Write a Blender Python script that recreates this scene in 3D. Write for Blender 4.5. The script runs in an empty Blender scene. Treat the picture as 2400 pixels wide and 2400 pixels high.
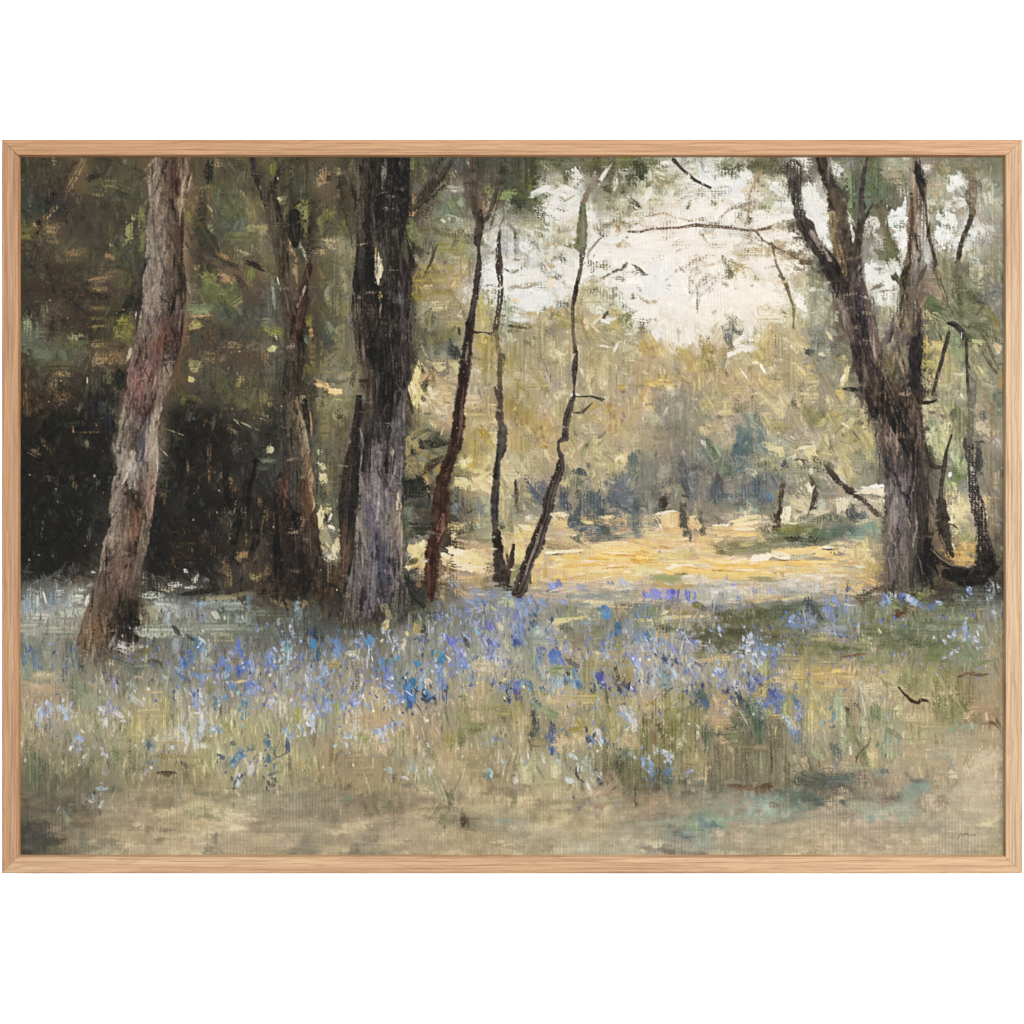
import bpy, math, random
import numpy as np
scene = bpy.context.scene; C = scene.collection
K = 0.000385                                             # metres per photograph pixel (the frame is 0.92 m wide)
def WX(px): return (px-1200.0)*K
def WZ(py): return (1200.0-py)*K
# ---------------------------------------------------------------- camera
cam_d = bpy.data.cameras.new('camera'); cam = bpy.data.objects.new('camera', cam_d); C.objects.link(cam)
DIST, OFFX = 2.6, 0.14
cam.location = (OFFX, -DIST, 0); cam.rotation_euler = (math.radians(90), 0, 0)
cam_d.sensor_width = 36; cam_d.lens = 36*DIST/(2400*K); cam_d.shift_x = -OFFX/(2400*K)
cam_d.clip_start = .05; cam_d.clip_end = 60
scene.camera = cam
# ---------------------------------------------------------------- light: white studio surround, one soft key, one broad front light
world = bpy.data.worlds.new('World'); scene.world = world; world.use_nodes = True
bg = world.node_tree.nodes['Background']; bg.inputs[0].default_value = (1, 1, 1, 1); bg.inputs[1].default_value = .75
def area(name, loc, size, power, col=(1, 1, 1)):
    d = bpy.data.lights.new(name, 'AREA'); d.shape = 'SQUARE'; d.size = size; d.energy = power; d.color = col
    o = bpy.data.objects.new(name, d); C.objects.link(o); o.location = loc
    v = -o.location; o.rotation_euler = v.to_track_quat('-Z', 'Y').to_euler(); return o
area('key_softbox', (2.6, -3.4, 1.7), 1.0, 400, (1, .99, .97))
area('front_softbox', (.2, -5.4, .3), 2.4, 500)
scene.view_settings.view_transform = 'Standard'; scene.view_settings.look = 'None'
scene.view_settings.exposure = 0; scene.view_settings.gamma = 1; scene.view_settings.use_curve_mapping = False
scene.render.engine = 'CYCLES'
# ---------------------------------------------------------------- painter
PX0, PX1, PY0, PY1 = 43.0, 2360.0, 364.0, 2010.0      # painted sheet, in photograph pixels
S = 0.64
NW = int((PX1-PX0)*S); NH = int((PY1-PY0)*S)
rng = np.random.default_rng(7)
def hexc(h):
    if len(h) == 3: return np.array([int(c, 16)*17 for c in h], np.float32)/255
    return np.array([int(h[i:i+2], 16) for i in (0, 2, 4)], np.float32)/255
def smooth(a, b, x):
    t = np.clip((x-a)/(b-a), 0, 1); return t*t*(3-2*t)
def upsample(g, H, W):
    h, w = g.shape[:2]
    def axis(n, m):
        p = np.clip((np.arange(m)+.5)*n/m-.5, 0, n-1.001) if n > 1 else np.zeros(m)
        i = p.astype(int); f = p-i; f = f*f*(3-2*f)
        return i, np.minimum(i+1, n-1), f.astype(np.float32)
    yi, yj, yf = axis(h, H); xi, xj, xf = axis(w, W)
    if g.ndim == 3: yf_, xf_ = yf[:, None, None], xf[None, :, None]
    else: yf_, xf_ = yf[:, None], xf[None, :]
    r = g[yi]*(1-yf_)+g[yj]*yf_
    return r[:, xi]*(1-xf_)+r[:, xj]*xf_
def noise(cx, cy, H=NH, W=NW):                        # value noise, cell size cx by cy pixels, about -1..1
    return upsample(rng.uniform(-1, 1, (max(2, int(H/cy)), max(2, int(W/cx)))).astype(np.float32), H, W)
YY, XX = np.mgrid[0:NH, 0:NW].astype(np.float32)
warp = noise(60, 90)*1.2+noise(14, 30)*.5
RIB = np.sin(2*np.pi*(XX+warp+noise(5, 400)*.6)/4.95)*(.55+.75*np.abs(noise(5, 60))+.4*noise(40, 40))
WEFT = np.sin(2*np.pi*(YY+noise(80, 50)*1.3+noise(20, 12)*.6+noise(300, 4)*.5)/3.7)*(.3+.9*np.abs(noise(50, 4)))*(.6+.6*noise(50, 40))
GRAIN = rng.uniform(-1, 1, (NH, NW)).astype(np.float32)
GRAIN = .5*GRAIN+.5*(np.roll(GRAIN, 1, 0)*.5+np.roll(GRAIN, 1, 1)*.5)
N2, N4, N9, N30 = noise(2.3, 2.3), noise(4, 4), noise(9, 9), noise(34, 30)
BRK = .5*N2+.5*N4+.35*N9+.3*GRAIN                      # where a touch of paint breaks up
STV, STH = noise(2.2, 34), noise(34, 2.2)              # bristle streaks, upright and level
TOOTH = .36*RIB+.3*WEFT+.85*GRAIN+.35*N4+.25*N2              # what a dry brush catches on
IMG = np.zeros((NH, NW, 3), np.float32); HGT = np.zeros((NH, NW), np.float32); LAB = np.zeros((NH, NW), np.int32)
def X(x): return (x-PX0)*S
def Y(y): return (y-PY0)*S
TAN = np.array([.57, .48, .38], np.float32)
def lay(y0, y1, x0, x1, al, col, h=0, lab=None):
    a = al[..., None]; IMG[y0:y1, x0:x1] = IMG[y0:y1, x0:x1]*(1-a)+col*a
    if h: HGT[y0:y1, x0:x1] = HGT[y0:y1, x0:x1]*(1-.8*al)+h*al
    if lab is not None:
        L = LAB[y0:y1, x0:x1]; L[al > .5] = lab
def dab(x, y, w, h, a, col, dry=.25, soft=.25, hgt=0., streak=.05, op=1., jag=.4, brk=.7, lab=None):
    """one touch of the brush: centre, length, breadth (photo px), angle, colour"""
    cx, cy, L, B = X(x), Y(y), max(w*S/2, .6), max(h*S/2, .6)
    R = max(L, B)*1.25+2
    x0, x1, y0, y1 = int(max(cx-R, 0)), int(min(cx+R+1, NW)), int(max(cy-R, 0)), int(min(cy+R+1, NH))
    if x1-x0 < 1 or y1-y0 < 1: return
    c, s = math.cos(math.radians(a)), math.sin(math.radians(a))
    dx, dy = XX[y0:y1, x0:x1]-cx, YY[y0:y1, x0:x1]-cy
    u, v = (dx*c+dy*s)/L, (-dx*s+dy*c)/B
    k = rng.integers(0, 97)
    br = np.interp(v*8+k, np.arange(-40, 160), BR)     # bristle profile across the brush
    n9, n4, n2 = N9[y0:y1, x0:x1], N4[y0:y1, x0:x1], N2[y0:y1, x0:x1]
    r = np.power(np.abs(u)**2.5+np.abs(v)**2.5, 1/2.5)+jag*(.6*n9+.65*n4+.45*n2)+br*jag*.9*np.abs(u)
    al = 1-smooth(1-soft, 1+.35*soft+1.2/max(B, 1.2)*.3, r)
    if dry > 0:
        al = al*smooth(-.55+dry*1.9-.25, -.55+dry*1.9+.45, TOOTH[y0:y1, x0:x1]+.7*br+.9-.35*r*dry)
    if brk > 0: al = al*(1-brk*smooth(-.1, .75, BRK[y0:y1, x0:x1]*(1 if k % 2 else -1)))
    col = np.clip(col+(streak*br+.03*n9+.02*n2)[..., None]*np.array([1, .97, .9], np.float32), 0, 1)
    lay(y0, y1, x0, x1, (al*op).astype(np.float32), col, hgt*(1+.5*float(rng.normal())), lab)
    if hgt > 0: HGT[y0:y1, x0:x1] += al*hgt*(.5*br+.6*smooth(.55, .85, r)*(1-smooth(.9, 1.05, r)))
BR = np.convolve(rng.normal(0, 1, 200), [.25, .5, .25], 'same').astype(np.float32)
def line(pts, col, dry=.2, streak=.05, hgt=0., lab=None, op=1., col2=None, jag=.3, taper=False):
    """a drawn limb: points (x, y, width)"""
    p = np.array(pts, np.float32)
    if taper:
        if len(p) == 2: p = np.stack([p[0], (p[0]+p[1])/2, p[1]])
        p[0, 2] *= .3; p[-1, 2] *= .3
    P = np.stack([X(p[:, 0]), Y(p[:, 1])], 1); Wd = p[:, 2]*S
    m = Wd.max()+3
    x0, x1 = int(max(P[:, 0].min()-m, 0)), int(min(P[:, 0].max()+m, NW)); y0, y1 = int(max(P[:, 1].min()-m, 0)), int(min(P[:, 1].max()+m, NH))
    if x1 <= x0 or y1 <= y0: return
    gx, gy = XX[y0:y1, x0:x1]+1.2*N30[y0:y1, x0:x1], YY[y0:y1, x0:x1]
    best = np.full(gx.shape, 1e9, np.float32); vv = np.zeros_like(best); tt = np.zeros_like(best)
    n = len(P)-1
    for i in range(n):
        a, b = P[i], P[i+1]; d = b-a; l2 = max(float(d@d), 1e-6)
        t = np.clip(((gx-a[0])*d[0]+(gy-a[1])*d[1])/l2, 0, 1)
        ex, ey = gx-a[0]-t*d[0], gy-a[1]-t*d[1]
        w = np.maximum(Wd[i]*(1-t)+Wd[i+1]*t, 1.1)/2
        q = np.hypot(ex, ey)/w; sg = np.sign(ex*-d[1]+ey*d[0])
        k = q < best; best = np.where(k, q, best); vv = np.where(k, q*sg, vv); tt = np.where(k, (i+t)/n, tt)
    br = np.interp(vv*6+tt*2.5+rng.integers(0, 97), np.arange(-40, 160), BR)
    al = 1-smooth(.8, 1.15, best+jag*(.35*N9[y0:y1, x0:x1]+.5*N4[y0:y1, x0:x1]+.45*N2[y0:y1, x0:x1])+.25*N30[y0:y1, x0:x1])
    q_ = -.55+(dry if dry > .3 else dry*.45)*1.9
    al = al*smooth(q_-.25, q_+.45, TOOTH[y0:y1, x0:x1]+.5*br+.9)
    c = col if col2 is None else col*(1-tt[..., None])+col2*tt[..., None]
    c = np.clip(c+(streak*br+.04*N4[y0:y1, x0:x1]+.05*N9[y0:y1, x0:x1])[..., None], 0, 1)
    lay(y0, y1, x0, x1, (al*op).astype(np.float32), c, hgt, lab)
    if hgt: HGT[y0:y1, x0:x1] += al*hgt*.5*br
def strip(rows, cols, lab=None, dry=.12, streak=.055, hgt=.5, jag=2.8, op=1., fleck=.22, tint=(1, 1, 1), low=None):
    """a broad trunk: rows (y, left, right); cols (y, colours across)"""
    r = np.array(rows, np.float32); ys = np.arange(int(max(Y(r[0, 0]), 0)), int(min(Y(r[-1, 0])+1, NH)))
    yy = ys/S+PY0
    xl, xr = np.interp(yy, r[:, 0], r[:, 1]), np.interp(yy, r[:, 0], r[:, 2])
    x0, x1 = int(max(X(xl.min())-8, 0)), int(min(X(xr.max())+8, NW)); y0, y1 = ys[0], ys[-1]+1
    n9, n4 = N9[y0:y1, x0:x1], N4[y0:y1, x0:x1]
    px = XX[y0:y1, x0:x1]/S+PX0
    u = (px-xl[:, None])/(xr-xl)[:, None]
    wpx = (xr-xl)[:, None]
    cy = np.array([c[0] for c in cols], np.float32); C = np.array([[hexc(h) for h in c[1].split()] for c in cols], np.float32)*np.array(tint, np.float32)
    if low: C = C*(1+(low[1]-1)*smooth(low[0]-60, low[0]+60, cy))[:, None, None]
    k = C.shape[1]
    # colour looked up with a wandering offset, so the patches have brushed, not ruled, borders
    yq = yy[:, None]+14*n9+26*N30[y0:y1, x0:x1]+22*STV[y0:y1, x0:x1]
    uq = np.clip(u, 0, 1)*k-.5+.28*n9+.2*STV[y0:y1, x0:x1]
    fi = np.interp(yq, cy, np.arange(len(cy))); fi = np.clip(fi, 0, len(cy)-1.001); i = fi.astype(int); f = smooth(.15, .85, fi-i)[..., None]
    uq = np.clip(uq, 0, k-1.001); j = uq.astype(int); g = smooth(.1, .9, uq-j)[..., None]
    j2 = np.minimum(j+1, k-1)
    c = (C[i, j]*(1-g)+C[i, j2]*g)*(1-f)+(C[i+1, j]*(1-g)+C[i+1, j2]*g)*f
    lean = np.interp(yy, r[:, 0], (r[:, 1]+r[:, 2])/2); lean = np.convolve(np.pad(lean, 45, 'edge'), np.ones(91)/91, 'valid')
    br = np.interp((px-lean[:, None])*.9+n9*.8+.6*n4, np.arange(-120, 120), BR2)
    n2 = N2[y0:y1, x0:x1]; gr = GRAIN[y0:y1, x0:x1]
    c = np.clip(c+(streak*(br*.6+STV[y0:y1, x0:x1]*.6)+.035*n4+.03*n2+.04*gr*c.mean(2)*2)[..., None], 0, 1)
    sp = fleck*smooth(.55, 1.2, TOOTH[y0:y1, x0:x1]+.5*br+.9*N30[y0:y1, x0:x1]+.3*n9)[..., None]; c = c*(1-sp)+TAN*sp
    edge = np.minimum(u, 1-u)*wpx+jag*(n9*.7+n4*.4+n2*.2+1.2*N30[y0:y1, x0:x1])
    al = smooth(-1.5, 2., edge)*smooth(0, .5, ((r[-1, 0]-yy)/55)[:, None]+.5*(n9+.5*n4+.5*br)-.1)*smooth(0, .15, (r[-1, 0]-yy)/55)[:, None]
    q_ = -.55+(dry+.13*(1-smooth(0, 9, edge)))*1.9
    al = al*smooth(q_-.25, q_+.45, TOOTH[y0:y1, x0:x1]+.5*br+.9)
    lay(y0, y1, x0, x1, (al*op).astype(np.float32), c, hgt, lab)
    HGT[y0:y1, x0:x1] += al*hgt*.6*br
BR2 = np.convolve(rng.normal(0, 1, 240), [.3, .4, .3], 'same').astype(np.float32)
STY = {'': dict(dry=.28, soft=.4, jag=.5), 's': dict(dry=.1, soft=.8, jag=.6, streak=.02, brk=.5), 'd': dict(dry=.57, soft=.5, jag=.6),
       'i': dict(dry=0, soft=.08, hgt=1.1, streak=.035, jag=.3, brk=.12), 'k': dict(dry=.14, soft=.2, hgt=.4, jag=.42, brk=.45), 'v': dict(dry=.36, soft=.5, streak=.09, jag=.65)}
def dabs(txt, ox, oy, sat=1., q=3.22):
    """touches read off one window of the painting (window coordinates, magnified q times)"""
    for ln in txt.split('\n'):
        for e in ln.split(';'):
            f = e.split()
            if len(f) < 6: continue
            x, y, w, h, a = map(float, f[:5])
            c = hexc(f[5]); l = c.mean(); t = sat*(.86 if c[2] > c[0]+.1 else 1)
            st = f[6] if len(f) > 6 else ''; px, py = ox+x/q, oy+y/q
            if py > 1780: t *= .8
            if st == 'd' and l > .36 and px < 950 and py < 1400: c = c*1.1
            if st == 'k' and l < .5 and 1200 < px < 1780 and py < 740: st = 'd'; w *= 1.15; h *= 1.15      # leaves against the light are rubbed in, not laid on
            if st == 'i' and py > 1440 and l < .36: st = 'k'; c = c*.7+np.array([.14, .15, .17], np.float32); w *= .85
            if st == 'i' and l > .6 and (py > 1440 or (px < 640 and py > 1290)): w *= .8; h *= .75
            if st == 'k' and py > 1480 and l > .5: w *= .85; h *= .8
            if py > 1440 and st in 'ki' and l > .66 and c[2] < c[0]+.08: w *= .75; h *= .7; c = c*.94
            blue = py > 1440 and st in 'kv' and c[2] > c[0]+.1
            if blue and st == 'k': w *= .8; h *= .8
            dab(px, py, w/q, h/q, a, l+(c-l)*t, **STY[st])
            if blue:                                          # a spike of bells is several small touches
                for _ in range(4):
                    f2 = rng.uniform(.8, 1.2); dab(px+rng.normal(0, 11), py+rng.normal(0, 11), rng.uniform(6, 12), rng.uniform(3.5, 6.5), rng.normal(90, 30), np.clip((l+(c-l)*t*.95)*f2, 0, .85), dry=.2, soft=.25, brk=.5, hgt=.3)
# ---- trunks: rows (y, left, right) and colours across, read off the photograph
def B(x, y, w): return (620+x/3.22, 360+y/3.22, w/3.22)
def B2(x, y, w): return (620+x/3.22, 910+y/3.22, w/3.22)
def C_(x, y, w): return (1200+x/3.22, 360+y/3.22, w/3.22)
def C2(x, y, w): return (1200+x/3.22, 910+y/3.22, w/3.22)
def D(x, y, w): return (1770+x/3.22, 360+y/3.22, w/3.22)
def D2(x, y, w): return (1770+x/3.22, 910+y/3.22, w/3.22)
def A(x, y, w): return (40+x/3.22, 360+y/3.22, w/3.22)
def A2(x, y, w): return (40+x/3.22, 910+y/3.22, w/3.22)
def paint_trees():
    # 1 pale pinkish-brown trunk at the left
    strip([(362, 355, 447), (400, 350, 445), (484, 348, 431), (534, 341, 428), (596, 338, 428), (640, 334, 434), (702, 330, 437), (748, 324, 428), (810, 309, 420), (857, 299, 406), (913, 289, 380), (960, 283, 376), (1003, 276, 367), (1050, 272, 366), (1096, 267, 369), (1158, 259, 364), (1220, 252, 351), (1283, 239, 341), (1345, 222, 330), (1407, 206, 322), (1469, 188, 326), (1500, 178, 322), (1530, 176, 290), (1552, 182, 262)],
          [(362, '776c5e 65503f 4c3a2e 6a5947'), (410, '84776a 6a5646 4c3028 8a7560'), (470, '887a6c 6b5a4c 5a4838 a08c74'), (540, '7b6c62 82766a 6a5848 4d3a30'), (600, '8d8276 968a7c 6f5c4c 55463a'), (640, '8a7d70 877a6c 605244 40352c'), (700, '8c7d74 8a7d74 55483c 6a5a50'), (760, '8a7a70 7a6560 5f4a40 544038'), (810, '705c50 75564a 684236 4a3530'), (860, '7a5c54 80605a 6a4a44 40342f'), (905, '866660 7e544e 7c6458 8a7a68'), (925, '8a6f66 6f4c4a 70504a 85715f'), (945, '6f5450 5a3c3c 55393a 7c6858'), (972, '94887a 756864 5c504c 9a8c7a'), (1000, '8c8072 5e5250 585458 a09284'), (1040, '857a6c 6c5c50 585664 a09284'), (1070, '8f8478 a39a8c 625c68 9c8e7c'), (1100, '8a7d72 a09a90 8a8478 94806f'), (1130, '857870 a89e94 6a5850 8e7268'), (1165, '80746c 4a3c36 40302c 80645a'), (1200, '857a6e 7c6656 6a4c36 866c5e'), (1250, '94867a 8c7868 6e523e 7a6a5c'), (1290, '8e7e6e 80695a 4a3830 6f5f50'), (1315, '6c5a4e 70584c 705448 6a5a4c'), (1370, '6f5f50 6a5346 785e50 584a3e'), (1420, '75624e 5f4d3c 40372e 30291f'), (1469, '7c664c 6a5540 352d24 25211c'), (1500, '8a6a48 6f5238 40332a 2b251f'), (1550, '6b6050 5a4c3c 554a3c 666050')], lab=1, tint=(1.0, .965, .93), fleck=.25)
    for p, c, k in [([A(1060, 1070, 12), A(1110, 1110, 22), A(1170, 1130, 12)], '40342c', 0), ([A(1070, 760, 30), A(1095, 850, 24), A(1110, 930, 10)], '4f4a40', 0), ([A(1130, 420, 12), A(1080, 560, 8)], '54483c', 0), ([A(1230, 1040, 22), A(1215, 1150, 14)], 'b4b0ac', 0), ([A(1250, 430, 20), A(1235, 560, 36), A(1240, 700, 24)], '3c2a28', 0), ([A(970, 780, 10), A(930, 900, 24), A(905, 1180, 20), A(890, 1380, 16)], '36353a', 0), ([A(890, 1190, 14), A(885, 1240, 8)], 'c0bcbc', 0),
                    ([A(1210, 900, 16), A(1230, 1000, 30), A(1215, 1250, 26)], '4c382c', 0), ([A(1225, 1180, 20), A(1220, 1380, 16)], '7a6a60', 0), ([A(1100, 1480, 50), A(1200, 1570, 40)], '44302c', 0), ([A(1110, 1590, 24), A(1140, 1660, 18)], '23241f', 0), ([A(1050, 1410, 60), A(1070, 1440, 40)], '7c4e36', 0), ([A(960, 1690, 30), A(1010, 1700, 24)], 'ac7870', 0),
                    ([A2(1030, 200, 40), A2(1020, 400, 36), A2(1040, 560, 40), A2(1030, 680, 24)], 'a4968a', 0), ([A2(840, 560, 36), A2(860, 700, 44), A2(880, 750, 20)], 'bcb4ac', 0), ([A2(900, 600, 60), A2(910, 690, 40)], '8a887c', 0), ([A2(800, 800, 40), A2(850, 780, 60), A2(930, 800, 30)], '3c2e2a', 0), ([A2(860, 900, 50), A2(890, 1000, 40), A2(870, 1080, 40)], '6a4a34', 0), ([A2(915, 1100, 10), A2(890, 1200, 50), A2(880, 1270, 30)], '352c26', 0), ([A2(740, 1250, 10), A2(690, 1280, 26), A2(650, 1300, 20)], '3f342e', 0), ([A2(940, 1120, 24), A2(960, 1230, 20)], '8f8068', 0), ([A2(740, 1460, 14), A2(735, 1540, 10)], '9a8c74', 0), ([A2(830, 1640, 60), A2(820, 1800, 90)], '2a241f', 0), ([A2(880, 840, 30), A2(840, 1000, 30)], '5f4432', 0)]:
        line(p, hexc(c)*np.array([.96, .92, .89], np.float32), dry=.32, lab=1, hgt=.4, op=.8, taper=True)
    # 2 greenish-brown forked tree behind it
    line([A(1770, 30, 60), A(1790, 130, 70), A(1850, 270, 70), A(1932, 480, 50)], hexc('392d28'), dry=.2, lab=2, hgt=.4); line([A(1830, 240, 14), A(1880, 400, 20), A(1915, 560, 16)], hexc('8a8070'), dry=.5)
    strip([(428, 612, 640), (484, 622, 655), (540, 632, 670), (600, 643, 676), (660, 650, 678), (720, 655, 690), (760, 663, 712), (800, 665, 715), (850, 662, 712), (910, 650, 702), (972, 648, 706), (1034, 651, 724), (1096, 658, 729), (1158, 642, 735), (1220, 638, 741), (1283, 637, 748), (1345, 636, 762), (1391, 630, 772), (1425, 638, 755)],
          [(428, '4a4032 48402f 40372a'), (500, '5a4f3c 544c38 3a3328'), (560, '57503e 4d4636 403828'), (620, '5a513d 4c4434 584c38'), (700, '4d463a 453d32 5a4c3a'), (770, '55503f 4a3028 4a3226'), (820, '565042 4a4436 3c322a'), (880, '4c4a40 4a4436 3a3229'), (930, '4c4840 4d4438 3f352b'), (980, '4a453c 55503f 806c50'), (1040, '423e37 5a5446 8c7458'), (1096, '46403a 4a4a40 866c4a'), (1158, '52382a 444238 705438'), (1220, '3a2c24 332d29 5a4030'), (1283, '3c2c22 2d2724 4a3a30'), (1345, '38291f 2c2522 443830'), (1391, '3a2b20 33291f 4c3c2c'), (1425, '4c4230 3c3022 50402c')], lab=2, fleck=.12, tint=(.93, .89, .85))
    line([B(330, 850, 50), B(285, 1050, 66), B(255, 1250, 90), B(235, 1360, 80)], hexc('4a3228'), dry=.22, lab=2, hgt=.4); line([B(300, 1000, 20), B(240, 1150, 16)], hexc('9c8c7c'), dry=.5); line([B(215, 450, 80), B(215, 560, 90), B(225, 680, 60)], hexc('1f1d1b'), dry=.05, hgt=.4)
    line([B2(80, 800, 24), B2(95, 1000, 30), B2(90, 1200, 60), B2(110, 1400, 80)], hexc('211d1a'), dry=.2, lab=2); line([B2(220, 950, 60), B2(240, 1060, 50)], hexc('1f1d1b'), dry=.15, lab=2); line([B2(165, 700, 20), B2(140, 950, 16)], hexc('6a4430'), dry=.4, lab=2); line([B2(330, 620, 30), B2(340, 760, 24), B2(370, 900, 10)], hexc('a48660'), dry=.4, lab=2); line([B2(280, 700, 30), B2(290, 860, 24)], hexc('5c3626'), dry=.3, lab=2); line([B2(300, 100, 60), B2(315, 250, 40), B2(330, 330, 16)], hexc('2b2520'), dry=.2, lab=2); line([B2(260, 170, 16), B2(290, 330, 30), B2(320, 480, 24)], hexc('948468'), dry=.4, lab=2); line([B2(340, 180, 14), B2(345, 360, 14)], hexc('84684a'), dry=.4)
    # dark companion trunk left of the great one
    strip([(925, 832, 848), (972, 827, 848), (1003, 822, 842), (1065, 806, 845), (1127, 799, 845), (1190, 793, 836), (1252, 793, 821), (1314, 797, 818), (1365, 790, 810), (1395, 795, 808)], [(925, '2c2621 24211d'), (1000, '352a22 221f1c'), (1065, '3a2c20 2a241c'), (1127, '3a2a20 23201c'), (1190, '2c2420 262420'), (1252, '4a3028 54402f'), (1314, '503428 6a503c'), (1395, '4a3222 48402f')], lab=3, dry=.15)
    # 3 great dark double trunk
    strip([(362, 842, 882), (400, 803, 882), (440, 818, 886), (490, 829, 872), (540, 836, 869), (590, 832, 871), (640, 825, 875), (700, 821, 890), (724, 821, 900)], [(362, '4a4434 3f3428'), (400, '5f573c 4a3f2e'), (440, '463428 3a2c24'), (470, '46402a 38291f'), (520, '50402f 2c2520'), (580, '40342a 221f1c'), (640, '2b2520 1f1d1b'), (724, '262019 1f1c1a')], lab=4)
    strip([(362, 888, 960), (410, 882, 957), (480, 872, 956), (530, 866, 948), (580, 878, 938), (620, 892, 955), (655, 897, 964), (700, 894, 960), (724, 890, 960)], [(362, '2f2b25 26231f 2c2924'), (420, '2a2621 2b2322 1f1d1b'), (480, '23201d 2e2523 1d1b1a'), (530, '3a342c 332a26 2a2822'), (580, '4c4234 3a332a 3c3829'), (620, '3f372c 33291f 2f2320'), (660, '38332b 2e2522 332523'), (724, '2e2a22 3a3430 32282a')], lab=4)
    strip([(700, 820, 960), (760, 822, 961), (800, 832, 958), (850, 840, 958), (870, 858, 962), (890, 863, 964), (910, 853, 952), (972, 857, 950), (1034, 846, 944), (1096, 843, 940), (1158, 837, 938), (1220, 833, 938), (1283, 830, 940), (1345, 818, 944), (1407, 800, 962), (1440, 795, 950), (1472, 806, 925)],
          [(700, '2a231d 1f1c19 2c2620 383230'), (735, '382b22 332820 2c2520 3c3232'), (760, '46382a 352a22 2c2621 443a3a'), (800, '46352a 1f1c1a 2c2522 40363a'), (850, '54463a 1d1b19 2f2524 3a2e2e'), (890, '4c3c2e 1f1c1a 2a2220 38292a'), (930, '54463a 2a2420 332824 5c524e'), (972, '4c4238 352c2c 2a2320 645a60'), (1015, '30282a 453a3c 3c3436 605860'), (1045, '2f2628 4e464c 504850 5a5058'), (1080, '38302f 55505a 443a3e 665c64'), (1110, '4a4040 6a6068 4c4044 605660'), (1140, '5c5250 6e6468 625860 665a5e'), (1190, '645a56 585264 70666a 80705f'), (1215, '6a5f5a 565068 6c6468 8a7a66'), (1240, '6c6258 56505c 665c60 7c6a5a'), (1283, '625852 524c60 4a4456 70605a'), (1320, '5c544e 605868 4c4666 645a5a'), (1345, '584f4e 665e68 444060 605854'), (1407, '504640 5c545a 403a44 484440'), (1440, '564c40 4c423c 3a3232 4a4a40'), (1472, '5f5840 4a4234 3f362c 545444')], lab=4, streak=.08, fleck=.3, low=(1060, 1.16), tint=(1, .98, .96))
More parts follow.
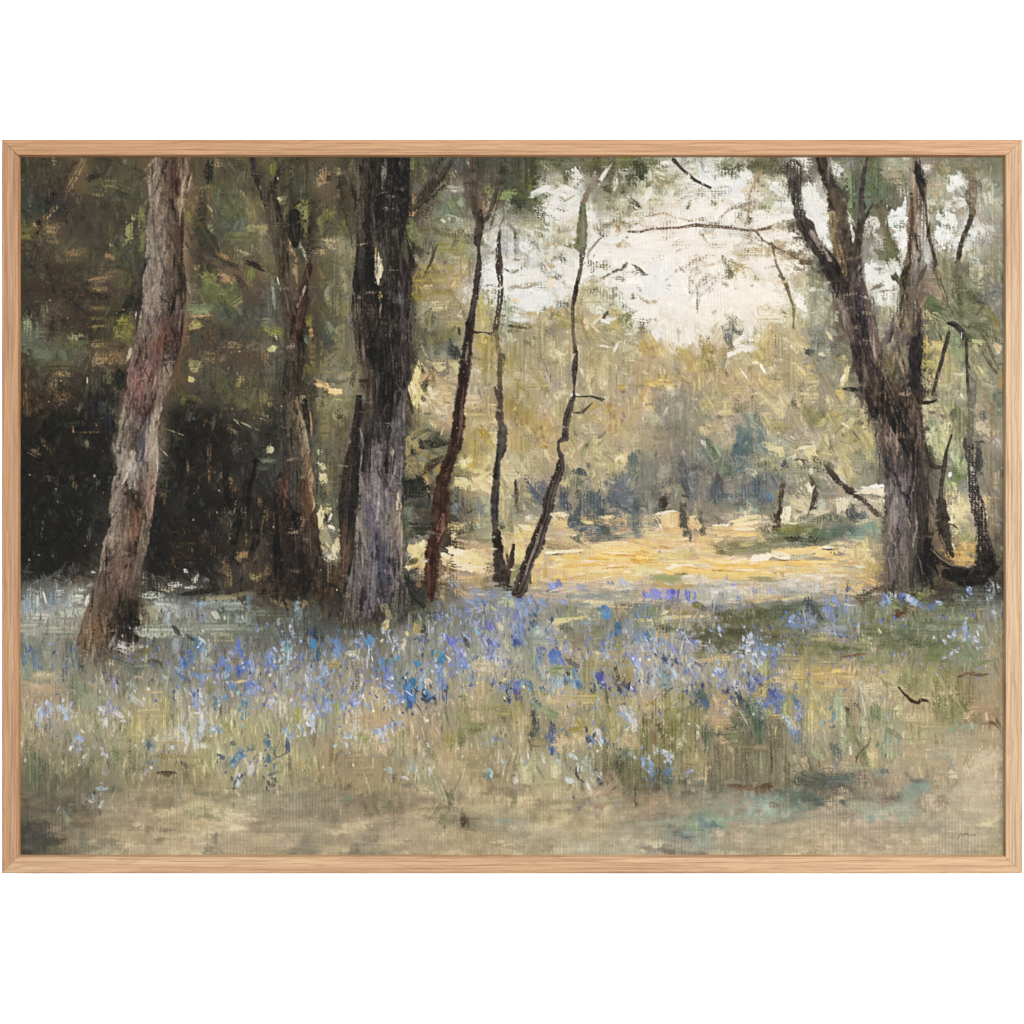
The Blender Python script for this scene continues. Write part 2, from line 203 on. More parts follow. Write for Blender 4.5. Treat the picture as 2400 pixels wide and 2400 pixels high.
    for p, c, d_ in [([B(905, 40, 60), B(890, 150, 56), B(885, 260, 40)], '6a6c54', .5), ([B(690, 60, 60), B(680, 200, 50), B(700, 420, 60)], '5f5c40', .45), ([B(735, 110, 40), B(740, 240, 50)], '4f3a2c', .3), ([B(800, 60, 40), B(815, 250, 40), B(800, 420, 30)], '40342a', .25), ([B(655, 330, 30), B(640, 560, 30), B(655, 700, 20)], '564b36', .4), ([B(1070, 640, 40), B(1105, 800, 44), B(1090, 930, 40)], '2a2220', .25), ([B(1000, 540, 60), B(960, 620, 60)], '4a4638', .5), ([B(848, 740, 40), B(845, 860, 62), B(858, 985, 44)], 'd0bc8c', 0), ([B(838, 820, 12), B(850, 950, 16)], 'b49c6c', .3), ([B(820, 700, 24), B(800, 860, 40), B(810, 1010, 44), B(850, 1090, 36)], '24201c', .05), ([B(890, 640, 16), B(900, 800, 22), B(910, 950, 30)], '4c463a', .3), ([B(880, 1130, 16), B(860, 1230, 12)], '8c8068', .3), ([B(720, 1180, 110), B(860, 1210, 60)], '5c4433', .7), ([B(850, 1300, 80), B(810, 1500, 90), B(790, 1560, 50)], '1d1a18', .05), ([B(1010, 960, 50), B(1020, 1080, 60), B(1030, 1220, 50)], '4a4446', .25), ([B(1085, 1000, 14), B(1092, 1300, 12)], '5c4c40', .3), ([B(655, 900, 12), B(648, 1200, 12), B(655, 1300, 10)], '7a745c', .3),
                     ([B2(715, 300, 10), B2(735, 420, 12), B2(715, 640, 10), B2(750, 780, 8)], '7c787e', .3), ([B2(745, 320, 10), B2(765, 480, 8), B2(740, 640, 8)], '14110f', 0), ([B2(770, 800, 10), B2(765, 950, 12)], '8c8490', .3), ([B2(860, 680, 10), B2(850, 900, 14), B2(830, 1000, 10)], '948a94', .3), ([B2(1000, 790, 20), B2(1000, 880, 44), B2(990, 940, 24)], 'd0b68a', 0), ([B2(960, 440, 40), B2(960, 510, 36)], '9c8c74', .1), ([B2(930, 380, 12), B2(985, 480, 10), B2(960, 640, 14), B2(1020, 700, 10)], '2a2424', .1), ([B2(900, 560, 50), B2(930, 600, 40)], '3c2c2a', .2), ([B2(1010, 100, 40), B2(1000, 250, 50), B2(1005, 420, 50)], '625a62', .2), ([B2(1045, 60, 16), B2(1040, 250, 12)], '8a7a6c', .3), ([B2(900, 1150, 30), B2(880, 1350, 40), B2(900, 1500, 24)], '3c3a58', .3), ([B2(850, 1050, 40), B2(830, 1150, 50)], '46405c', .3), ([B2(900, 940, 60), B2(930, 1020, 70)], '7c6c62', .6), ([B2(1025, 1000, 12), B2(1030, 1250, 12), B2(1020, 1400, 14)], '94886c', .3), ([B2(1010, 1280, 20), B2(1000, 1380, 30)], '34363a', .2), ([B2(700, 1250, 50), B2(690, 1400, 80), B2(660, 1550, 60)], '685f64', .35), ([B2(640, 1500, 40), B2(600, 1640, 30)], '5f5744', .4), ([B2(740, 1500, 60), B2(720, 1650, 60)], '3c3230', .3), ([B2(1000, 1420, 24), B2(1010, 1560, 20)], 'a09078', .4), ([B2(870, 1500, 20), B2(880, 1680, 24)], '4a5058', .4), ([B2(760, 860, 50), B2(790, 950, 50)], '544c68', .3), ([B2(690, 950, 20), B2(680, 1150, 24)], '8a7c68', .45), ([B2(830, 440, 80), B2(830, 520, 60)], '5f5860', .2), ([B2(830, 250, 60), B2(850, 340, 50)], '443a3e', .25), ([B2(900, 60, 70), B2(920, 200, 60)], '2c2420', .2), ([B2(790, 40, 40), B2(780, 160, 24)], '6a5c4c', .5)]:
        line(p, hexc(c), dry=d_, lab=4, hgt=.5, taper=True, op=.88)
    line([B2(1060, 1420, 30), B2(1100, 1520, 60), B2(1190, 1640, 40)], hexc('30322e'), dry=.3); line([B2(900, 1650, 60), B2(940, 1720, 50)], hexc('8c845c'), dry=.4)
    # 4 thin reddish-brown trunk
    line([B(1570, 30, 60), B(1565, 250, 56), B(1575, 420, 40), B(1612, 520, 50)], hexc('57493a'), dry=.3, lab=5, col2=hexc('43382e')); line([B(1780, 160, 26), B(1730, 330, 30), B(1680, 470, 26), B(1620, 540, 30)], hexc('4f4233'), dry=.3, lab=5)
    line([B(1612, 430, 40), B(1615, 540, 70), B(1605, 660, 60)], hexc('413328'), dry=.3, lab=5); line([B(1605, 640, 50), B(1612, 740, 24), B(1615, 820, 40), B(1600, 920, 50), B(1585, 1060, 44), B(1560, 1200, 52), B(1545, 1300, 66)], hexc('40332c'), dry=.22, lab=5, hgt=.4)
    line([B(1545, 1280, 66), B(1525, 1450, 70), B(1510, 1600, 84), B(1490, 1780, 92), B2(1470, 130, 88), B2(1450, 300, 84), B2(1430, 430, 90), B2(1370, 620, 100), B2(1335, 740, 120), B2(1325, 900, 110), B2(1310, 1050, 100), B2(1270, 1200, 110), B2(1255, 1360, 110), B2(1248, 1480, 80), B2(1252, 1600, 24)], hexc('3c2c28'), dry=.15, lab=5, hgt=.5, col2=hexc('55301f'), streak=.09)
    for p, c, d_ in [([B(1530, 1420, 30), B(1510, 1560, 24)], '8a7a68', .5), ([B2(1500, 0, 20), B2(1480, 200, 24), B2(1450, 420, 20)], '6c4a3c', .4), ([B2(1400, 560, 30), B2(1350, 700, 30)], '6a4232', .5), ([B2(1340, 950, 60), B2(1300, 1150, 60)], '8c5c48', .65), ([B2(1270, 700, 50), B2(1250, 800, 30)], '55422f', .3), ([B2(1240, 1200, 30), B2(1225, 1400, 30)], '6a3422', .35), ([B2(1250, 1250, 40), B2(1260, 1400, 40)], '3c2620', .25), ([B2(1430, 200, 16), B2(1410, 420, 16)], '241c1a', .1)]:
        line(p, hexc(c), dry=d_, lab=5, taper=True, op=.75)
    # 5 thin upright trunk
    line([B(1770, 590, 24), B(1765, 700, 46), B(1760, 850, 50), B(1775, 960, 36), B(1775, 1100, 46), B(1755, 1240, 50), B(1740, 1320, 60)], hexc('463a33'), dry=.25, lab=6, col2=hexc('5c4434'))
    line([B(1750, 1330, 30), B(1770, 1560, 34), B(1765, 1790, 40)], hexc('6a5838'), dry=.25, lab=6)
    line([B2(1768, 200, 50), B2(1790, 320, 60)], hexc('54483a'), dry=.2, lab=6)
    line([B(1745, 1340, 30), B(1760, 1500, 30)], hexc('8c7848'), dry=.5, lab=6); line([B2(1755, 0, 56), B2(1775, 100, 50), B2(1770, 220, 70)], hexc('5a4636'), dry=.3, lab=6)
    line([B2(1790, 300, 80), B2(1785, 440, 76), B2(1760, 540, 50), B2(1750, 620, 60), B2(1735, 760, 56), B2(1730, 900, 60), B2(1735, 1060, 54), B2(1750, 1180, 66), B2(1760, 1300, 70), B2(1775, 1440, 120)], hexc('4c463a'), dry=.22, lab=6, col2=hexc('40352c'), hgt=.4)
    line([B2(1755, 500, 30), B2(1745, 680, 36)], hexc('2f2a28'), dry=.2, lab=6); line([B2(1740, 820, 30), B2(1740, 980, 30)], hexc('3c3540'), dry=.3, lab=6); line([B2(1750, 1080, 50), B2(1760, 1280, 50)], hexc('33281f'), dry=.25, lab=6)
    line([B2(1870, 1180, 20), B2(1855, 1300, 34), B2(1820, 1400, 50)], hexc('4a382e'), dry=.2, lab=6)
    # 6 thin leaning trunk at the edge of the clearing
    line([C_(630, 170, 24), C_(590, 240, 30), C_(545, 330, 46), C_(530, 400, 50)], hexc('7c6858'), dry=.4, lab=7); line([C_(535, 390, 56), C_(525, 520, 62), C_(515, 700, 74)], hexc('696c50'), dry=.12, lab=7, col2=hexc('757654')); line([C_(480, 650, 40), C_(470, 700, 24)], hexc('6c6c48'), dry=.3)
    line([C_(525, 720, 40), C_(520, 850, 34), C_(490, 970, 30)], hexc('5c5040'), dry=.42, lab=7); line([C_(485, 960, 24), C_(465, 1100, 40), C_(455, 1160, 24)], hexc('453a33'), dry=.1, lab=7, hgt=.4); line([C_(455, 1150, 30), C_(452, 1330, 26), C_(478, 1500, 32)], hexc('5f5038'), dry=.33, lab=7)
    line([C_(478, 1490, 36), C_(465, 1650, 40), C_(470, 1790, 16)], hexc('40342f'), dry=.15, lab=7, hgt=.4)
    line([C2(465, 0, 14), C2(468, 60, 30), C2(440, 120, 56), C2(410, 240, 64), C2(400, 370, 60), C2(345, 400, 20), C2(345, 460, 26), C2(370, 520, 44), C2(355, 610, 60), C2(310, 720, 70), C2(270, 840, 72), C2(255, 960, 70), C2(215, 1060, 80), C2(180, 1180, 90), C2(120, 1340, 100), C2(80, 1440, 110), C2(40, 1530, 90)], hexc('43362f'), dry=.12, lab=7, hgt=.5, streak=.08)
    line([C2(220, 1040, 16), C2(150, 1240, 20), C2(100, 1400, 16)], hexc('7a665a'), dry=.5, lab=7)
    for p, w0 in [([C2(480, 60, 12), C2(600, 55, 16), C2(700, 80, 8)], 0), ([C2(600, 60, 12), C2(680, 90, 14)], 0), ([C2(460, 180, 12), C2(520, 180, 22), C2(600, 110, 10)], 0)]: line(p, hexc('544634'), dry=.2, lab=7)
    line([C_(1215, 40, 30), C_(1280, 110, 22), C_(1380, 195, 26), C_(1490, 250, 20)], hexc('453c36'), dry=.15)
    # 7 big tree at the right
    line([D(290, 110, 130), D(300, 200, 110), D(310, 300, 80), D(315, 400, 60)], hexc('4f4436'), dry=.35, lab=8, col2=hexc('39302a'))
    line([D(310, 380, 44), D(315, 450, 56), D(340, 510, 70), D(390, 590, 100), D(460, 690, 110), D(520, 780, 120), D(590, 880, 140), D(650, 980, 170), D(720, 1050, 170)], hexc('4a4038'), dry=.14, lab=8, hgt=.5, col2=hexc('332b26'))
    line([D(360, 500, 60), D(410, 520, 40), D(460, 620, 30)], hexc('4a3c34'), dry=.1, lab=8); line([D(420, 590, 40), D(500, 700, 40), D(560, 800, 30)], hexc('8c7c70'), dry=.5, lab=8)
    line([D(490, 30, 60), D(520, 130, 80), D(570, 220, 110), D(610, 310, 120)], hexc('3c322a'), dry=.22, lab=8, hgt=.4)
    line([D(600, 300, 120), D(620, 450, 140), D(640, 600, 140), D(680, 760, 120), D(720, 900, 120), D(740, 1000, 120)], hexc('5c4c38'), dry=.3, lab=8, hgt=.4, col2=hexc('473a2f')); line([D(690, 540, 60), D(690, 680, 70)], hexc('4a3a30'), dry=.2, lab=8); line([D(580, 450, 60), D(600, 620, 50), D(650, 820, 60), D(670, 900, 40)], hexc('8f774f'), dry=.6, lab=8)
    line([D(845, 30, 24), D(820, 160, 40), D(800, 300, 40), D(800, 480, 50), D(780, 620, 60), D(760, 800, 70), D(770, 950, 80)], hexc('473c36'), dry=.25, lab=8); line([D(885, 370, 12), D(850, 440, 24), D(800, 520, 40)], hexc('463c34'), dry=.2, lab=8)
    line([D(820, 700, 40), D(800, 850, 50), D(800, 1000, 60)], hexc('8a7a76'), dry=.55, lab=8)
    strip([(362, 2138, 2158), (400, 2137, 2166), (450, 2130, 2172), (520, 2128, 2170), (580, 2125, 2168), (620, 2112, 2166), (680, 2104, 2166), (730, 2099, 2162), (780, 2093, 2162), (840, 2102, 2162), (880, 2122, 2158), (920, 2125, 2160)], [(362, '6c5c4c 5a4638'), (420, '8c7a64 2c2522'), (455, '8a6a50 5c4a3c'), (500, '7a5c44 8f7c64'), (560, '7c604a 9a9080'), (610, '74604a 8c8278'), (650, '4c402f 70645a'), (700, '64553c 6c5a4a'), (740, '8a7a58 74604c'), (790, '6a5a50 4a3c34'), (840, '8a7a60 2c2422'), (920, '5c4c40 2f2825')], lab=9, dry=.32)
    for p, c, d_ in [([D(1215, 60, 20), D(1235, 180, 60), D(1270, 300, 40), D(1285, 360, 20)], '2a2421', .05), ([D(1290, 380, 16), D(1295, 500, 16), D(1320, 640, 24), D(1350, 760, 30), D(1365, 840, 30)], '4f4138', .2), ([D(1300, 830, 16), D(1260, 900, 44), D(1220, 1000, 50)], '5c4f40', .3), ([D(1040, 930, 10), D(1075, 950, 30), D(1100, 1010, 40)], '5a4f38', .3), ([D(1180, 300, 24), D(1185, 500, 24), D(1170, 720, 20)], '52382a', .2), ([D(1130, 850, 60), D(1130, 1000, 70)], '4a3f2f', .3), ([D(1050, 1220, 40), D(1020, 1350, 50), D(990, 1430, 30)], '55494a', .3), ([D(1230, 1180, 40), D(1235, 1400, 40)], '3c3438', .25), ([D(1200, 1400, 60), D(1190, 1600, 90), D(1190, 1780, 90)], '28201f', .1), ([D(1030, 1450, 40), D(1060, 1600, 30)], '7c6854', .4)]:
        line(p, hexc(c), dry=d_, lab=9, taper=d_ > .22, op=.92)
    strip([(660, 1950, 2030), (700, 1958, 2042), (733, 1966, 2052), (795, 1990, 2062), (857, 2002, 2068), (890, 2008, 2085), (913, 2014, 2158), (957, 2037, 2158), (975, 2042, 2160), (1003, 2052, 2162), (1065, 2058, 2178), (1127, 2073, 2178), (1190, 2076, 2181), (1252, 2080, 2184), (1314, 2083, 2173), (1360, 2080, 2176), (1392, 2052, 2205)],
          [(660, '362d27 332a26 5a4c48 6a5c54'), (720, '6f625a 3a302c 3a3440 6a5a50'), (780, '6a5c54 3c302c 3f3534 645450'), (830, '352b28 3c302c 45393a 6f6054'), (870, '453a38 584a44 3f3433 80705f'), (913, '3c302a 483a30 5a4a3c 40342e'), (957, '40342c 5c4a3a 2f251f 54443a'), (985, '352b24 4a3c30 2b231e 5c4a3e'), (1003, '6a6054 5c4c40 29231f 584840'), (1040, '5c5246 6a564a 2b2520 54463c'), (1065, '544a42 50464a 332b26 4f4238'), (1096, '443f3e 56494c 5c5250 4c4238'), (1127, '5f565a 70666a 544a4c 3c3230'), (1190, '7e7470 6c686a 564c4c 40362f'), (1252, '827674 6e6668 4c4444 362e2c'), (1314, '6c6464 6c6460 504a44 2e2824'), (1360, '5f5856 5f584c 4c4840 2c2622'), (1392, '4a3c34 4f463c 4a4438 3a3028')], lab=8, streak=.08, tint=(1.0, .96, .93), fleck=.3)
    for p, c, d_ in [([D(600, 800, 20), D(620, 860, 40), D(640, 930, 30)], '1d1a18', 0), ([D(560, 830, 60), D(600, 960, 80)], '2f2723', .15), ([D(560, 980, 10), D(620, 1100, 24), D(680, 1200, 30), D(700, 1300, 24)], '80706a', .45), ([D(790, 1000, 40), D(790, 1200, 30)], '383444', .25), ([D(880, 1080, 60), D(900, 1200, 50), D(910, 1350, 40)], '6c6058', .45), ([D(860, 1250, 16), D(870, 1400, 16)], '8c8078', .4), ([D(780, 1300, 70), D(790, 1500, 60)], '30262a', .2), ([D(930, 1480, 60), D(950, 1620, 80)], '6a5440', .6), ([D(830, 1600, 40), D(820, 1780, 40)], '6c5c50', .4), ([D(1010, 1650, 60), D(1080, 1740, 50), D(1120, 1790, 40)], '644c3c', .4),
                     ([D2(860, 100, 40), D2(890, 200, 40), D2(920, 240, 30)], '28211d', .1), ([D2(1000, 40, 50), D2(1010, 200, 60), D2(1090, 360, 60), D2(1150, 500, 40)], '241e1b', .1), ([D2(920, 280, 16), D2(930, 420, 20), D2(960, 600, 16)], '7c7464', .4), ([D2(1000, 260, 12), D2(1060, 360, 12), D2(1110, 540, 12)], '857666', .35), ([D2(980, 330, 50), D2(1030, 450, 50), D2(1060, 560, 40)], '6a5450', .2), ([D2(970, 480, 30), D2(1010, 620, 50)], '2f2a34', .2), ([D2(1190, 60, 60), D2(1180, 250, 90), D2(1240, 420, 90)], '6c5848', .7), ([D2(1150, 540, 10), D2(1180, 700, 14), D2(1200, 800, 10)], '7c7470', .4), ([D2(1040, 650, 50), D2(1060, 850, 60), D2(1060, 1050, 60)], '827874', .3), ([D2(1160, 560, 40), D2(1180, 800, 50)], '5a5050', .25), ([D2(1240, 620, 40), D2(1270, 850, 50), D2(1280, 1150, 60)], '3c3330', .2), ([D2(1250, 1240, 40), D2(1300, 1350, 60), D2(1340, 1500, 40)], '201c1a', .08), ([D2(1190, 1180, 6), D2(1240, 1300, 6), D2(1260, 1400, 6)], '645f54', .5), ([D2(1290, 1120, 50), D2(1330, 1260, 100), D2(1390, 1400, 90)], '231e1b', .15), ([D2(1210, 1080, 10), D2(1190, 1190, 10)], '9a9488', .2), ([D2(1150, 900, 40), D2(1170, 1050, 40)], '7c6c5c', .55), ([D2(960, 1000, 24), D2(1000, 1120, 34), D2(1020, 1220, 24)], '6c604c', .3), ([D2(985, 830, 20), D2(985, 950, 24)], '7c5c48', .4), ([D2(1040, 1300, 60), D2(1060, 1420, 60)], '5c5450', .3), ([D2(1320, 860, 40), D2(1330, 1050, 50), D2(1350, 1150, 40)], '6c5840', .6), ([D2(1370, 1330, 20), D2(1420, 1440, 50)], '80684c', .6), ([D2(1400, 870, 60), D2(1400, 1000, 70), D2(1430, 1150, 60)], '33291f', .2)]:
        line(p, hexc(c), dry=d_, lab=8, taper=True, op=.88)
    # 8 slender stems and the curved root at the right edge
    line([D(1645, 430, 40), D(1620, 520, 44), D(1570, 620, 36), D(1540, 750, 40), D(1525, 820, 36)], hexc('453a34'), dry=.18); line([D(1600, 300, 50), D(1640, 440, 36)], hexc('6a5444'), dry=.5)
    line([D(1450, 1275, 16), D(1500, 1280, 40), D(1560, 1330, 54), D(1575, 1390, 36)], hexc('302924'), dry=.2, hgt=.4); line([D(1558, 1350, 10), D(1555, 1385, 8)], hexc('d0ccc4'), dry=0); line([D(1460, 1345, 24), D(1440, 1430, 30), D(1410, 1540, 28), D(1370, 1680, 24), D(1345, 1790, 24)], hexc('48403a'), dry=.25); line([D(1590, 1410, 20), D(1595, 1600, 20), D(1605, 1790, 20)], hexc('4c4a3c'), dry=.3); line([D(1400, 940, 12), D(1450, 1080, 16), D(1460, 1150, 12)], hexc('5a5440'), dry=.3)
    line([D2(1600, 400, 60), D2(1620, 520, 70), D2(1640, 640, 70), D2(1650, 760, 80), D2(1680, 900, 90), D2(1710, 1020, 100), D2(1730, 1150, 100), D2(1730, 1300, 130)], hexc('4a4038'), dry=.36, lab=10, hgt=.3, col2=hexc('342d28')); line([D2(1690, 480, 50), D2(1690, 600, 50)], hexc('4a4046'), dry=.3)
    line([D2(1480, 350, 16), D2(1440, 480, 24), D2(1420, 600, 36), D2(1405, 750, 34), D2(1400, 860, 50)], hexc('3f332c'), dry=.2, lab=11); line([D2(1290, 540, 40), D2(1350, 590, 30), D2(1410, 600, 24)], hexc('3f352e'), dry=.25, lab=11); line([D2(1400, 860, 80), D2(1410, 1000, 90), D2(1440, 1150, 80), D2(1480, 1260, 50)], hexc('3a2f27'), dry=.36, lab=11, hgt=.3); line([D2(1450, 1020, 10), D2(1490, 1030, 16), D2(1520, 1050, 8)], hexc('4c4234'), dry=.1)
    line([D2(1330, 1220, 40), D2(1400, 1290, 50), D2(1480, 1350, 50), D2(1580, 1400, 80), D2(1680, 1380, 120), D2(1740, 1300, 130)], hexc('2b2521'), dry=.32, lab=10, hgt=.5); line([D2(1440, 1400, 90), D2(1560, 1430, 110), D2(1700, 1420, 120), D2(1760, 1340, 120)], hexc('221e1b'), dry=.25); line([D2(1330, 1210, 14), D2(1400, 1280, 16), D2(1480, 1330, 14), D2(1560, 1345, 10)], hexc('6a5f4c'), dry=.3)
    # limbs that link the crowns, and twigs across the light
    for p, c, d_, op in [([C_(870, 582, 14), C_(960, 585, 20), C_(1050, 562, 14), C_(1250, 552, 18), C_(1380, 532, 24), C_(1540, 546, 24), C_(1700, 562, 20), C_(1800, 578, 20), C_(1932, 558, 24)], '6f564a', .42, 1), ([D(0, 578, 18), D(60, 650, 18), D(130, 690, 20), D(200, 720, 14), D(300, 780, 14), D(430, 822, 10)], '77624e', .42, 1), ([D(130, 690, 14), D(155, 830, 16), D(200, 925, 22), D(250, 1040, 26), D(295, 1160, 26), D(288, 1310, 14)], '6c5c46', .42, 1), ([C_(1890, 120, 18), C_(1820, 230, 20), C_(1790, 300, 14), C_(1785, 420, 14), C_(1760, 545, 14)], '9a8470', .5, .9), ([C_(570, 745, 8), C_(630, 670, 10), C_(690, 600, 8)], '837c70', .3, .9), ([C_(690, 925, 14), C_(790, 872, 18), C_(830, 870, 24), C_(870, 820, 20)], '5f6050', .38, .9), ([C_(900, 828, 12), C_(955, 856, 14), C_(990, 900, 22)], '5a6054', .3, .9), ([C_(1000, 470, 10), C_(1150, 440, 10), C_(1230, 480, 12), C_(1340, 500, 10), C_(1440, 478, 8)], 'a08474', .48, .85), ([C_(1560, 475, 10), C_(1620, 430, 10), C_(1700, 390, 8)], '9a8470', .5, .8),
                          ([C_(1350, 860, 16), C_(1350, 960, 20), C_(1330, 1040, 14)], '8c8468', .6, .8), ([C_(1400, 1040, 14), C_(1400, 1190, 16)], '7c7860', .4, .8), ([C_(0, 1000, 14), C_(110, 1010, 14), C_(180, 980, 8)], '8c8470', .5, .8), ([C_(640, 170, 12), C_(700, 100, 14), C_(760, 40, 16)], '6a6050', .35, 1),
                          ([B(1095, 415, 30), B(1180, 360, 40), B(1260, 250, 44), B(1350, 130, 40), B(1400, 60, 30)], '37322a', .36, 1), ([B(1195, 930, 10), B(1230, 850, 18), B(1270, 780, 18), B(1300, 690, 12)], '4a4636', .22, 1), ([B(1780, 600, 16), B(1770, 540, 14), B(1800, 480, 10)], '5c5444', .4, .9), ([B(1700, 560, 20), B(1740, 400, 16), B(1790, 240, 20)], '54483a', .45, .8),
                          ([D2(1612, 0, 34), D2(1625, 200, 40), D2(1615, 400, 50)], '5f5a4e', .4, .9), ([D(1530, 820, 40), D(1545, 1000, 60), D(1560, 1250, 50)], '5a5a44', .42, .9), ([D(1640, 440, 30), D(1660, 300, 30), D(1640, 120, 40)], '75624e', .5, .8), ([D(1700, 1330, 20), D(1780, 1500, 24), D(1840, 1620, 20)], '64584a', .4, .9), ([D(1350, 860, 14), D(1400, 1000, 14), D(1450, 1150, 18)], '605846', .4, .8), ([D(960, 480, 50), D(1000, 620, 60), D(1040, 760, 50)], '6a6048', .5, .9), ([D(900, 330, 40), D(960, 480, 50)], '5c5442', .5, .9),
                          ([C2(480, 60, 14), C2(600, 58, 18), C2(700, 82, 10)], '4c4030', .15, 1), ([C2(465, 182, 14), C2(530, 180, 22), C2(606, 108, 10)], '5a4a34', .2, 1), ([D2(1260, 105, 24), D2(1330, 98, 20), D2(1370, 80, 8)], '40362e', .2, 1)]:
        line([(x, y, max(w, 3.2)) for x, y, w in p], hexc(c), dry=d_, op=op)
OX = {'A': (40, 360), 'B': (620, 360), 'C': (1200, 360), 'D': (1770, 360), 'A2': (40, 910), 'B2': (620, 910), 'C2': (1200, 910), 'D2': (1770, 910), 'A3': (40, 1460), 'B3': (620, 1460), 'C3': (1200, 1460), 'D3': (1770, 1460)}
SIGN = [[(2246.5, 1965.5, 2.2), (2249, 1960, 2.8), (2254, 1952.5, 2.4)], [(2254, 1952.5, 1.8), (2257, 1958, 2.2), (2260, 1961, 2)], [(2259, 1960, 1.8), (2262, 1953, 2.2), (2266, 1957, 1.8), (2268, 1953, 2.2), (2271, 1958, 2.4), (2271, 1963, 2.2)], [(2274, 1957, 1.6), (2281, 1957.5, 2.2), (2286, 1957, 4)]]
MASSES = '''300 70 500 150 5 5a5c40 v;60 180 240 300 90 474a34 v;180 330 260 200 30 50532f v;820 80 520 150 0 64664a v;940 180 200 200 80 474a36 d;600 110 300 130 0 5c5a40 v;380 220 220 200 60 77725c d;760 260 260 200 60 7c765e d;1120 170 320 170 0 8a826a d;1360 120 300 140 0 a0988a d;1640 100 320 130 0 5f5d48 d;1900 90 300 160 0 565440 v;150 520 340 160 0 8c8872 d;350 660 260 140 0 9a9482 d;900 420 300 160 0 a0967e d'''
FAR = '1760 370 260 260 70 616f70;1730 520 240 160 100 586770;1330 260 420 130 90 858070;1300 600 300 130 90 66666a;1290 980 220 60 88 504e46;1000 640 260 200 80 6c7068;900 600 200 110 90 5f686c;800 780 240 150 60 545a6c;560 850 260 170 90 525b66;640 900 200 130 100 4a5260;200 770 240 120 40 52576c;380 840 200 90 80 54565f;1620 830 300 90 0 55606a;1530 760 220 80 90 4c5664'
def paint_all(T, GRID):
    g = np.array([[hexc(c) for c in ln.split()] for ln in GRID.strip().split('\n')], np.float32)
    # the grid covers x 40..2360, y 360..2010 in the photograph
    base = upsample(g, int(1650*S), int(2320*S))
    oy, ox = int(round((PY0-360)*S)), int(round((PX0-40)*S))
    base = base[oy:oy+NH, ox:ox+NW]
    if base.shape[:2] != (NH, NW): base = np.pad(base, ((0, NH-base.shape[0]), (0, NW-base.shape[1]), (0, 0)), 'edge')
    # the plan's coarse steps carry false tints: calm them, then thin warm ground first
    lumb = base.mean(2, keepdims=True); dark = 1-smooth(.15, .42, lumb); base = base*(1-.55*dark)+(lumb*np.array([1.04, .99, .93], np.float32)-.012)*.55*dark
    pass
    yy_ = (YY/S+PY0)[..., None]
    gr_ = smooth(1425, 1475, yy_); mx = base[..., :2].max(2, keepdims=True)
    base[..., 2:] = base[..., 2:]*(1-gr_)+np.minimum(base[..., 2:], mx*(.93+.12*smooth(1430, 1500, yy_)*(1-smooth(1600, 1700, yy_))*(1-smooth(1500, 2000, (XX/S+PX0)[..., None]))))*gr_*np.float32(.97); IMG[:] = base*.84+TAN*lumb*.3
    hz = (smooth(1440, 1490, yy_)*(1-smooth(1600, 1720, yy_))*(1-smooth(1450, 1900, (XX/S+PX0)[..., None])))*.3
    base = base*(1-hz)+np.array([.54, .56, .63], np.float32)*hz; IMG[:] = base*.84+TAN*lumb*.3
    # block-in strokes, colour taken from the plan with a little mixing error
    N = 9000
    xs = rng.uniform(PX0, PX1, N); ys = rng.uniform(PY0, PY1, N)
    for i in range(N):
        x, y = xs[i], ys[i]
        px, py = int(min(max(X(x+rng.normal(0, 14)), 0), NW-1)), int(min(max(Y(y+rng.normal(0, 14)), 0), NH-1))
        c = base[py, px]; lum = float(c.mean())
        dz = .25 if y < 1430 else .05
        c = np.clip((c*(1-dz)+dz*lum)*(1+rng.normal(0, .09))+rng.normal(0, .006, 3), 0, 1)
        if y > 1850: w, h, a, st = rng.uniform(40, 130), rng.uniform(14, 40), rng.normal(0, 8), 's'
        elif y > 1440: w, h, a, st = rng.uniform(24, 70), rng.uniform(5, 16), rng.normal(90, 14), 'v'
        elif 1200 < y and 960 < x < 2080: w, h, a, st = rng.uniform(30, 90), rng.uniform(6, 18), rng.normal(0, 9), ''
        elif lum > .66: w, h, a, st = rng.uniform(24, 70), rng.uniform(14, 40), rng.uniform(0, 180), ''
        elif x < 960: w, h, a, st = rng.uniform(20, 70), rng.uniform(10, 30), rng.normal(85, 35), ['', 'd', 'v'][int(rng.integers(3))]
        else: w, h, a, st = rng.uniform(20, 60), rng.uniform(10, 30), rng.normal(80, 40), ['', 'v'][int(rng.integers(2))]
        dab(x, y, w, h, a, c, **STY[st])
    dabs(MASSES, *OX['C'])
    for k in ['A', 'B', 'C', 'D', 'A2', 'B2', 'C2', 'D2']: dabs(T[k], *OX[k], sat={'A': .78, 'B': .85, 'A2': .8}.get(k, .92))
    for e in FAR.split(';'):
        f = e.split(); dab(1200+float(f[0])/3.22, 910+float(f[1])/3.22, float(f[2])/3.22, float(f[3])/3.22, float(f[4]), hexc(f[5]), **{**STY['v'], 'dry': .42, 'op': .6})
    paint_trees()
    for a_ in (((1780, 540, 50), (1710, 840, 90), (1645, 1050, 70), (1610, 1290, 50)), ((1830, 980, 20), (1800, 1150, 60), (1740, 1300, 30)), ((1560, 520, 40), (1570, 760, 60), (1600, 900, 20))): line([A2(*q) for q in a_], hexc('201b18'), dry=.2)
    small_touches(base)
    for k in ['A3', 'B3', 'C3', 'D3']: dabs(T[k], *OX[k], sat=.88)
    def D3(x, y, w): return (1770+x/3.22, 1460+y/3.22, w/3.22)
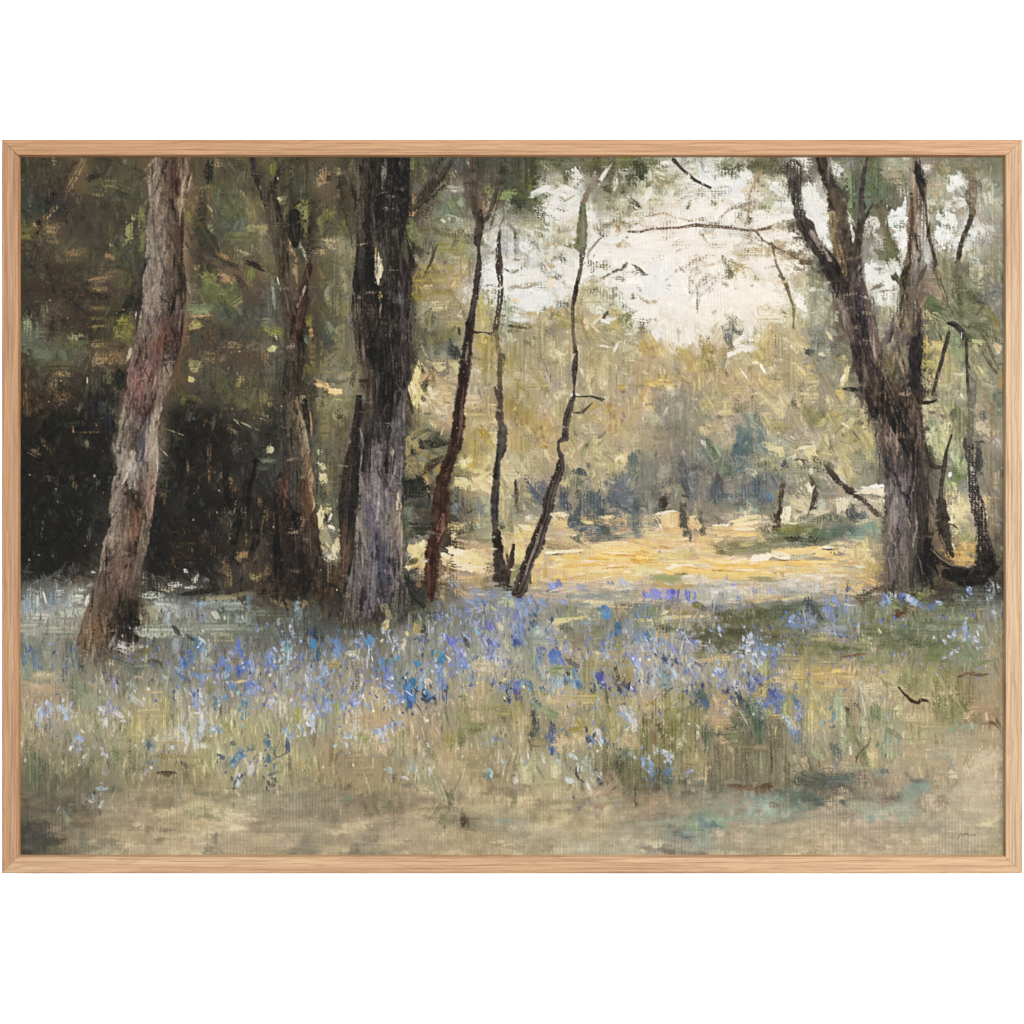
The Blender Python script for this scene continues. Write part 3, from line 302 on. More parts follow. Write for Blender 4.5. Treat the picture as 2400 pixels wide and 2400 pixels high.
    for p, k in (([D3(1085, 485, 16), D3(1120, 530, 22), D3(1180, 590, 26), D3(1230, 605, 20), D3(1250, 580, 30), D3(1305, 590, 14)], '4c3028'), ([D3(1530, 408, 14), D3(1600, 378, 26), D3(1690, 392, 26), D3(1775, 385, 10)], '68463a'), ([D3(650, 258, 10), D3(760, 240, 16), D3(840, 232, 10)], '7c6048'), ([D3(1700, 760, 10), D3(1800, 752, 16), D3(1840, 790, 18), D3(1860, 820, 8)], '7c5c40'), ([D3(125, 900, 8), D3(122, 1050, 12), D3(120, 1130, 8)], '5f4f38'), ([D3(850, 915, 10), D3(760, 1015, 18)], '5c5a44')): line(p, hexc(k), dry=.2, jag=.35)
    ys_, xs_ = np.nonzero(np.isin(LAB, (1, 2, 4, 8, 9)))            # broken bark: cracks, scumbles and bare tooth
    for i in rng.integers(0, len(ys_), 1500):
        x, y = xs_[i]/S+PX0, ys_[i]/S+PY0; lb = int(LAB[ys_[i], xs_[i]]); cc = IMG[ys_[i], xs_[i]].copy()
        f = rng.choice([.5, .62, .75, .85, 1.14, 1.28]); cc = np.clip(cc*f, .04, .8)
        if rng.random() < .06: cc = TAN*rng.uniform(.75, 1.05); a, w, h, dr = rng.normal(0, 8), rng.uniform(16, 50), rng.uniform(6, 16), .72
        else: a, w, h, dr = rng.normal(96 if lb == 1 else 88, 13), rng.uniform(14, 70), rng.uniform(3, 9), rng.uniform(.25, .55)
        dab(x, y, w, h, a, cc, dry=dr, soft=.4, jag=.5, brk=.55, hgt=.3, op=.85)
    finish()
    for p in SIGN: line(p, hexc('75604e'), dry=0, streak=.01, lab=20, jag=.1)
def pick(base, x, y, j=10):
    return base[int(min(max(Y(y+rng.normal(0, j)), 0), NH-1)), int(min(max(X(x+rng.normal(0, j)), 0), NW-1))]
def px_at(x, y): return IMG[int(min(max(Y(y), 0), NH-1)), int(min(max(X(x), 0), NW-1))]
def free_at(x, y):
    return LAB[int(min(max(Y(y), 0), NH-1)), int(min(max(X(x), 0), NW-1))] == 0
def small_touches(base):
    """the fine broken marks between the broad ones"""
    for i in range(3400):                                     # woods and foliage: short flicks, lighter and darker than what they lie on
        x, y = rng.uniform(PX0, PX1), rng.uniform(PY0, 1420)
        if not free_at(x, y): continue
        c = px_at(x, y); l = float(c.mean())
        f = rng.choice([.82, .9, 1.08, 1.16])
        if l > .7: f = rng.choice([.93, .97, 1.04, 1.05])
        if l < .22: f = rng.choice([.75, .85, 1.15, 1.4])
        if x < 950 and y < 900: f = 1+(f-1)*.55
        c2 = np.clip((c*.7+pick(base, x, y, 30)*.3)*f, 0, .95)
        if l < .25 and f > 1.2: c2 = c2*.6+TAN*l*1.1
        w = rng.uniform(7, 26); a = rng.normal(90, 30) if rng.random() < .6 else rng.normal(0, 18)
        if y > 1230 and 1000 < x < 2060 and f < 1: continue
        if y > 1230 and 1000 < x < 2060: a = rng.normal(0, 8); w *= 1.5
        dab(x, y, w, rng.uniform(3, 9), a, c2, dry=.35, soft=.3, jag=.5, brk=.5, hgt=.25)
    for i in range(520):                                      # twigs and leaves against the sky
        x, y = rng.uniform(1150, 2300), rng.uniform(370, 760)
        if not free_at(x, y): continue
        c = px_at(x, y)
        if c.mean() < .62: continue
        dens = (1-(y-370)/450)*.9+.25*(abs(x-1650) > 300)
        if rng.random() > dens: continue
        cc = np.array(rng.choice([0, 1, 2, 3]))
        col = [hexc('77705a'), hexc('8c7d68'), hexc('64604a'), hexc('9c8a74')][int(cc)]
        dab(x, y, rng.uniform(12, 60), rng.uniform(6, 20), rng.normal(0, 25), col, dry=rng.uniform(.55, .8), soft=.5, jag=.7, op=.75)
    for i in range(60):                                      # specks of bare canvas and dust-light in the dark wood
        x, y = rng.uniform(60, 800), rng.uniform(700, 1400)
        if px_at(x, y).mean() > .3: continue
        dab(x, y, rng.uniform(2, 5), rng.uniform(2, 3.5), rng.uniform(60, 120), hexc(['8a7a66', 'a39a8c', '6a5a48'][int(rng.integers(3))]), dry=0, soft=.3, brk=0)
    for i in range(90):
        x, y = rng.uniform(60, 800), rng.uniform(800, 1400)
        if px_at(x, y).mean() > .25 or not free_at(x, y): continue
        dab(x, y, rng.uniform(14, 46), rng.uniform(5, 14), rng.normal(88, 20), hexc(['5c4636', '6a543e', '4a3628', '54504a'][int(rng.integers(4))]), dry=.68, soft=.5, jag=.6)
    for i in range(5200):                                     # grass blades and stems
        x, y = rng.uniform(PX0, PX1), 1425+480*rng.beta(1.3, 1.55)
        if not free_at(x, y): continue
        c = px_at(x, y); b = pick(base, x, y, 24); f = rng.choice([.82, .9, .96, 1.08, 1.14])
        c2 = np.clip((c*.45+b*.55)*f*np.array([1.0, 1.0, .97]), 0, .9)
        dab(x, y, rng.uniform(9, 34), rng.uniform(2.2, 6), rng.normal(90, 12), c2, dry=.3, soft=.3, jag=.5, brk=.4, hgt=.25)
    cols = ['5c6cb8', '6c74c0', '8c94c8', '4858a0', '5460b0', '6c74a8', '7c80b8', '3c4a80']
    for i in range(1000):                                      # bluebells between the ones drawn one by one
        x = rng.uniform(PX0, 2300); t = rng.normal(0, 1)
        mid = 1570+.02*(1200-x)*.4-70*smooth(1500, 2200, x); y = mid+62*t
        if y < 1435 or not free_at(x, y) or rng.random() > (.35+.65*smooth(300, 700, x)*(1-.7*smooth(1700, 2150, x))): continue
        c = hexc(cols[int(rng.integers(8))]); l = c.mean()
        dab(x, y, rng.uniform(5, 12), rng.uniform(3, 6.5), rng.normal(90, 25), l+(c-l)*.8, dry=.2, soft=.2, jag=.5, brk=.55, hgt=.35)
    for i in range(90):
        x, y = rng.uniform(PX0, 1700), rng.uniform(1500, 1800)
        dab(x, y, rng.uniform(5, 12), rng.uniform(3, 7), rng.normal(90, 30), hexc(['bcb8b0', 'a8b0c0', 'c4b898', 'd0ccc4'][int(rng.integers(4))]), dry=.25, soft=.2, brk=.4, hgt=.3)
def blur(a, n):
    for ax in (0, 1):
        p = np.pad(a, [(n, n) if i == ax else (0, 0) for i in range(3)], 'edge'); cs = np.cumsum(p, ax)
        z = np.zeros_like(np.take(cs, [0], ax)); cs = np.concatenate([z, cs], ax); L = a.shape[ax]; w = 2*n+1
        a = (np.take(cs, range(w, w+L), ax)-np.take(cs, range(0, L), ax))/w
    return a
def finish():
    # one mixing correction over the palette: greyer darks, no violet cast outside the flowers and the violet barks
    l = IMG.mean(2, keepdims=True); free = (LAB == 0).astype(np.float32)
    k = (.15*(1-smooth(.2, .4, l))+.1*smooth(.6, .8, l))*free[..., None]+(.25+.2*(LAB == 4))[..., None]*(1-free[..., None])
    IMG[:] = IMG*(1-k)+l*np.array([1.03, 1., .95], np.float32)*k
    r, g_, b = IMG[..., 0], IMG[..., 1], IMG[..., 2]
    v = np.maximum((r+b)/2-g_, 0)*(1-smooth(.0, .07, b-r))*(.25+.75*free)
    IMG[..., 1] += .6*v*free; IMG[..., 2] -= .35*v*free
    l = IMG.mean(2, keepdims=True)
    sky = smooth(.66, .84, l)*(1-smooth(880, 960, (YY/S+PY0)))[..., None]*.52
    IMG[:] = IMG*(1-sky)+np.array([.922, .886, .822], np.float32)*sky
    IMG[:] = np.clip(IMG+.3*(IMG-blur(IMG, 2))+.1*(IMG-blur(IMG, 6)), .05, 1)
    l = IMG.mean(2, keepdims=True)
    IMG[:] = IMG*(1+.075*smooth(.25, .5, l)+.06*smooth(.5, .7, l)-.14*(1-smooth(.12, .26, l)))
    r, b = IMG[..., 0], IMG[..., 2]
    bl = smooth(.03, .18, b-r); IMG[..., 1] += .025*bl; IMG[..., 2] *= 1-.05*(1-bl)*(l[..., 0] < .78)*free
    gy = smooth(1480, 1560, YY/S+PY0)[..., None]*(1-bl[..., None]); IMG[:] = IMG*(1+.07*gy*smooth(.15, .4, l))+np.array([.012, .008, .0], np.float32)*gy
    l = IMG.mean(2, keepdims=True); k = .4*smooth(1470, 1560, YY/S+PY0)[..., None]*(1-bl[..., None])*(1-.8*smooth(-.01, .04, IMG[..., 1]-IMG[..., 0]))[..., None]*smooth(.2, .4, l)
    IMG[:] = IMG*(1-k)+l*np.array([1.09, 1.0, .855], np.float32)*k
    far = (smooth(1130, 1200, XX/S+PX0)*(1-smooth(2000, 2100, XX/S+PX0))*smooth(690, 780, YY/S+PY0)*(1-smooth(1180, 1260, YY/S+PY0))*free*smooth(.03, .14, IMG[..., 0]-IMG[..., 2]))[..., None]*.3
    IMG[:] = IMG*(1-far)+(l*np.array([1.08, 1.02, .86], np.float32)*.85+.12)*far
    near = smooth(1790, 1880, YY/S+PY0)[..., None]
    IMG[:] = IMG*(1-.3*near)+blur(IMG, 3)*.3*near
    IMG[:] = IMG*(1+near*(.05*np.clip(TOOTH, -1.2, 1.2)*(.5+.5*smooth(-.3, .4, N30))+.035*STV*(N9 > 0)+.03*STH)[..., None])
    wood = (free*(1-smooth(900, 1050, XX/S+PX0))*(1-smooth(950, 1100, YY/S+PY0)))[..., None]; IMG[:] = IMG*(1+wood*np.array([.05, .005, -.075], np.float32))
    l = IMG.mean(2, keepdims=True); k = .3*near*(1-.8*smooth(-.01, .04, IMG[..., 1]-IMG[..., 0]))[..., None]
    IMG[:] = IMG*(1-k)+l*np.array([1.125, 1.0, .86], np.float32)*k
    IMG[:] = np.where(IMG > .82, .82+(IMG-.82)*.62, IMG)
    IMG[:] = np.clip(IMG, .05, 1)
    # canvas showing through: ribbed warp and weft, stronger where the paint is thin
    thin = np.clip(1-HGT*.6, .25, 1)
    k = (.35+.65*smooth(-.4, .5, N30+.4*N9))*thin
    m = 1+k*((.035*RIB+.02*WEFT))+.04*GRAIN*thin
    sp = (.22*smooth(.75, 1.25, TOOTH+.9*N30)*thin*smooth(.75, .3, l[..., 0]))[..., None] if False else 0
    IMG[:] = np.clip(IMG*m[..., None], 0, 1)
# ---- touches read off the photograph, window by window: x y length breadth angle colour kind
GRID = """443 443 654 443 554 654 644 544 554 553 554 443 554 443 333 444 554 555 443 554 443 665 776 655 665 998 aaa bbb bbb 998 665 888 655 777 665 998 877 776 776 776
444 433 654 454 554 555 755 554 554 554 443 454 655 544 322 443 654 877 544 555 554 bbb bbb 887 776 bba bba ccc ddd cba bba 544 aaa 443 676 665 887 998 aaa 887
344 334 443 443 443 554 755 654 565 665 443 332 554 443 322 221 655 676 654 655 665 bbb ccc 998 bba cba cba ccb dcb cba bba ccc ccc 554 676 665 bbb 887 999 998
553 544 444 444 444 565 766 543 455 666 544 222 554 554 332 332 665 998 887 aaa aa9 bba ba9 cbb cba dcb dcb dcc ccb cbb cba 544 ccc 554 665 a99 ccd 776 ccd 988
433 554 554 443 454 444 876 433 554 665 665 444 665 887 221 443 887 886 886 aab aaa bba bbb ddd dcb edc edd edc dcb cba cb9 987 999 554 888 a99 aaa 877 bbb 887
443 433 443 655 443 444 766 443 655 654 665 544 554 665 221 332 876 987 988 ccc ccc ccc ccb ddc ddc edd edd dcb dcb dca dcb ba9 554 443 aaa bbb 877 776 665 776
433 433 433 544 443 333 766 554 564 544 555 544 554 777 221 332 986 a97 bbb ddd ddd ccc ba9 cba ddc dde edd dcc edc edc dcb bba 887 443 bbb bbb 655 987 776 777
443 544 433 443 443 433 766 654 565 445 555 443 554 666 322 333 998 987 a97 998 ccd a97 a97 bba bba edc edc edc edb dcb ca9 bba 998 543 887 aa9 655 776 776 776
566 544 433 443 664 766 755 543 444 554 665 432 455 666 322 322 665 776 a97 997 987 987 a97 a97 aa9 ba8 dcb edc ca9 bba ba8 a97 888 654 443 988 554 887 776 887
443 565 555 654 654 765 644 444 544 544 555 443 554 776 221 322 776 666 a97 a97 a97 a97 a97 a97 a97 b97 ba8 b97 a97 ba8 b97 a97 888 776 433 655 443 a97 776 887
433 443 433 333 333 655 644 555 444 554 444 443 777 887 322 332 b97 a97 a98 a97 a97 a98 987 ba8 a98 b96 a97 b97 b97 b97 a97 a97 887 a97 433 665 332 a98 887 887
432 433 333 223 655 655 443 444 443 554 444 333 776 776 322 333 cb9 ba8 a98 986 a96 a97 a97 a97 a98 b97 988 887 a97 b97 a98 ba8 987 887 433 433 433 887 887 776
322 222 222 223 766 655 222 222 333 443 333 444 665 665 322 433 887 b98 a97 a87 a96 b97 a97 b97 b97 a98 888 887 b98 988 a98 987 886 a97 554 332 433 a98 887 887
222 222 322 222 766 766 222 222 322 333 333 444 665 655 333 444 665 665 a96 ba7 a97 b96 a97 a97 a98 a97 877 777 a98 887 998 a98 a98 a97 987 433 443 aa8 776 988
222 322 222 222 877 655 222 322 322 333 444 544 776 443 333 544 887 775 a96 ba8 ba8 a97 b97 a97 ba8 777 877 777 777 888 887 998 a98 a98 777 444 433 776 998 776
222 222 222 222 544 433 222 322 433 333 333 544 776 332 444 444 665 664 ca8 ba8 ba8 987 887 a98 777 777 877 667 776 777 777 887 776 a98 887 544 443 776 888 776
222 222 222 333 544 222 332 222 222 322 322 433 665 222 554 555 444 432 887 998 887 777 877 776 667 777 776 777 877 788 776 ba8 988 987 ba9 555 443 766 ba9 766
222 222 222 333 544 222 322 222 433 322 322 322 887 332 555 765 444 543 887 997 a98 a98 ca8 777 777 a98 da8 987 988 ca8 a98 887 887 777 998 555 433 765 a98 766
222 222 222 333 544 222 322 322 322 543 322 322 998 432 445 655 998 432 b98 a97 da8 ba8 ba8 da8 eb8 da8 ca8 da8 a97 887 887 887 776 988 998 544 443 765 a96 665
222 222 322 433 655 222 322 222 433 543 322 322 776 332 444 444 b98 644 ca8 987 ba8 ca8 eb8 eb8 eb8 dc9 db8 db9 eb8 eb9 ca8 cb9 ca9 ba8 a97 544 443 543 987 443
666 777 777 554 543 444 555 444 443 433 433 322 433 322 433 444 333 765 a98 777 997 b99 ba9 a99 aa9 b98 98b aa9 aaa ba9 a99 aaa ba9 a98 987 433 443 433 443 444
899 99a 999 764 543 998 889 888 677 665 555 666 444 433 433 333 554 776 778 88a 88a 888 887 aa9 776 787 987 988 888 776 776 777 777 778 776 777 776 777 777 777
888 887 765 654 322 665 777 776 665 555 555 556 445 554 554 777 998 777 88a 99a 88a 999 887 777 778 888 998 99a 665 665 776 777 777 888 888 887 776 776 888 887
566 777 666 543 554 665 667 668 669 666 667 667 667 777 665 777 778 779 888 99a 888 889 987 997 888 998 88a 888 887 888 778 776 776 777 887 776 776 776 777 887
787 887 776 776 665 776 677 777 669 777 778 88a 777 887 667 677 888 778 997 998 887 998 887 788 986 99a 888 889 997 889 888 997 a97 a86 a97 a97 886 986 776 887
a87 987 776 887 887 997 887 888 778 888 99a 889 887 889 a97 778 779 987 a97 886 887 a97 a97 886 886 988 997 776 986 886 779 887 997 987 998 987 987 a97 986 987
997 98a 997 887 997 a97 997 99a 997 997 887 998 88a a98 a97 a97 987 887 986 886 986 887 986 886 997 987 886 886 a87 777 776 887 a97 887 887 887 a97 986 776 a87
987 887 88a 887 997 997 99a 997 997 997 997 887 987 998 a98 a98 987 986 887 887 987 776 a97 997 998 775 997 776 776 665 665 887 888 887 887 998 997 987 987 987
776 776 776 887 887 887 986 996 888 998 997 997 986 876 986 887 998 a97 986 987 997 998 887 776 775 776 775 986 876 776 776 887 876 987 987 997 a97 987 a98 a98
665 665 665 776 886 876 775 986 997 887 997 886 986 986 986 986 887 987 a97 986 998 997 998 987 775 665 777 776 665 665 776 776 555 666 766 987 987 887 a98 a98
665 665 554 776 987 987 986 997 997 998 887 777 776 876 775 876 a97 776 a97 a97 a97 a97 a97 987 887 876 986 777 787 877 667 788 556 777 888 888 887 a98 a98 a98
554 665 765 876 a97 a97 a97 a97 a98 a98 987 887 887 a97 987 987 a97 886 876 887 997 a97 997 a97 998 887 777 787 788 887 888 888 a98 a98 988 998 998 998 998 997
444 665 876 998 a97 a98 a97 a98 a98 a97 a97 776 a97 987 887 a97 987 a97 a97 a97 998 a97 998 997 998 998 888 888 998 998 998 a97 a97 a98 a98 a98 a98 998 998 997
"""
DATA = {}
DATA['A'] = '''265 50 70 60 0 8a7a5e d;60 130 260 60 75 3e3a30;110 120 180 40 60 37322a;170 130 120 90 90 4a4239;330 100 300 90 110 4a483a;370 140 300 50 118 3b352c;425 175 330 60 118 83715a d
560 180 130 50 150 35342a;700 220 180 120 0 6e6648 d;880 150 130 120 90 454a36;820 280 200 120 20 454838;600 300 140 60 0 6b6049 d;160 400 150 200 90 26302f k;150 520 60 60 90 2a2624 k;150 580 60 20 110 2e2623
240 440 190 50 135 8a7554 d;130 540 90 50 70 8f7a58 d;60 570 130 90 0 66683f s;60 620 110 60 0 6d6d42;250 560 180 140 0 76654c d;260 650 160 60 0 6f5f4a d;430 740 180 80 0 7c6550 d;400 800 180 40 0 6d5a49 d
560 500 300 200 90 46423a s;700 560 200 60 90 4c4c38;840 590 120 70 90 8c9060 k;870 480 60 60 0 8a8462 d;930 500 240 60 90 7f8056;940 640 200 50 95 6f7350;700 690 50 30 90 8a8070 d;690 770 130 60 20 77644c d;720 840 100 60 0 3c423a
600 940 220 60 -8 7b6650 d;720 900 160 50 -8 7f6b52 d;590 1020 200 60 0 7a6a4a d;430 980 160 40 0 6c5a4a d;450 1000 200 120 0 3d372e s;800 960 200 160 100 4f5038;860 1130 140 110 110 2c2a30 k;780 1200 110 40 -10 2c2a2a k;880 1000 80 60 90 333038
130 1080 260 100 0 433a33 s;100 1220 100 140 60 3d332c;200 1240 180 70 90 748070;120 1320 200 160 90 6a7567;60 1300 120 70 90 7b8577 d;160 1500 240 160 0 5f6c5f s;430 1420 240 180 20 5e6548 s;430 1380 140 60 0 7d8068 d;240 1300 200 120 0 3c352d s
600 1300 170 30 -4 776843 d;600 1240 150 30 0 6c5f3e d;590 1160 160 40 0 6b5c40 d;560 1080 240 90 0 3a3629;800 1310 200 150 110 75723d;790 1260 100 60 0 85803f;760 1360 100 60 0 7d7a48;600 1440 160 80 0 7e7050 d;700 1430 180 80 0 5a4a3c d
650 1540 190 100 0 8d765c d;690 1500 120 40 0 93785f d;840 1510 100 30 105 a59c98 i;340 1600 260 80 0 5b5a45;330 1660 180 50 0 8a7656 d;270 1740 160 100 90 75604a d;60 1720 160 50 80 7c5c40 d;40 1650 150 40 80 3a2c26
590 1700 160 120 100 444a3e;520 1710 50 12 90 a9a99a i;765 1680 160 60 90 1f2220 k;680 1680 130 80 90 565648;1345 110 180 60 90 57543d;1440 130 130 90 90 252d29 k;1510 70 80 60 0 8b7a5f d;1420 260 160 60 -5 74694f d;1390 330 180 60 -15 8a7560 d
1400 400 200 100 90 3a3c30;1450 420 120 24 65 8f8570 d;1300 470 130 80 60 72743f;1600 400 200 180 60 585a40;1690 300 90 40 60 8d7d68 d;1760 440 260 90 75 77704f;1840 380 150 20 65 8a8060 d;1830 560 140 90 0 8a8762;1760 560 80 60 0 8f8b6e
1680 620 340 100 0 5f6842;1450 560 90 60 70 758068;1400 620 300 160 60 383d30;1300 730 160 20 60 4d4a40 k;1340 850 80 40 0 7c6b4b d;1560 780 120 60 40 7d6347 d;1600 830 220 40 20 2f2b24;1780 830 130 50 20 2d2822 k;1700 740 120 40 20 8d8c78 d
1750 900 120 90 100 68733f;1570 940 180 110 30 8d745e d;1680 960 150 50 60 3a2e26;1430 940 140 150 60 717a48;1480 1050 260 160 25 69724a;1540 1080 120 100 0 64693f;1370 1180 160 100 0 78896c k;1380 1220 140 16 -3 b09468;1340 1290 90 60 0 a09a68 k
1440 1280 160 120 30 3b3a33 d;1540 1200 200 140 60 47524c;1530 1310 120 30 80 3e3830;1620 1450 160 110 0 786a4f d;1450 1540 180 130 0 6f6250 d;1340 1400 200 100 90 373a36;1330 1600 100 100 0 8e8b66 k;1305 1700 50 45 30 b0a97a i
1260 1620 160 60 90 47483a;1500 1700 240 200 90 52533d;1690 1720 160 140 90 77704e d;1860 1520 130 60 90 7d6348 d;1915 1470 60 40 10 bdbd90 i;1900 1330 100 60 35 8a9a4a k;1880 1250 90 70 0 6c7d6a
'''
DATA['B'] = '''50 120 160 90 90 68672f;430 160 170 110 60 86705a d;400 230 100 70 90 8a7862 d;480 180 50 40 90 3c3028;350 100 150 60 90 5c4f3e d;180 200 330 100 90 46412f v;310 200 250 60 90 4a4433 v;80 200 150 50 100 221f1d k;92 180 30 6 90 c0c0b4 i
550 130 60 40 70 8c8a6e k;640 130 100 50 100 5f5c3c;130 340 120 70 100 74725c;105 330 60 24 90 a8a49c d;150 440 140 50 110 6a624c;295 450 190 100 90 787c54 v;260 400 60 60 0 82865c k;300 560 170 40 80 605c40;360 590 150 40 100 4c4430
200 570 240 80 90 1f1d1b k;210 500 190 70 90 221f1c k;195 720 110 24 55 b08c70 k;180 660 100 16 60 a08468 k;240 700 80 60 90 4a565a;280 720 130 24 65 8a8f88 k;300 780 90 16 60 9c9c94;310 850 160 60 80 5c4c38 d;230 880 260 60 90 7a6e52 v
430 520 240 80 90 5c6040 v;470 450 140 100 90 68683f;600 550 180 130 60 5f623c d;500 300 240 90 90 5c5238 d;590 360 300 30 80 3d3a28;520 690 190 130 0 928878 d;470 640 110 40 0 98907c d;420 740 120 60 0 8a7c68 d;560 720 150 60 90 8c8270
540 860 300 200 90 75776a v;470 860 200 60 90 56583f;420 900 160 100 60 6a6040 d;600 960 240 60 90 80806a v;470 1060 200 60 90 7c7c70;520 1140 180 120 90 707458 d;480 1300 120 70 70 6a7468 k;600 1180 220 90 90 70704e v;440 1200 140 80 60 5c5c44
570 1360 300 100 90 74745c v;400 1180 120 60 90 4c4438 d;330 1260 90 50 90 7a7440 k;345 1340 70 30 80 a08858 k;310 1400 140 50 60 56686c k;340 1480 160 40 80 6c5c38;250 1520 110 50 60 262024 k;400 1560 260 130 90 6e684c v
60 1330 110 60 20 808a48 k;80 1380 40 10 80 a8b0a8;60 1460 60 40 -15 b0b894 i;70 1600 300 120 90 474a46 v;30 1180 280 60 90 5c6468 v;60 1060 200 24 85 84888c k;110 1000 130 8 75 b4b4ac i;95 960 40 10 80 c4c4bc i
190 1450 140 60 60 4f4838;330 1620 130 60 30 66643a;180 1710 100 60 0 5f6a40;290 1740 180 110 0 3a3028 d;480 1640 130 40 0 7a7454 d;560 1720 160 60 0 4c4e3c d;430 1740 100 60 30 d0ae88 k;530 1790 110 50 5 dcb894 i;630 1620 80 60 0 52664e d;700 1600 120 60 90 5c5c54 d;760 1580 60 40 60 8a7058 d
850 870 260 60 93 cdb888 i;848 780 90 40 85 c4b080 i;860 1060 60 50 90 a8906c d;870 1160 130 20 110 6c6250 k;830 660 180 40 100 8a7a60 d;900 700 130 20 80 9a9080 d;890 150 250 60 90 6d7058 d;880 200 200 40 95 8a8c78 d;720 200 130 40 60 706040 d;710 345 40 24 0 c0a878 d
680 110 120 50 60 66664a;690 410 160 40 95 6c6e44;660 330 140 40 90 55432f
1110 90 170 60 90 6d7040 v;1180 130 220 110 90 6c6a50 d;1140 250 100 60 90 6a6c70 d;1280 100 200 100 110 3c3930;1370 160 180 100 100 55503a;1260 230 260 80 130 39362c;1430 260 190 60 0 a8a498 d;1430 170 110 60 60 988a74 d
1300 300 130 30 0 6f7840;1240 320 230 60 140 2e2a24;1160 390 180 30 140 24211e k;1120 350 100 40 90 9c7c60 d;1090 395 60 16 0 5a4438;1120 440 80 40 140 a8846c d;1220 420 180 110 120 4a3f2c d;1300 360 100 50 0 55402e d;1400 380 200 130 60 6f7854 v;1480 360 120 60 90 8c9078
1110 580 200 100 75 66704a k;1160 610 120 60 90 74785a;1340 500 180 80 -10 8a7444 d;1430 490 160 50 20 b4b4ac d;1400 600 300 90 10 6c6438 d;1480 590 160 80 0 5c5430 d;1240 530 160 60 100 7c6c4c d;1250 660 130 30 110 5c5240 d
1255 800 220 24 105 4a4636 k;1270 760 110 24 110 54523c k;1220 890 80 30 110 5c5640 k;1440 760 180 150 0 9c9678 d;1370 700 200 110 0 8a8044 v;1480 690 140 100 90 8f8654;1300 900 300 160 0 a08c50 v;1440 960 160 160 0 b09468 v;1160 950 180 120 0 98843c v;1500 860 160 120 90 a89468 v
1180 1050 200 60 0 9c8848;1160 1090 120 40 0 8a8030;1330 1040 240 60 0 8c7430 d;1300 1140 220 70 0 c4b898 d;1300 1180 160 60 0 b8ac88 d;1400 1130 180 90 0 948460;1150 1160 120 70 90 6c6650 d;1330 1200 140 50 0 746848 d;1430 1280 200 130 0 9c9064 v
1150 1350 200 110 60 585440 d;1160 1450 150 90 0 504c3c d;1300 1400 170 100 -30 5c5438 d;1250 1400 110 60 60 726c48;1230 1270 160 120 90 8a8058 v;1380 1370 100 120 90 82794c v;1465 1340 60 24 80 48423a k;1425 1490 130 100 70 3a3a40 k;1400 1440 80 60 60 48484c
1320 1580 200 120 0 b09c78 v;1210 1510 180 24 70 a8a080;1440 1610 100 60 60 b8b080 k;1150 1640 140 60 100 d0bc88 i;1130 1720 130 60 90 d4c090 i;1090 1740 60 40 60 e0cc98 i;1200 1740 160 40 130 54503c k;1180 1620 80 40 60 504838;1270 1720 120 50 90 6c6448;1380 1740 180 120 0 c4a888 v
1260 1620 80 40 60 6c6040 d;1200 1780 110 40 60 5c5038
1570 200 350 110 90 53492f v;1540 60 110 50 90 8c8468 d;1700 280 160 90 60 8c8c5c v;1670 390 140 90 90 b0886c d;1600 330 200 120 90 6c5a48 d;1820 310 160 90 -10 84905a k;1850 200 160 130 90 434838;1780 160 200 60 105 3c3a2c;1700 160 150 130 90 52503a
1730 440 220 110 60 96968c d;1850 420 160 90 60 8c9484 d;1770 500 130 60 0 9a948c d;1830 560 150 110 0 bcbcb8 d;1900 600 130 100 0 c4c6c4 d;1900 420 90 80 0 5a6044;1540 560 130 120 60 a89c84 d
1690 620 80 120 90 c0bcb4 k;1690 580 90 50 90 a8a498 d;1680 720 110 70 0 a49888 d;1690 880 150 110 90 c8d2da k;1660 960 90 80 90 c4ccd0 k;1690 1030 180 50 0 d0cfc8 i;1700 990 100 30 0 6a605c d;1680 1050 160 30 0 c8c4b4
1850 890 200 110 0 d4d6d8 k;1900 950 200 120 90 d4d8d8 k;1840 1060 160 80 90 ccd4d8 k;1860 1010 60 80 60 b4a490 d;1830 700 110 80 90 c4c4c0 d;1830 760 120 60 0 a8a498 d;1840 880 70 16 20 6c6c68 k;1890 1200 130 50 0 c8c4b4 d;1900 1240 60 50 90 d0d0cc k
1650 1150 200 130 90 a8985c v;1660 1250 180 130 90 a89458 v;1830 1170 160 90 80 8c9470 v;1880 1110 100 60 60 8c8c6c d;1650 1345 160 14 3 24201c k;1600 1345 40 20 0 2a241c;1700 1360 60 14 15 2a241e k;1890 1300 90 22 5 2a2620 k;1880 1330 90 40 0 7c7c50;1780 1270 160 80 90 7a6a44 d
1660 1440 190 160 90 a08c48 v;1790 1520 90 40 40 4c4830 k;1880 1500 160 120 90 a0904c v;1740 1450 150 60 60 907c4c d;1660 1600 220 160 90 98854c v;1850 1620 200 140 90 a89448 v;1780 1600 140 60 90 746838;1880 1720 160 100 0 b8a070
'''
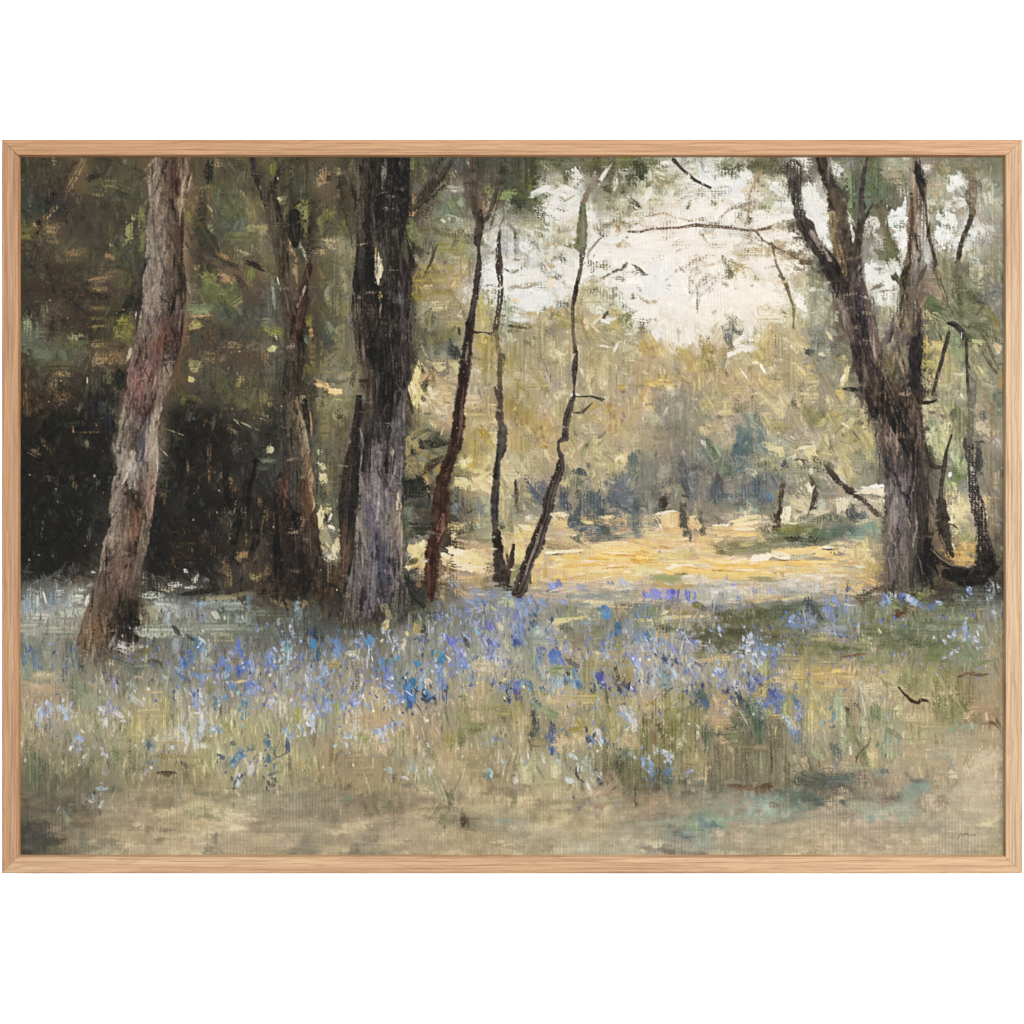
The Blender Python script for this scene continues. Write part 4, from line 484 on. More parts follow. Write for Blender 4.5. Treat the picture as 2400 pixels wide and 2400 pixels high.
DATA['C'] = '''100 110 260 200 90 42452f v;140 240 110 70 90 66693a k;40 360 140 90 60 3c4030;160 420 240 60 30 4c5030 k;220 470 130 60 20 454828 k;80 330 120 60 0 505438;60 460 180 80 0 8c8c78 d;220 270 120 50 -20 d0d0cc i;160 300 80 50 -20 b8bcb8 k;210 320 90 60 60 848880 d;290 380 130 90 0 d0d0cc k
390 300 200 160 0 d2d0cc k;470 160 130 130 70 cccac6 k;330 200 140 130 60 a8a294 d;250 90 150 60 40 908c7c d;380 110 200 70 30 5c5a40 d;420 180 110 60 70 54523c d;620 60 200 60 0 6c703c;480 70 180 60 0 6a6a50 d;840 60 260 100 0 707440 k;760 110 110 50 80 44482f k;640 110 130 60 60 4a4632 d
1010 50 240 70 0 686c50;690 150 160 30 120 c4beb0 i;840 130 130 60 0 b4aea4 d;940 140 200 130 60 3c4030 d;920 220 110 60 70 484a34 d;970 110 130 90 80 44482f;1070 70 110 60 -30 686848 d;720 260 110 90 0 4c4c38 d;840 280 90 60 90 4c4c30 k;780 210 130 30 100 c8c0ac
720 330 90 60 60 807860 d;740 400 90 40 0 70684c d;930 380 120 60 30 403c34 d;900 330 90 30 60 5c5844 d;960 250 50 30 0 a49c8c d;1080 350 100 50 0 686448 d;1120 220 200 90 0 888064 d;1200 250 200 110 0 a89c88 d;1080 150 130 120 60 b0a890 d;880 430 160 40 90 807868 d;800 450 130 50 0 8c7c64 d
1190 110 200 120 0 bcb8ac d;1140 70 110 50 -20 c8c8c4 k;1360 130 200 140 0 c4c0b8 d;1470 160 160 150 60 c9d0d6 k;1480 220 200 60 20 d4d8dc k;1640 110 180 60 -30 54553f d;1580 160 110 50 -10 5c503c d;1690 120 130 90 90 444834 d;1760 170 120 110 60 d0d0d0 k;1650 250 220 120 0 ccd4dc k;1700 320 160 110 0 d2d6d8 k;1640 60 130 70 0 8c8c74 d
1600 245 100 30 0 8c8470 d;1840 190 160 40 110 b4907c d;1760 290 90 60 60 b89c84 d;1880 150 110 100 90 a4907c d;1790 400 140 30 95 a49880 d;1790 490 100 50 110 48503f k;1720 500 100 60 60 a8a080 d;1900 400 60 30 0 74784c d
60 60 200 60 90 545040;40 560 130 90 60 a4a090 d;30 620 90 40 90 4c4830 k;25 720 160 40 90 5c4830 d;40 790 80 40 0 8a7a5c d;100 700 110 90 60 ccd4d8 k;200 600 80 50 60 807c48 d;130 580 60 110 90 b8b4a8 d;350 570 110 30 90 787c58 d;410 690 110 40 10 4c4a30 d;190 700 90 40 60 808078 d
460 600 60 110 90 c4c0b8 d;270 550 160 60 90 ccccc8 k;320 760 150 80 0 b0a898 d;260 750 60 30 0 888c88 d;380 790 90 50 60 605840 d;430 760 130 60 30 c0b8ac d;640 660 90 10 -50 9c988c k;600 700 160 8 -50 888478 k;670 580 120 70 60 68644c d;700 540 110 40 0 686450 d;610 500 160 60 90 d2d6d8 d;620 560 90 40 90 a8a494
790 530 90 40 60 8c7444 d;810 580 80 24 80 a87c4c k;805 680 50 30 100 b88450 d;830 510 90 30 0 74683f d;950 510 110 20 20 ccc0ac;920 585 90 16 0 908470 k;1000 540 130 20 20 b4a48c;880 500 90 60 0 d4ccc0 d
250 850 120 90 60 a48c6c d;130 860 110 24 0 a49c8c d;140 910 200 110 0 d4cec8 k;300 970 90 90 0 dcb88c k;100 990 240 40 -10 9c8c74 d;60 1060 160 80 0 ccd6dc k;200 1100 240 110 0 cdd6dc k;160 1170 160 60 0 ced2d0 k;380 1130 110 50 0 7c786c d;400 1140 60 40 0 585448 k;360 1010 160 90 60 d4d0cc k;20 1100 60 30 20 d8b894 k;20 1160 60 40 0 8c7c50 d
30 1230 70 60 0 c8c8c8 k;280 880 80 40 0 c0bcb0 d;430 900 110 120 90 d4d0cc k
560 910 130 40 -30 e0dcd8 i;600 880 60 24 -40 686454 k;690 830 70 30 -20 a88860 d;690 930 100 30 -20 8c7450 d;760 880 110 30 10 847c60 k;850 840 90 40 120 606254 k;950 860 120 24 40 505448 k;980 895 40 40 60 4c5450 k;800 940 140 40 0 6c6450 d;880 900 160 60 20 dcd4cc k;600 960 140 110 0 9c9078 d
560 1030 160 160 0 9c9474 v;660 1010 200 120 60 aca48c d;720 1090 160 80 40 989078 d;790 1050 110 90 60 888470 d;600 1100 240 60 0 b0a888 v;890 1000 130 110 0 e0d8d4 k;920 1080 40 40 60 5c4c38 k;910 1065 30 16 60 a88c6c i;1080 1080 80 16 25 9c9088 k;960 1020 60 20 60 a89878 d
1100 960 300 200 100 d6dae2 k;1060 880 160 60 0 dce0e4;1150 820 300 40 110 ece4e4 k;1030 940 130 90 60 d8dce0 k;1230 1000 200 110 0 e0dcd8 k;1170 1090 200 40 10 ecdcc4;1000 760 300 80 0 e4dedc k;700 760 260 120 0 dcd8d8 k;1150 650 400 110 0 eadccc k;950 640 200 90 0 e8e0d0 k;750 650 200 60 -20 d2d4d8 k
1250 720 260 120 0 e8d8c8 k;1350 660 240 60 0 e4d4c0 k;1500 640 200 90 0 e4d8c4 k;1650 640 200 60 0 e4d8c8 k;1480 600 100 40 0 c4a48c d;1560 700 200 90 0 ecdcc8 k;1550 540 240 24 5 8c6c5c d;1380 540 140 20 -8 806454 d;1640 545 130 20 5 75584c d;1270 555 130 30 0 b09884 d;1200 580 130 40 0 c8a898 d;1100 560 130 14 0 9c806c d;1780 570 160 14 -5 5c4a40 k;1870 610 130 20 45 645248 d
1240 480 130 30 15 a88c7c d;1360 500 110 16 -10 a88c78 d;1420 480 90 10 -10 a08474 d;1600 450 130 14 -50 a07c68 d;1660 400 110 20 -25 8c8478 d;1560 350 110 40 0 bcb4ac d;1330 390 80 30 120 5c5c3c k;1340 360 50 24 110 847c54 d;1200 350 240 60 0 d0c4b8 d;1120 450 200 24 -5 b0a48c d;1440 420 200 60 0 e0d8d0 k;1100 400 130 40 0 c8bcac d
1370 860 110 50 90 c0b098 d;1390 880 90 24 90 888068 d;1350 950 110 60 80 a09880 d;1340 1030 70 40 60 706c60 d;1420 890 40 24 60 a8947c d;1400 1000 130 40 90 a8a08c d;1400 1120 110 30 95 7c7860 k;1390 1180 40 30 90 908870 k;1430 1060 60 30 -20 a89c84 d;1350 800 60 30 0 b8a898 d;1280 1060 100 24 0 c4bcb4 d
1510 830 100 30 0 a48c6c d;1500 990 90 20 -45 a8906c d;1470 1030 110 24 -20 b4a084 d;1600 800 110 40 60 64604c k;1570 810 60 30 0 786c54 d;1680 860 130 110 30 a09068 d;1730 860 110 60 60 a8945c d;1650 890 110 60 60 605a48 k;1640 930 110 40 0 706850 d;1720 800 130 50 -20 a89884 d;1680 740 140 50 -10 a8a080 d;1820 720 140 50 0 907c54 d;1880 750 130 60 0 b4a484 d;1740 760 160 20 0 b09c7c
1680 1015 40 20 -40 8c6c48 k;1810 990 60 30 0 9c8868 d;1880 940 130 30 0 b8a080 d;1780 850 40 60 90 b08c5c d;1900 850 100 100 0 ecdfcc k;1850 1050 160 120 0 efe0c4 k;1700 1100 260 160 0 f0dfc0 k;1540 1200 300 130 0 efdcc0 k;1600 1000 160 100 0 ece0cc k;1780 1180 140 24 60 e8cc9c
1000 1130 240 90 0 e8dccc k;1030 1190 200 80 0 e8dcd4 k;970 1240 140 60 0 e4dcd0 k;1180 1300 260 200 80 dcd0c0 v;1320 1360 240 160 80 dcd0c4 v;1080 1360 130 110 60 cccac8 k;1250 1400 200 130 90 d4c8bc v;1430 1400 200 130 90 d8cab8 v;1480 1390 30 12 120 74684c k;1150 1220 160 50 30 c8bca8 d;1290 1230 110 60 0 dcc8b4 d;1640 1220 110 60 0 d4c4b0 d
1670 1260 160 90 60 908878 d;1680 1330 140 80 30 6c7070 d;1630 1390 160 60 80 707474 k;1700 1340 90 40 30 5c6460 k;1800 1370 140 60 -20 a4a094 d;1790 1420 110 50 20 7c806c d;1700 1410 110 30 -50 e4dcd0 i;1760 1470 200 60 0 dcd4c8 k;1670 1500 130 40 -20 e4d8c8 i;1650 1450 100 40 60 74705c k;1600 1560 130 30 95 848478 k;1720 1540 160 30 0 b8ac94 d;1850 1440 90 40 30 98905c d
640 1240 140 110 0 b49868 v;500 1250 140 120 90 a08c54 v;780 1200 180 90 20 ac9a60 v;860 1160 110 40 40 787454 k;860 1230 130 70 -30 7c7c50 k;690 1225 80 30 -40 585450 k;690 1260 110 24 20 d8d4c8 i;640 1250 110 14 -40 e0c094 i;560 1290 130 40 80 e0b888 k;540 1320 130 24 70 987c4c k;620 1310 160 24 45 d8b47c k
600 1370 200 110 60 a8945c v;780 1320 180 140 60 a89254 v;830 1370 200 90 30 9a9468 v;880 1290 130 60 60 808050 v;980 1270 160 60 10 74705c d;990 1330 160 70 0 6c6c5c d;960 1370 110 60 0 8a846c d;1060 1250 100 40 0 8c8874 d;880 1440 240 60 20 a49c74 v;780 1460 110 20 -60 dcd4b0 k;700 1450 90 14 10 e0d4b8 k;840 1450 80 14 100 d8ccac k;680 1490 160 40 0 b0a480 d
1030 1440 180 130 50 c09c50 v;1060 1400 110 40 60 c8a868 k;1000 1490 110 60 60 bc9444 v;1130 1500 160 80 40 c4a058 v;1240 1490 200 60 0 d0bc98 d;1330 1560 240 130 50 bc9c50 v;1380 1630 130 80 60 c09c44 v;1290 1500 130 50 40 b89848 d;1480 1500 200 110 80 a48a44 v;1500 1460 110 50 60 a88848 d;1440 1590 130 110 90 a8944c v;1500 1600 120 60 80 847c3c k;1590 1490 110 60 90 b89c64 v
100 1300 200 60 0 8a8048;80 1310 130 16 0 5c5438;250 1340 60 24 70 74684c;130 1210 180 60 0 a89464 v;320 1210 260 80 0 b0a078 d;380 1250 220 80 20 a09050 v;400 1300 160 60 0 9c8c50;200 1400 400 140 90 a49668 v;450 1340 130 50 60 a89c60 v;100 1450 200 140 90 9c9068 v;320 1430 200 100 90 a89c74 v
340 1530 180 90 30 c0b084 v;350 1560 130 60 60 ccb890 d;270 1530 110 50 60 a49c78 d;280 1600 200 110 70 968a64 v;360 1650 130 80 90 a89c74 v;110 1700 160 90 20 b8a084 k;60 1660 130 40 10 bca088;80 1600 200 110 90 a0906c v;200 1690 160 60 60 a8944c v;60 1760 130 80 30 988440 v;230 1740 180 24 45 a88c50 k;160 1750 160 80 0 a89860 v
700 1600 360 160 90 b09c6c v;600 1560 200 110 90 ac9858 v;850 1620 260 140 90 a08c68 v;900 1540 200 100 0 ac9c78 v;600 1700 260 130 90 b8a074 v;820 1730 200 110 90 a49474 v;1000 1600 200 130 90 ac9870 v;1100 1720 260 110 0 c8a050 v;1060 1730 140 60 0 d0a858 k;1180 1760 90 50 0 d8b878 k;960 1720 160 110 90 a08c5c v;830 1760 90 40 0 b89444 k;1300 1700 200 110 30 bca064 v
1180 1790 110 60 0 c4bca4 d;1400 1720 240 130 90 b09864 v;1560 1700 260 130 70 ac9464 v;1620 1660 60 20 60 685c38 d;1720 1680 240 110 60 bca070 v;1750 1660 140 12 55 e4d4ac k;1890 1620 90 20 60 f0e4cc i;1850 1560 200 90 60 b4a068 v;1880 1720 200 130 40 bc9c60 v;1680 1780 200 80 0 b49c64 v;1780 1580 110 60 60 a8a070 v
'''
DATA['D'] = '''40 60 200 80 0 5c5c40;120 120 260 90 20 4f4a34 d;210 80 200 110 60 544c38 d;160 180 240 60 0 908c78 d;340 50 140 90 0 c4c4bc k;370 90 110 60 30 ccccc8 k;60 230 160 130 60 a49c84 d;30 110 90 50 0 74704c d;160 260 150 60 40 ccd0d0 k;80 320 200 80 60 a8a490 d;170 330 160 60 20 c0bcac d;90 400 100 30 0 787c4c d;230 380 180 60 0 c8ccc8 k;190 280 60 50 0 b8b4a4 d
180 530 90 50 -30 80784c d;110 550 110 40 -20 585434 d;100 480 260 110 0 ddd8d0 k;250 470 110 50 0 d8d0c8 k;60 650 160 110 0 e0d4c4 k;220 610 200 90 0 e0d4c8 k;170 700 160 60 10 a88c74 d;130 680 50 16 60 5c4434 k;60 720 160 50 10 b49c80 d;300 690 160 90 0 dcd0c0 k;60 830 160 90 0 e8dccc k;260 850 200 110 0 e4d8c4 k;380 810 90 40 0 645444 k;370 840 80 8 90 7c6c5c k;380 760 110 60 0 dcccb8 d
150 760 140 10 78 74644c d;200 920 150 20 70 685c44 d;250 1040 200 30 75 6c6044 d;290 1150 130 40 75 746448 d;290 1290 130 20 92 80705a d;80 950 160 50 0 ccb898 d;190 970 110 40 0 bca884 d;100 1080 200 130 20 f0e4c8 k;180 1110 130 90 0 ecdcbc k;340 1120 110 90 60 e8e0d4 i;380 1170 60 40 60 e0d4c4 k;210 1210 100 50 60 888068 d;220 1200 80 16 60 6c6850 k;40 1180 140 110 80 ecd8b4 k
350 960 160 140 60 a89c80 d;480 960 200 120 20 98947c d;500 1050 110 60 20 c0c8cc d;430 1020 90 60 0 c8c4b4 d;500 1160 260 200 90 8c8c7c v;450 1240 240 130 90 94927c v;560 1240 200 130 90 989484 v;300 1270 200 150 90 bcac84 v;350 1260 130 60 60 a0946c d;140 1240 200 90 0 d8c8a0 v;160 1340 130 90 60 a89a74 d;60 1420 200 110 90 c4a868 v;120 1370 110 60 60 c09c50 d;180 1460 200 110 90 b0a074 v
340 1420 160 120 30 c4ae78 v;300 1470 110 60 60 ccb488 d;500 1420 200 110 60 7c7c6c v;560 1370 110 30 60 bcae88 k;590 1450 130 90 60 5c6054 d;420 1490 90 60 0 505448 d;400 1500 60 30 20 4c4c40 k;520 1520 160 60 0 b8a878 d;640 1500 160 70 30 6a6850 d;680 1480 80 60 60 585c40 d;660 1540 110 60 0 b8a464 d;490 1580 260 130 90 808070 v;640 1620 200 90 90 90886c v
180 1540 260 110 90 948c70 v;60 1520 160 110 60 b89c5c v;50 1610 90 20 60 f4e8d0 i;340 1640 260 110 50 c4a874 v;300 1570 180 60 0 bca880 d;420 1600 60 130 70 b4985c v;240 1680 260 160 90 a8946c v;420 1720 160 110 0 b4a06c v;520 1690 160 110 60 948868 v;690 1650 130 40 100 d0b878 k;660 1720 90 30 110 dcc490 k;660 1690 60 20 120 f0dcac i;640 1790 90 30 0 a89c34 k;730 1775 150 36 2 2a2c28 k;760 1680 160 90 90 606454 v;590 1640 160 60 60 7c7860 d;130 1740 260 60 0 c0a468 v;350 1750 130 90 0 80785c d
430 330 240 110 75 d0d0cc k;440 450 200 130 60 cdcfce k;500 560 160 110 70 cfd0ce k;550 680 140 50 60 c8ccd0 k;600 130 110 150 80 c6c8c8 k;620 90 90 60 60 c8c8c4 k;640 180 90 60 0 a8a49c d;650 90 110 60 60 8c907c d;700 180 240 110 90 787c64 v;720 380 240 90 85 6a7a58 v;720 300 160 60 90 848c74 v;700 450 160 24 60 c4bcac k;720 540 160 30 75 c8ccc8 k;740 620 90 24 90 c4c4c0 k;680 400 110 14 60 9c9488
650 60 130 60 0 787860 d;770 60 160 50 90 6c6450 d;920 180 330 130 90 566044 v;880 250 130 60 60 5c6440 d;900 100 160 60 90 647050 v;1050 140 220 180 0 988a78 d;1040 80 150 70 0 a89c90 d;1080 220 130 90 0 a0907c d;1060 330 200 110 80 605c44 d;1000 400 200 80 90 645840 d;950 480 220 90 70 7c6c58 d;950 380 60 60 60 50503c k;1130 280 90 110 80 a8a49c d;890 380 130 60 60 585044 d;870 330 100 90 60 48443a d
880 530 130 130 60 c0bcb8 k;840 600 130 110 40 a09488 d;920 640 160 110 60 b4b0ac d;900 720 160 90 80 a8a49c d;830 660 130 60 90 8c8478 d;1090 520 300 150 95 d2dce2 k;1050 500 140 90 110 ccd8de k;1110 640 180 80 90 d4dade k;1000 620 160 60 75 606848 k;1010 720 200 110 85 5c6848 k;960 760 110 80 0 64684c k;1060 760 110 90 80 54603f k;1130 760 100 40 100 b8bcb4 k;930 580 60 40 60 807060 d;860 780 80 60 90 787464 d
870 880 160 110 90 ccd0d0 k;930 920 200 130 60 c8cac8 k;1000 960 160 110 60 ccd0d0 k;940 860 90 40 0 74786c d;990 820 90 40 0 a0a094 d;1060 870 130 60 70 c4c8c4 k;1060 930 80 50 40 544c3c k;970 1080 160 110 0 d0d0cc k;990 1120 130 60 0 ccc8c0 k;890 1010 90 60 0 b8b0a4 d;920 1000 110 40 -20 74685c k;980 1030 110 14 -5 8a8074;960 1050 60 30 20 686054 d;1000 1190 200 110 90 9c9880 v;960 1300 160 110 80 9c9480 v;1010 1260 200 60 100 787068 d;990 1400 200 60 110 645c58 k;1000 1480 160 60 100 84806c d;1030 1560 160 80 60 6c5c48 d;1060 1600 110 60 70 5c5440 k;1020 1640 200 80 70 6c6844 v
1390 100 160 80 60 74684f d;1420 130 130 130 60 a0906c d;1290 90 140 110 0 b8b0a4 d;1370 240 200 90 0 a89480 d;1480 220 160 110 60 cacac8 k;1530 200 110 90 60 d0d4d4 k;1440 170 110 60 60 808060 d;1370 300 240 80 0 a09078 d;1360 360 160 60 0 bcb0a0 d;1520 370 180 90 0 c8c4bc k;1620 130 160 90 90 8c7c64 d;1660 110 200 60 0 7c6c50 d;1560 60 200 60 0 8a8468 d;1700 240 110 30 85 6c6460 k;1640 240 240 60 90 74604c d;1740 340 200 130 80 b4aca0 d;1800 320 130 60 80 b8b0a8 d;1680 420 110 130 90 988878 d
1420 600 260 180 90 d4dcdf k;1400 680 130 90 90 ccd4d8 k;1470 520 200 110 90 d4dadd k;1390 480 110 50 60 c4c8c8 k;1340 430 90 80 80 746c40 d;1330 560 130 40 80 7c7858;1350 640 110 40 80 8c8470 d;1530 640 150 60 105 c0c8c8 k;1370 660 60 10 60 60605c k;1450 680 60 40 0 b4b0a8 d;1390 530 40 24 60 5c6064 k;1560 440 110 60 90 a89c8c d;1500 760 120 110 90 a4a498 d;1430 760 130 110 60 a8a490 d;1380 750 90 60 60 8c846c d
1690 580 140 90 0 bcbcb8 k;1680 600 110 60 0 c4c8c8 k;1730 540 90 50 40 b0aca4 d;1720 700 200 130 60 9c988c d;1650 740 130 80 60 90886c d;1780 640 160 60 70 98907c d;1670 900 300 240 90 98927e v;1800 860 200 90 90 948468 v;1740 830 130 80 0 a49c90 d;1560 720 60 40 90 ccc490 i;1560 790 40 20 90 b0a47c k;1590 640 160 24 100 8c8c58 d
1420 880 240 130 90 7c7c58 v;1320 960 200 130 0 94846c v;1340 1010 180 90 20 a48c78 d;1280 880 160 60 0 8c8068 d;1350 830 160 60 70 6c5c50 d;1370 840 110 40 70 786858;1300 1090 110 60 0 746c58 d;1440 1000 200 90 90 7c7c64 v;1530 960 240 80 90 5c5c40 v;1600 1010 200 110 60 80806c v;1340 1130 200 110 20 55603e k;1310 1120 110 40 0 64704c d;1420 1090 160 24 100 685c48 d;1400 940 200 16 100 6c6048 d;1620 1090 200 130 30 5c6440 v;1500 1150 160 110 60 64684c v
1660 1180 200 130 0 6c7050 v;1710 1130 80 30 20 444844 k;1680 1080 60 40 60 54504c k;1690 1190 90 30 -60 5c4c44 k;1750 1170 110 60 0 a8947c d;1720 1080 130 60 30 7c7c68 d;1770 1230 160 80 60 747848 v;1660 1300 260 100 10 5c6444 v;1740 1360 200 90 30 646a4c v;1300 1220 140 90 60 a49c74 d;1360 1230 110 60 30 b0a884 d;1290 1300 90 60 0 ac9c6c d;1400 1290 110 110 80 88886a v;1430 1250 60 10 50 70684c;1460 1310 60 30 0 b4b084 k;1390 1350 80 50 80 848870 d
1490 1420 240 130 90 7c8868 v;1530 1520 260 100 90 808c68 v;1350 1450 200 110 0 b4a070 v;1300 1420 130 80 90 b4a068 d;1280 1480 90 40 60 b0945c d;1310 1580 200 110 0 a4985c v;1380 1560 130 90 60 a8a070 v;1330 1680 160 110 90 b0a078 v;1460 1660 240 130 90 a49c68 v;1560 1700 200 60 90 94946c v;1430 1750 160 80 0 9c9874 v;1300 1740 130 90 60 a4987c d;1390 1710 110 60 60 bcac80 d
1680 1440 180 110 0 a4986c v;1660 1540 180 110 60 989074 v;1700 1640 200 130 60 a09874 v;1760 1560 200 30 55 685c4c k;1720 1470 130 60 60 5c5c40 d;1800 1620 110 30 50 605040 k;1640 1390 130 60 80 4c5c40 v;1600 1370 90 50 70 445034 k;1830 1460 90 60 60 b89c84 k;1820 1300 200 60 80 7c6c48 v;1740 1740 160 80 0 b0a48c d;1690 1740 160 60 60 7c7058 d;1850 1700 160 50 90 98804c v;1720 1790 110 60 30 98906c d
'''
DATA['A2'] = '''60 100 240 70 80 6a4c36 d;330 60 160 100 0 6f5644 d;630 160 220 160 90 20243a v;690 250 200 100 90 1f2340 v;510 210 70 18 90 6b5330 d;530 330 200 16 0 6a5636 d;520 410 90 40 90 6a6456 d;410 310 50 20 90 8a6840 d;130 490 110 60 30 6d5540 d;590 720 110 60 90 4a4f44 d
240 680 100 50 0 4a4433 d;290 720 100 40 40 3a2a28 d;180 1050 180 10 95 5a5a58 d;300 1450 160 60 20 4a2c24 d;460 1440 120 50 -5 7a5c3c d;500 1340 120 60 20 3c2c22 d;560 1385 40 20 0 b0a898 d;480 1520 90 36 0 b9bbac d;440 1580 120 80 0 b6b8ae v
300 1560 160 50 90 8fa0b0;120 1600 170 120 90 a8aeb4 v;200 1580 120 20 75 d0c8b0 k;330 1530 100 20 0 b0b4b0 d;60 1640 130 60 90 8f9cba v;250 1600 130 20 85 6a7fb0 v;380 1620 130 40 90 9aa6bb v;100 1680 60 30 90 6f86b4 k;160 1720 250 100 0 a6a0a0 v;380 1710 200 100 0 b4b2a4 d;520 1600 120 30 100 c9c3ae k;450 1680 120 60 0 b0b5a8
1240 40 140 80 60 4c4e33;1330 70 180 50 30 5a6138 d;1230 80 90 60 30 505a34;1700 90 340 160 0 5a5a42 s;1850 70 160 120 90 6b6448 d;1090 300 130 30 60 6e5a48 d;1190 330 120 8 20 8a7c6c k;1100 480 110 8 45 9a8878 k;1280 600 180 30 90 6b4e3c d;1440 500 220 40 90 5a4238 d
1440 650 150 40 90 80573a d;1560 670 160 60 40 7a5a44 d;1600 760 130 40 0 7a5638 d;1640 440 120 50 90 42525a d;1620 320 100 50 40 6e6054 d;1740 280 140 14 25 8a857a k;1650 250 60 8 45 9a958c k;1840 220 110 70 20 8d7360 d;1900 460 60 60 120 aaa98c k;1880 540 130 50 0 62705c
1850 600 100 40 0 4d5946;1790 350 140 60 60 3e423a;1090 790 90 60 40 6a5a34 d;1100 850 100 30 90 4a3c26 d;1120 720 40 12 90 3f5a3a;1650 950 190 80 115 7a6a58 d;1590 1000 150 50 85 73675a d;1600 1130 100 20 90 8a7868 d;1700 980 280 80 105 241f1c;1850 1000 240 20 100 7a5a3c d
1880 960 180 24 95 6b5038 d;1720 1140 160 20 90 75543a d;1780 1180 180 60 110 3a241c;1680 1250 160 80 0 8a6a48 d;1560 1340 200 120 80 6f553c d;1600 1440 130 60 90 80694c d;1790 1420 130 80 0 7f7044 d;1880 1380 160 60 90 6f5638 d;1880 1540 140 60 0 231e1a
1250 1280 260 60 0 33201a;1280 1170 220 20 0 4a3420 d;1270 1380 70 30 40 b0a8a4 d;1330 1440 40 20 0 b0aaa0 d;1410 1440 36 30 0 a0a09c d;1110 1500 150 60 10 b09a80 d;1210 1480 120 40 0 bcb8b0 d;1300 1500 140 30 0 a9a49c d;1000 1560 160 60 0 b4b6ae;1100 1640 220 120 0 a9aca8 v
1080 1680 30 14 90 3f4048 k;950 1450 110 60 90 857a6c d;1480 1480 150 80 60 332c28;1350 1540 220 40 -5 2d2823 k;1550 1580 360 40 -4 8f8468 k;1700 1550 200 30 -5 756a4c k;1400 1620 200 50 0 8a93a0;1740 1620 110 40 90 5a7a98 k;1590 1640 120 30 90 5f6a78;1620 1640 300 90 0 8a9290 v
1370 1640 110 60 90 6f87a8 v;1400 1730 80 40 90 7888b4 v;1130 1730 180 60 90 8290a4 v;1490 1710 110 60 50 b9bfae k;1560 1730 60 60 90 d0d0c0 d;1700 1740 200 100 0 868e94 v;1850 1690 160 80 0 6f7670 v
'''
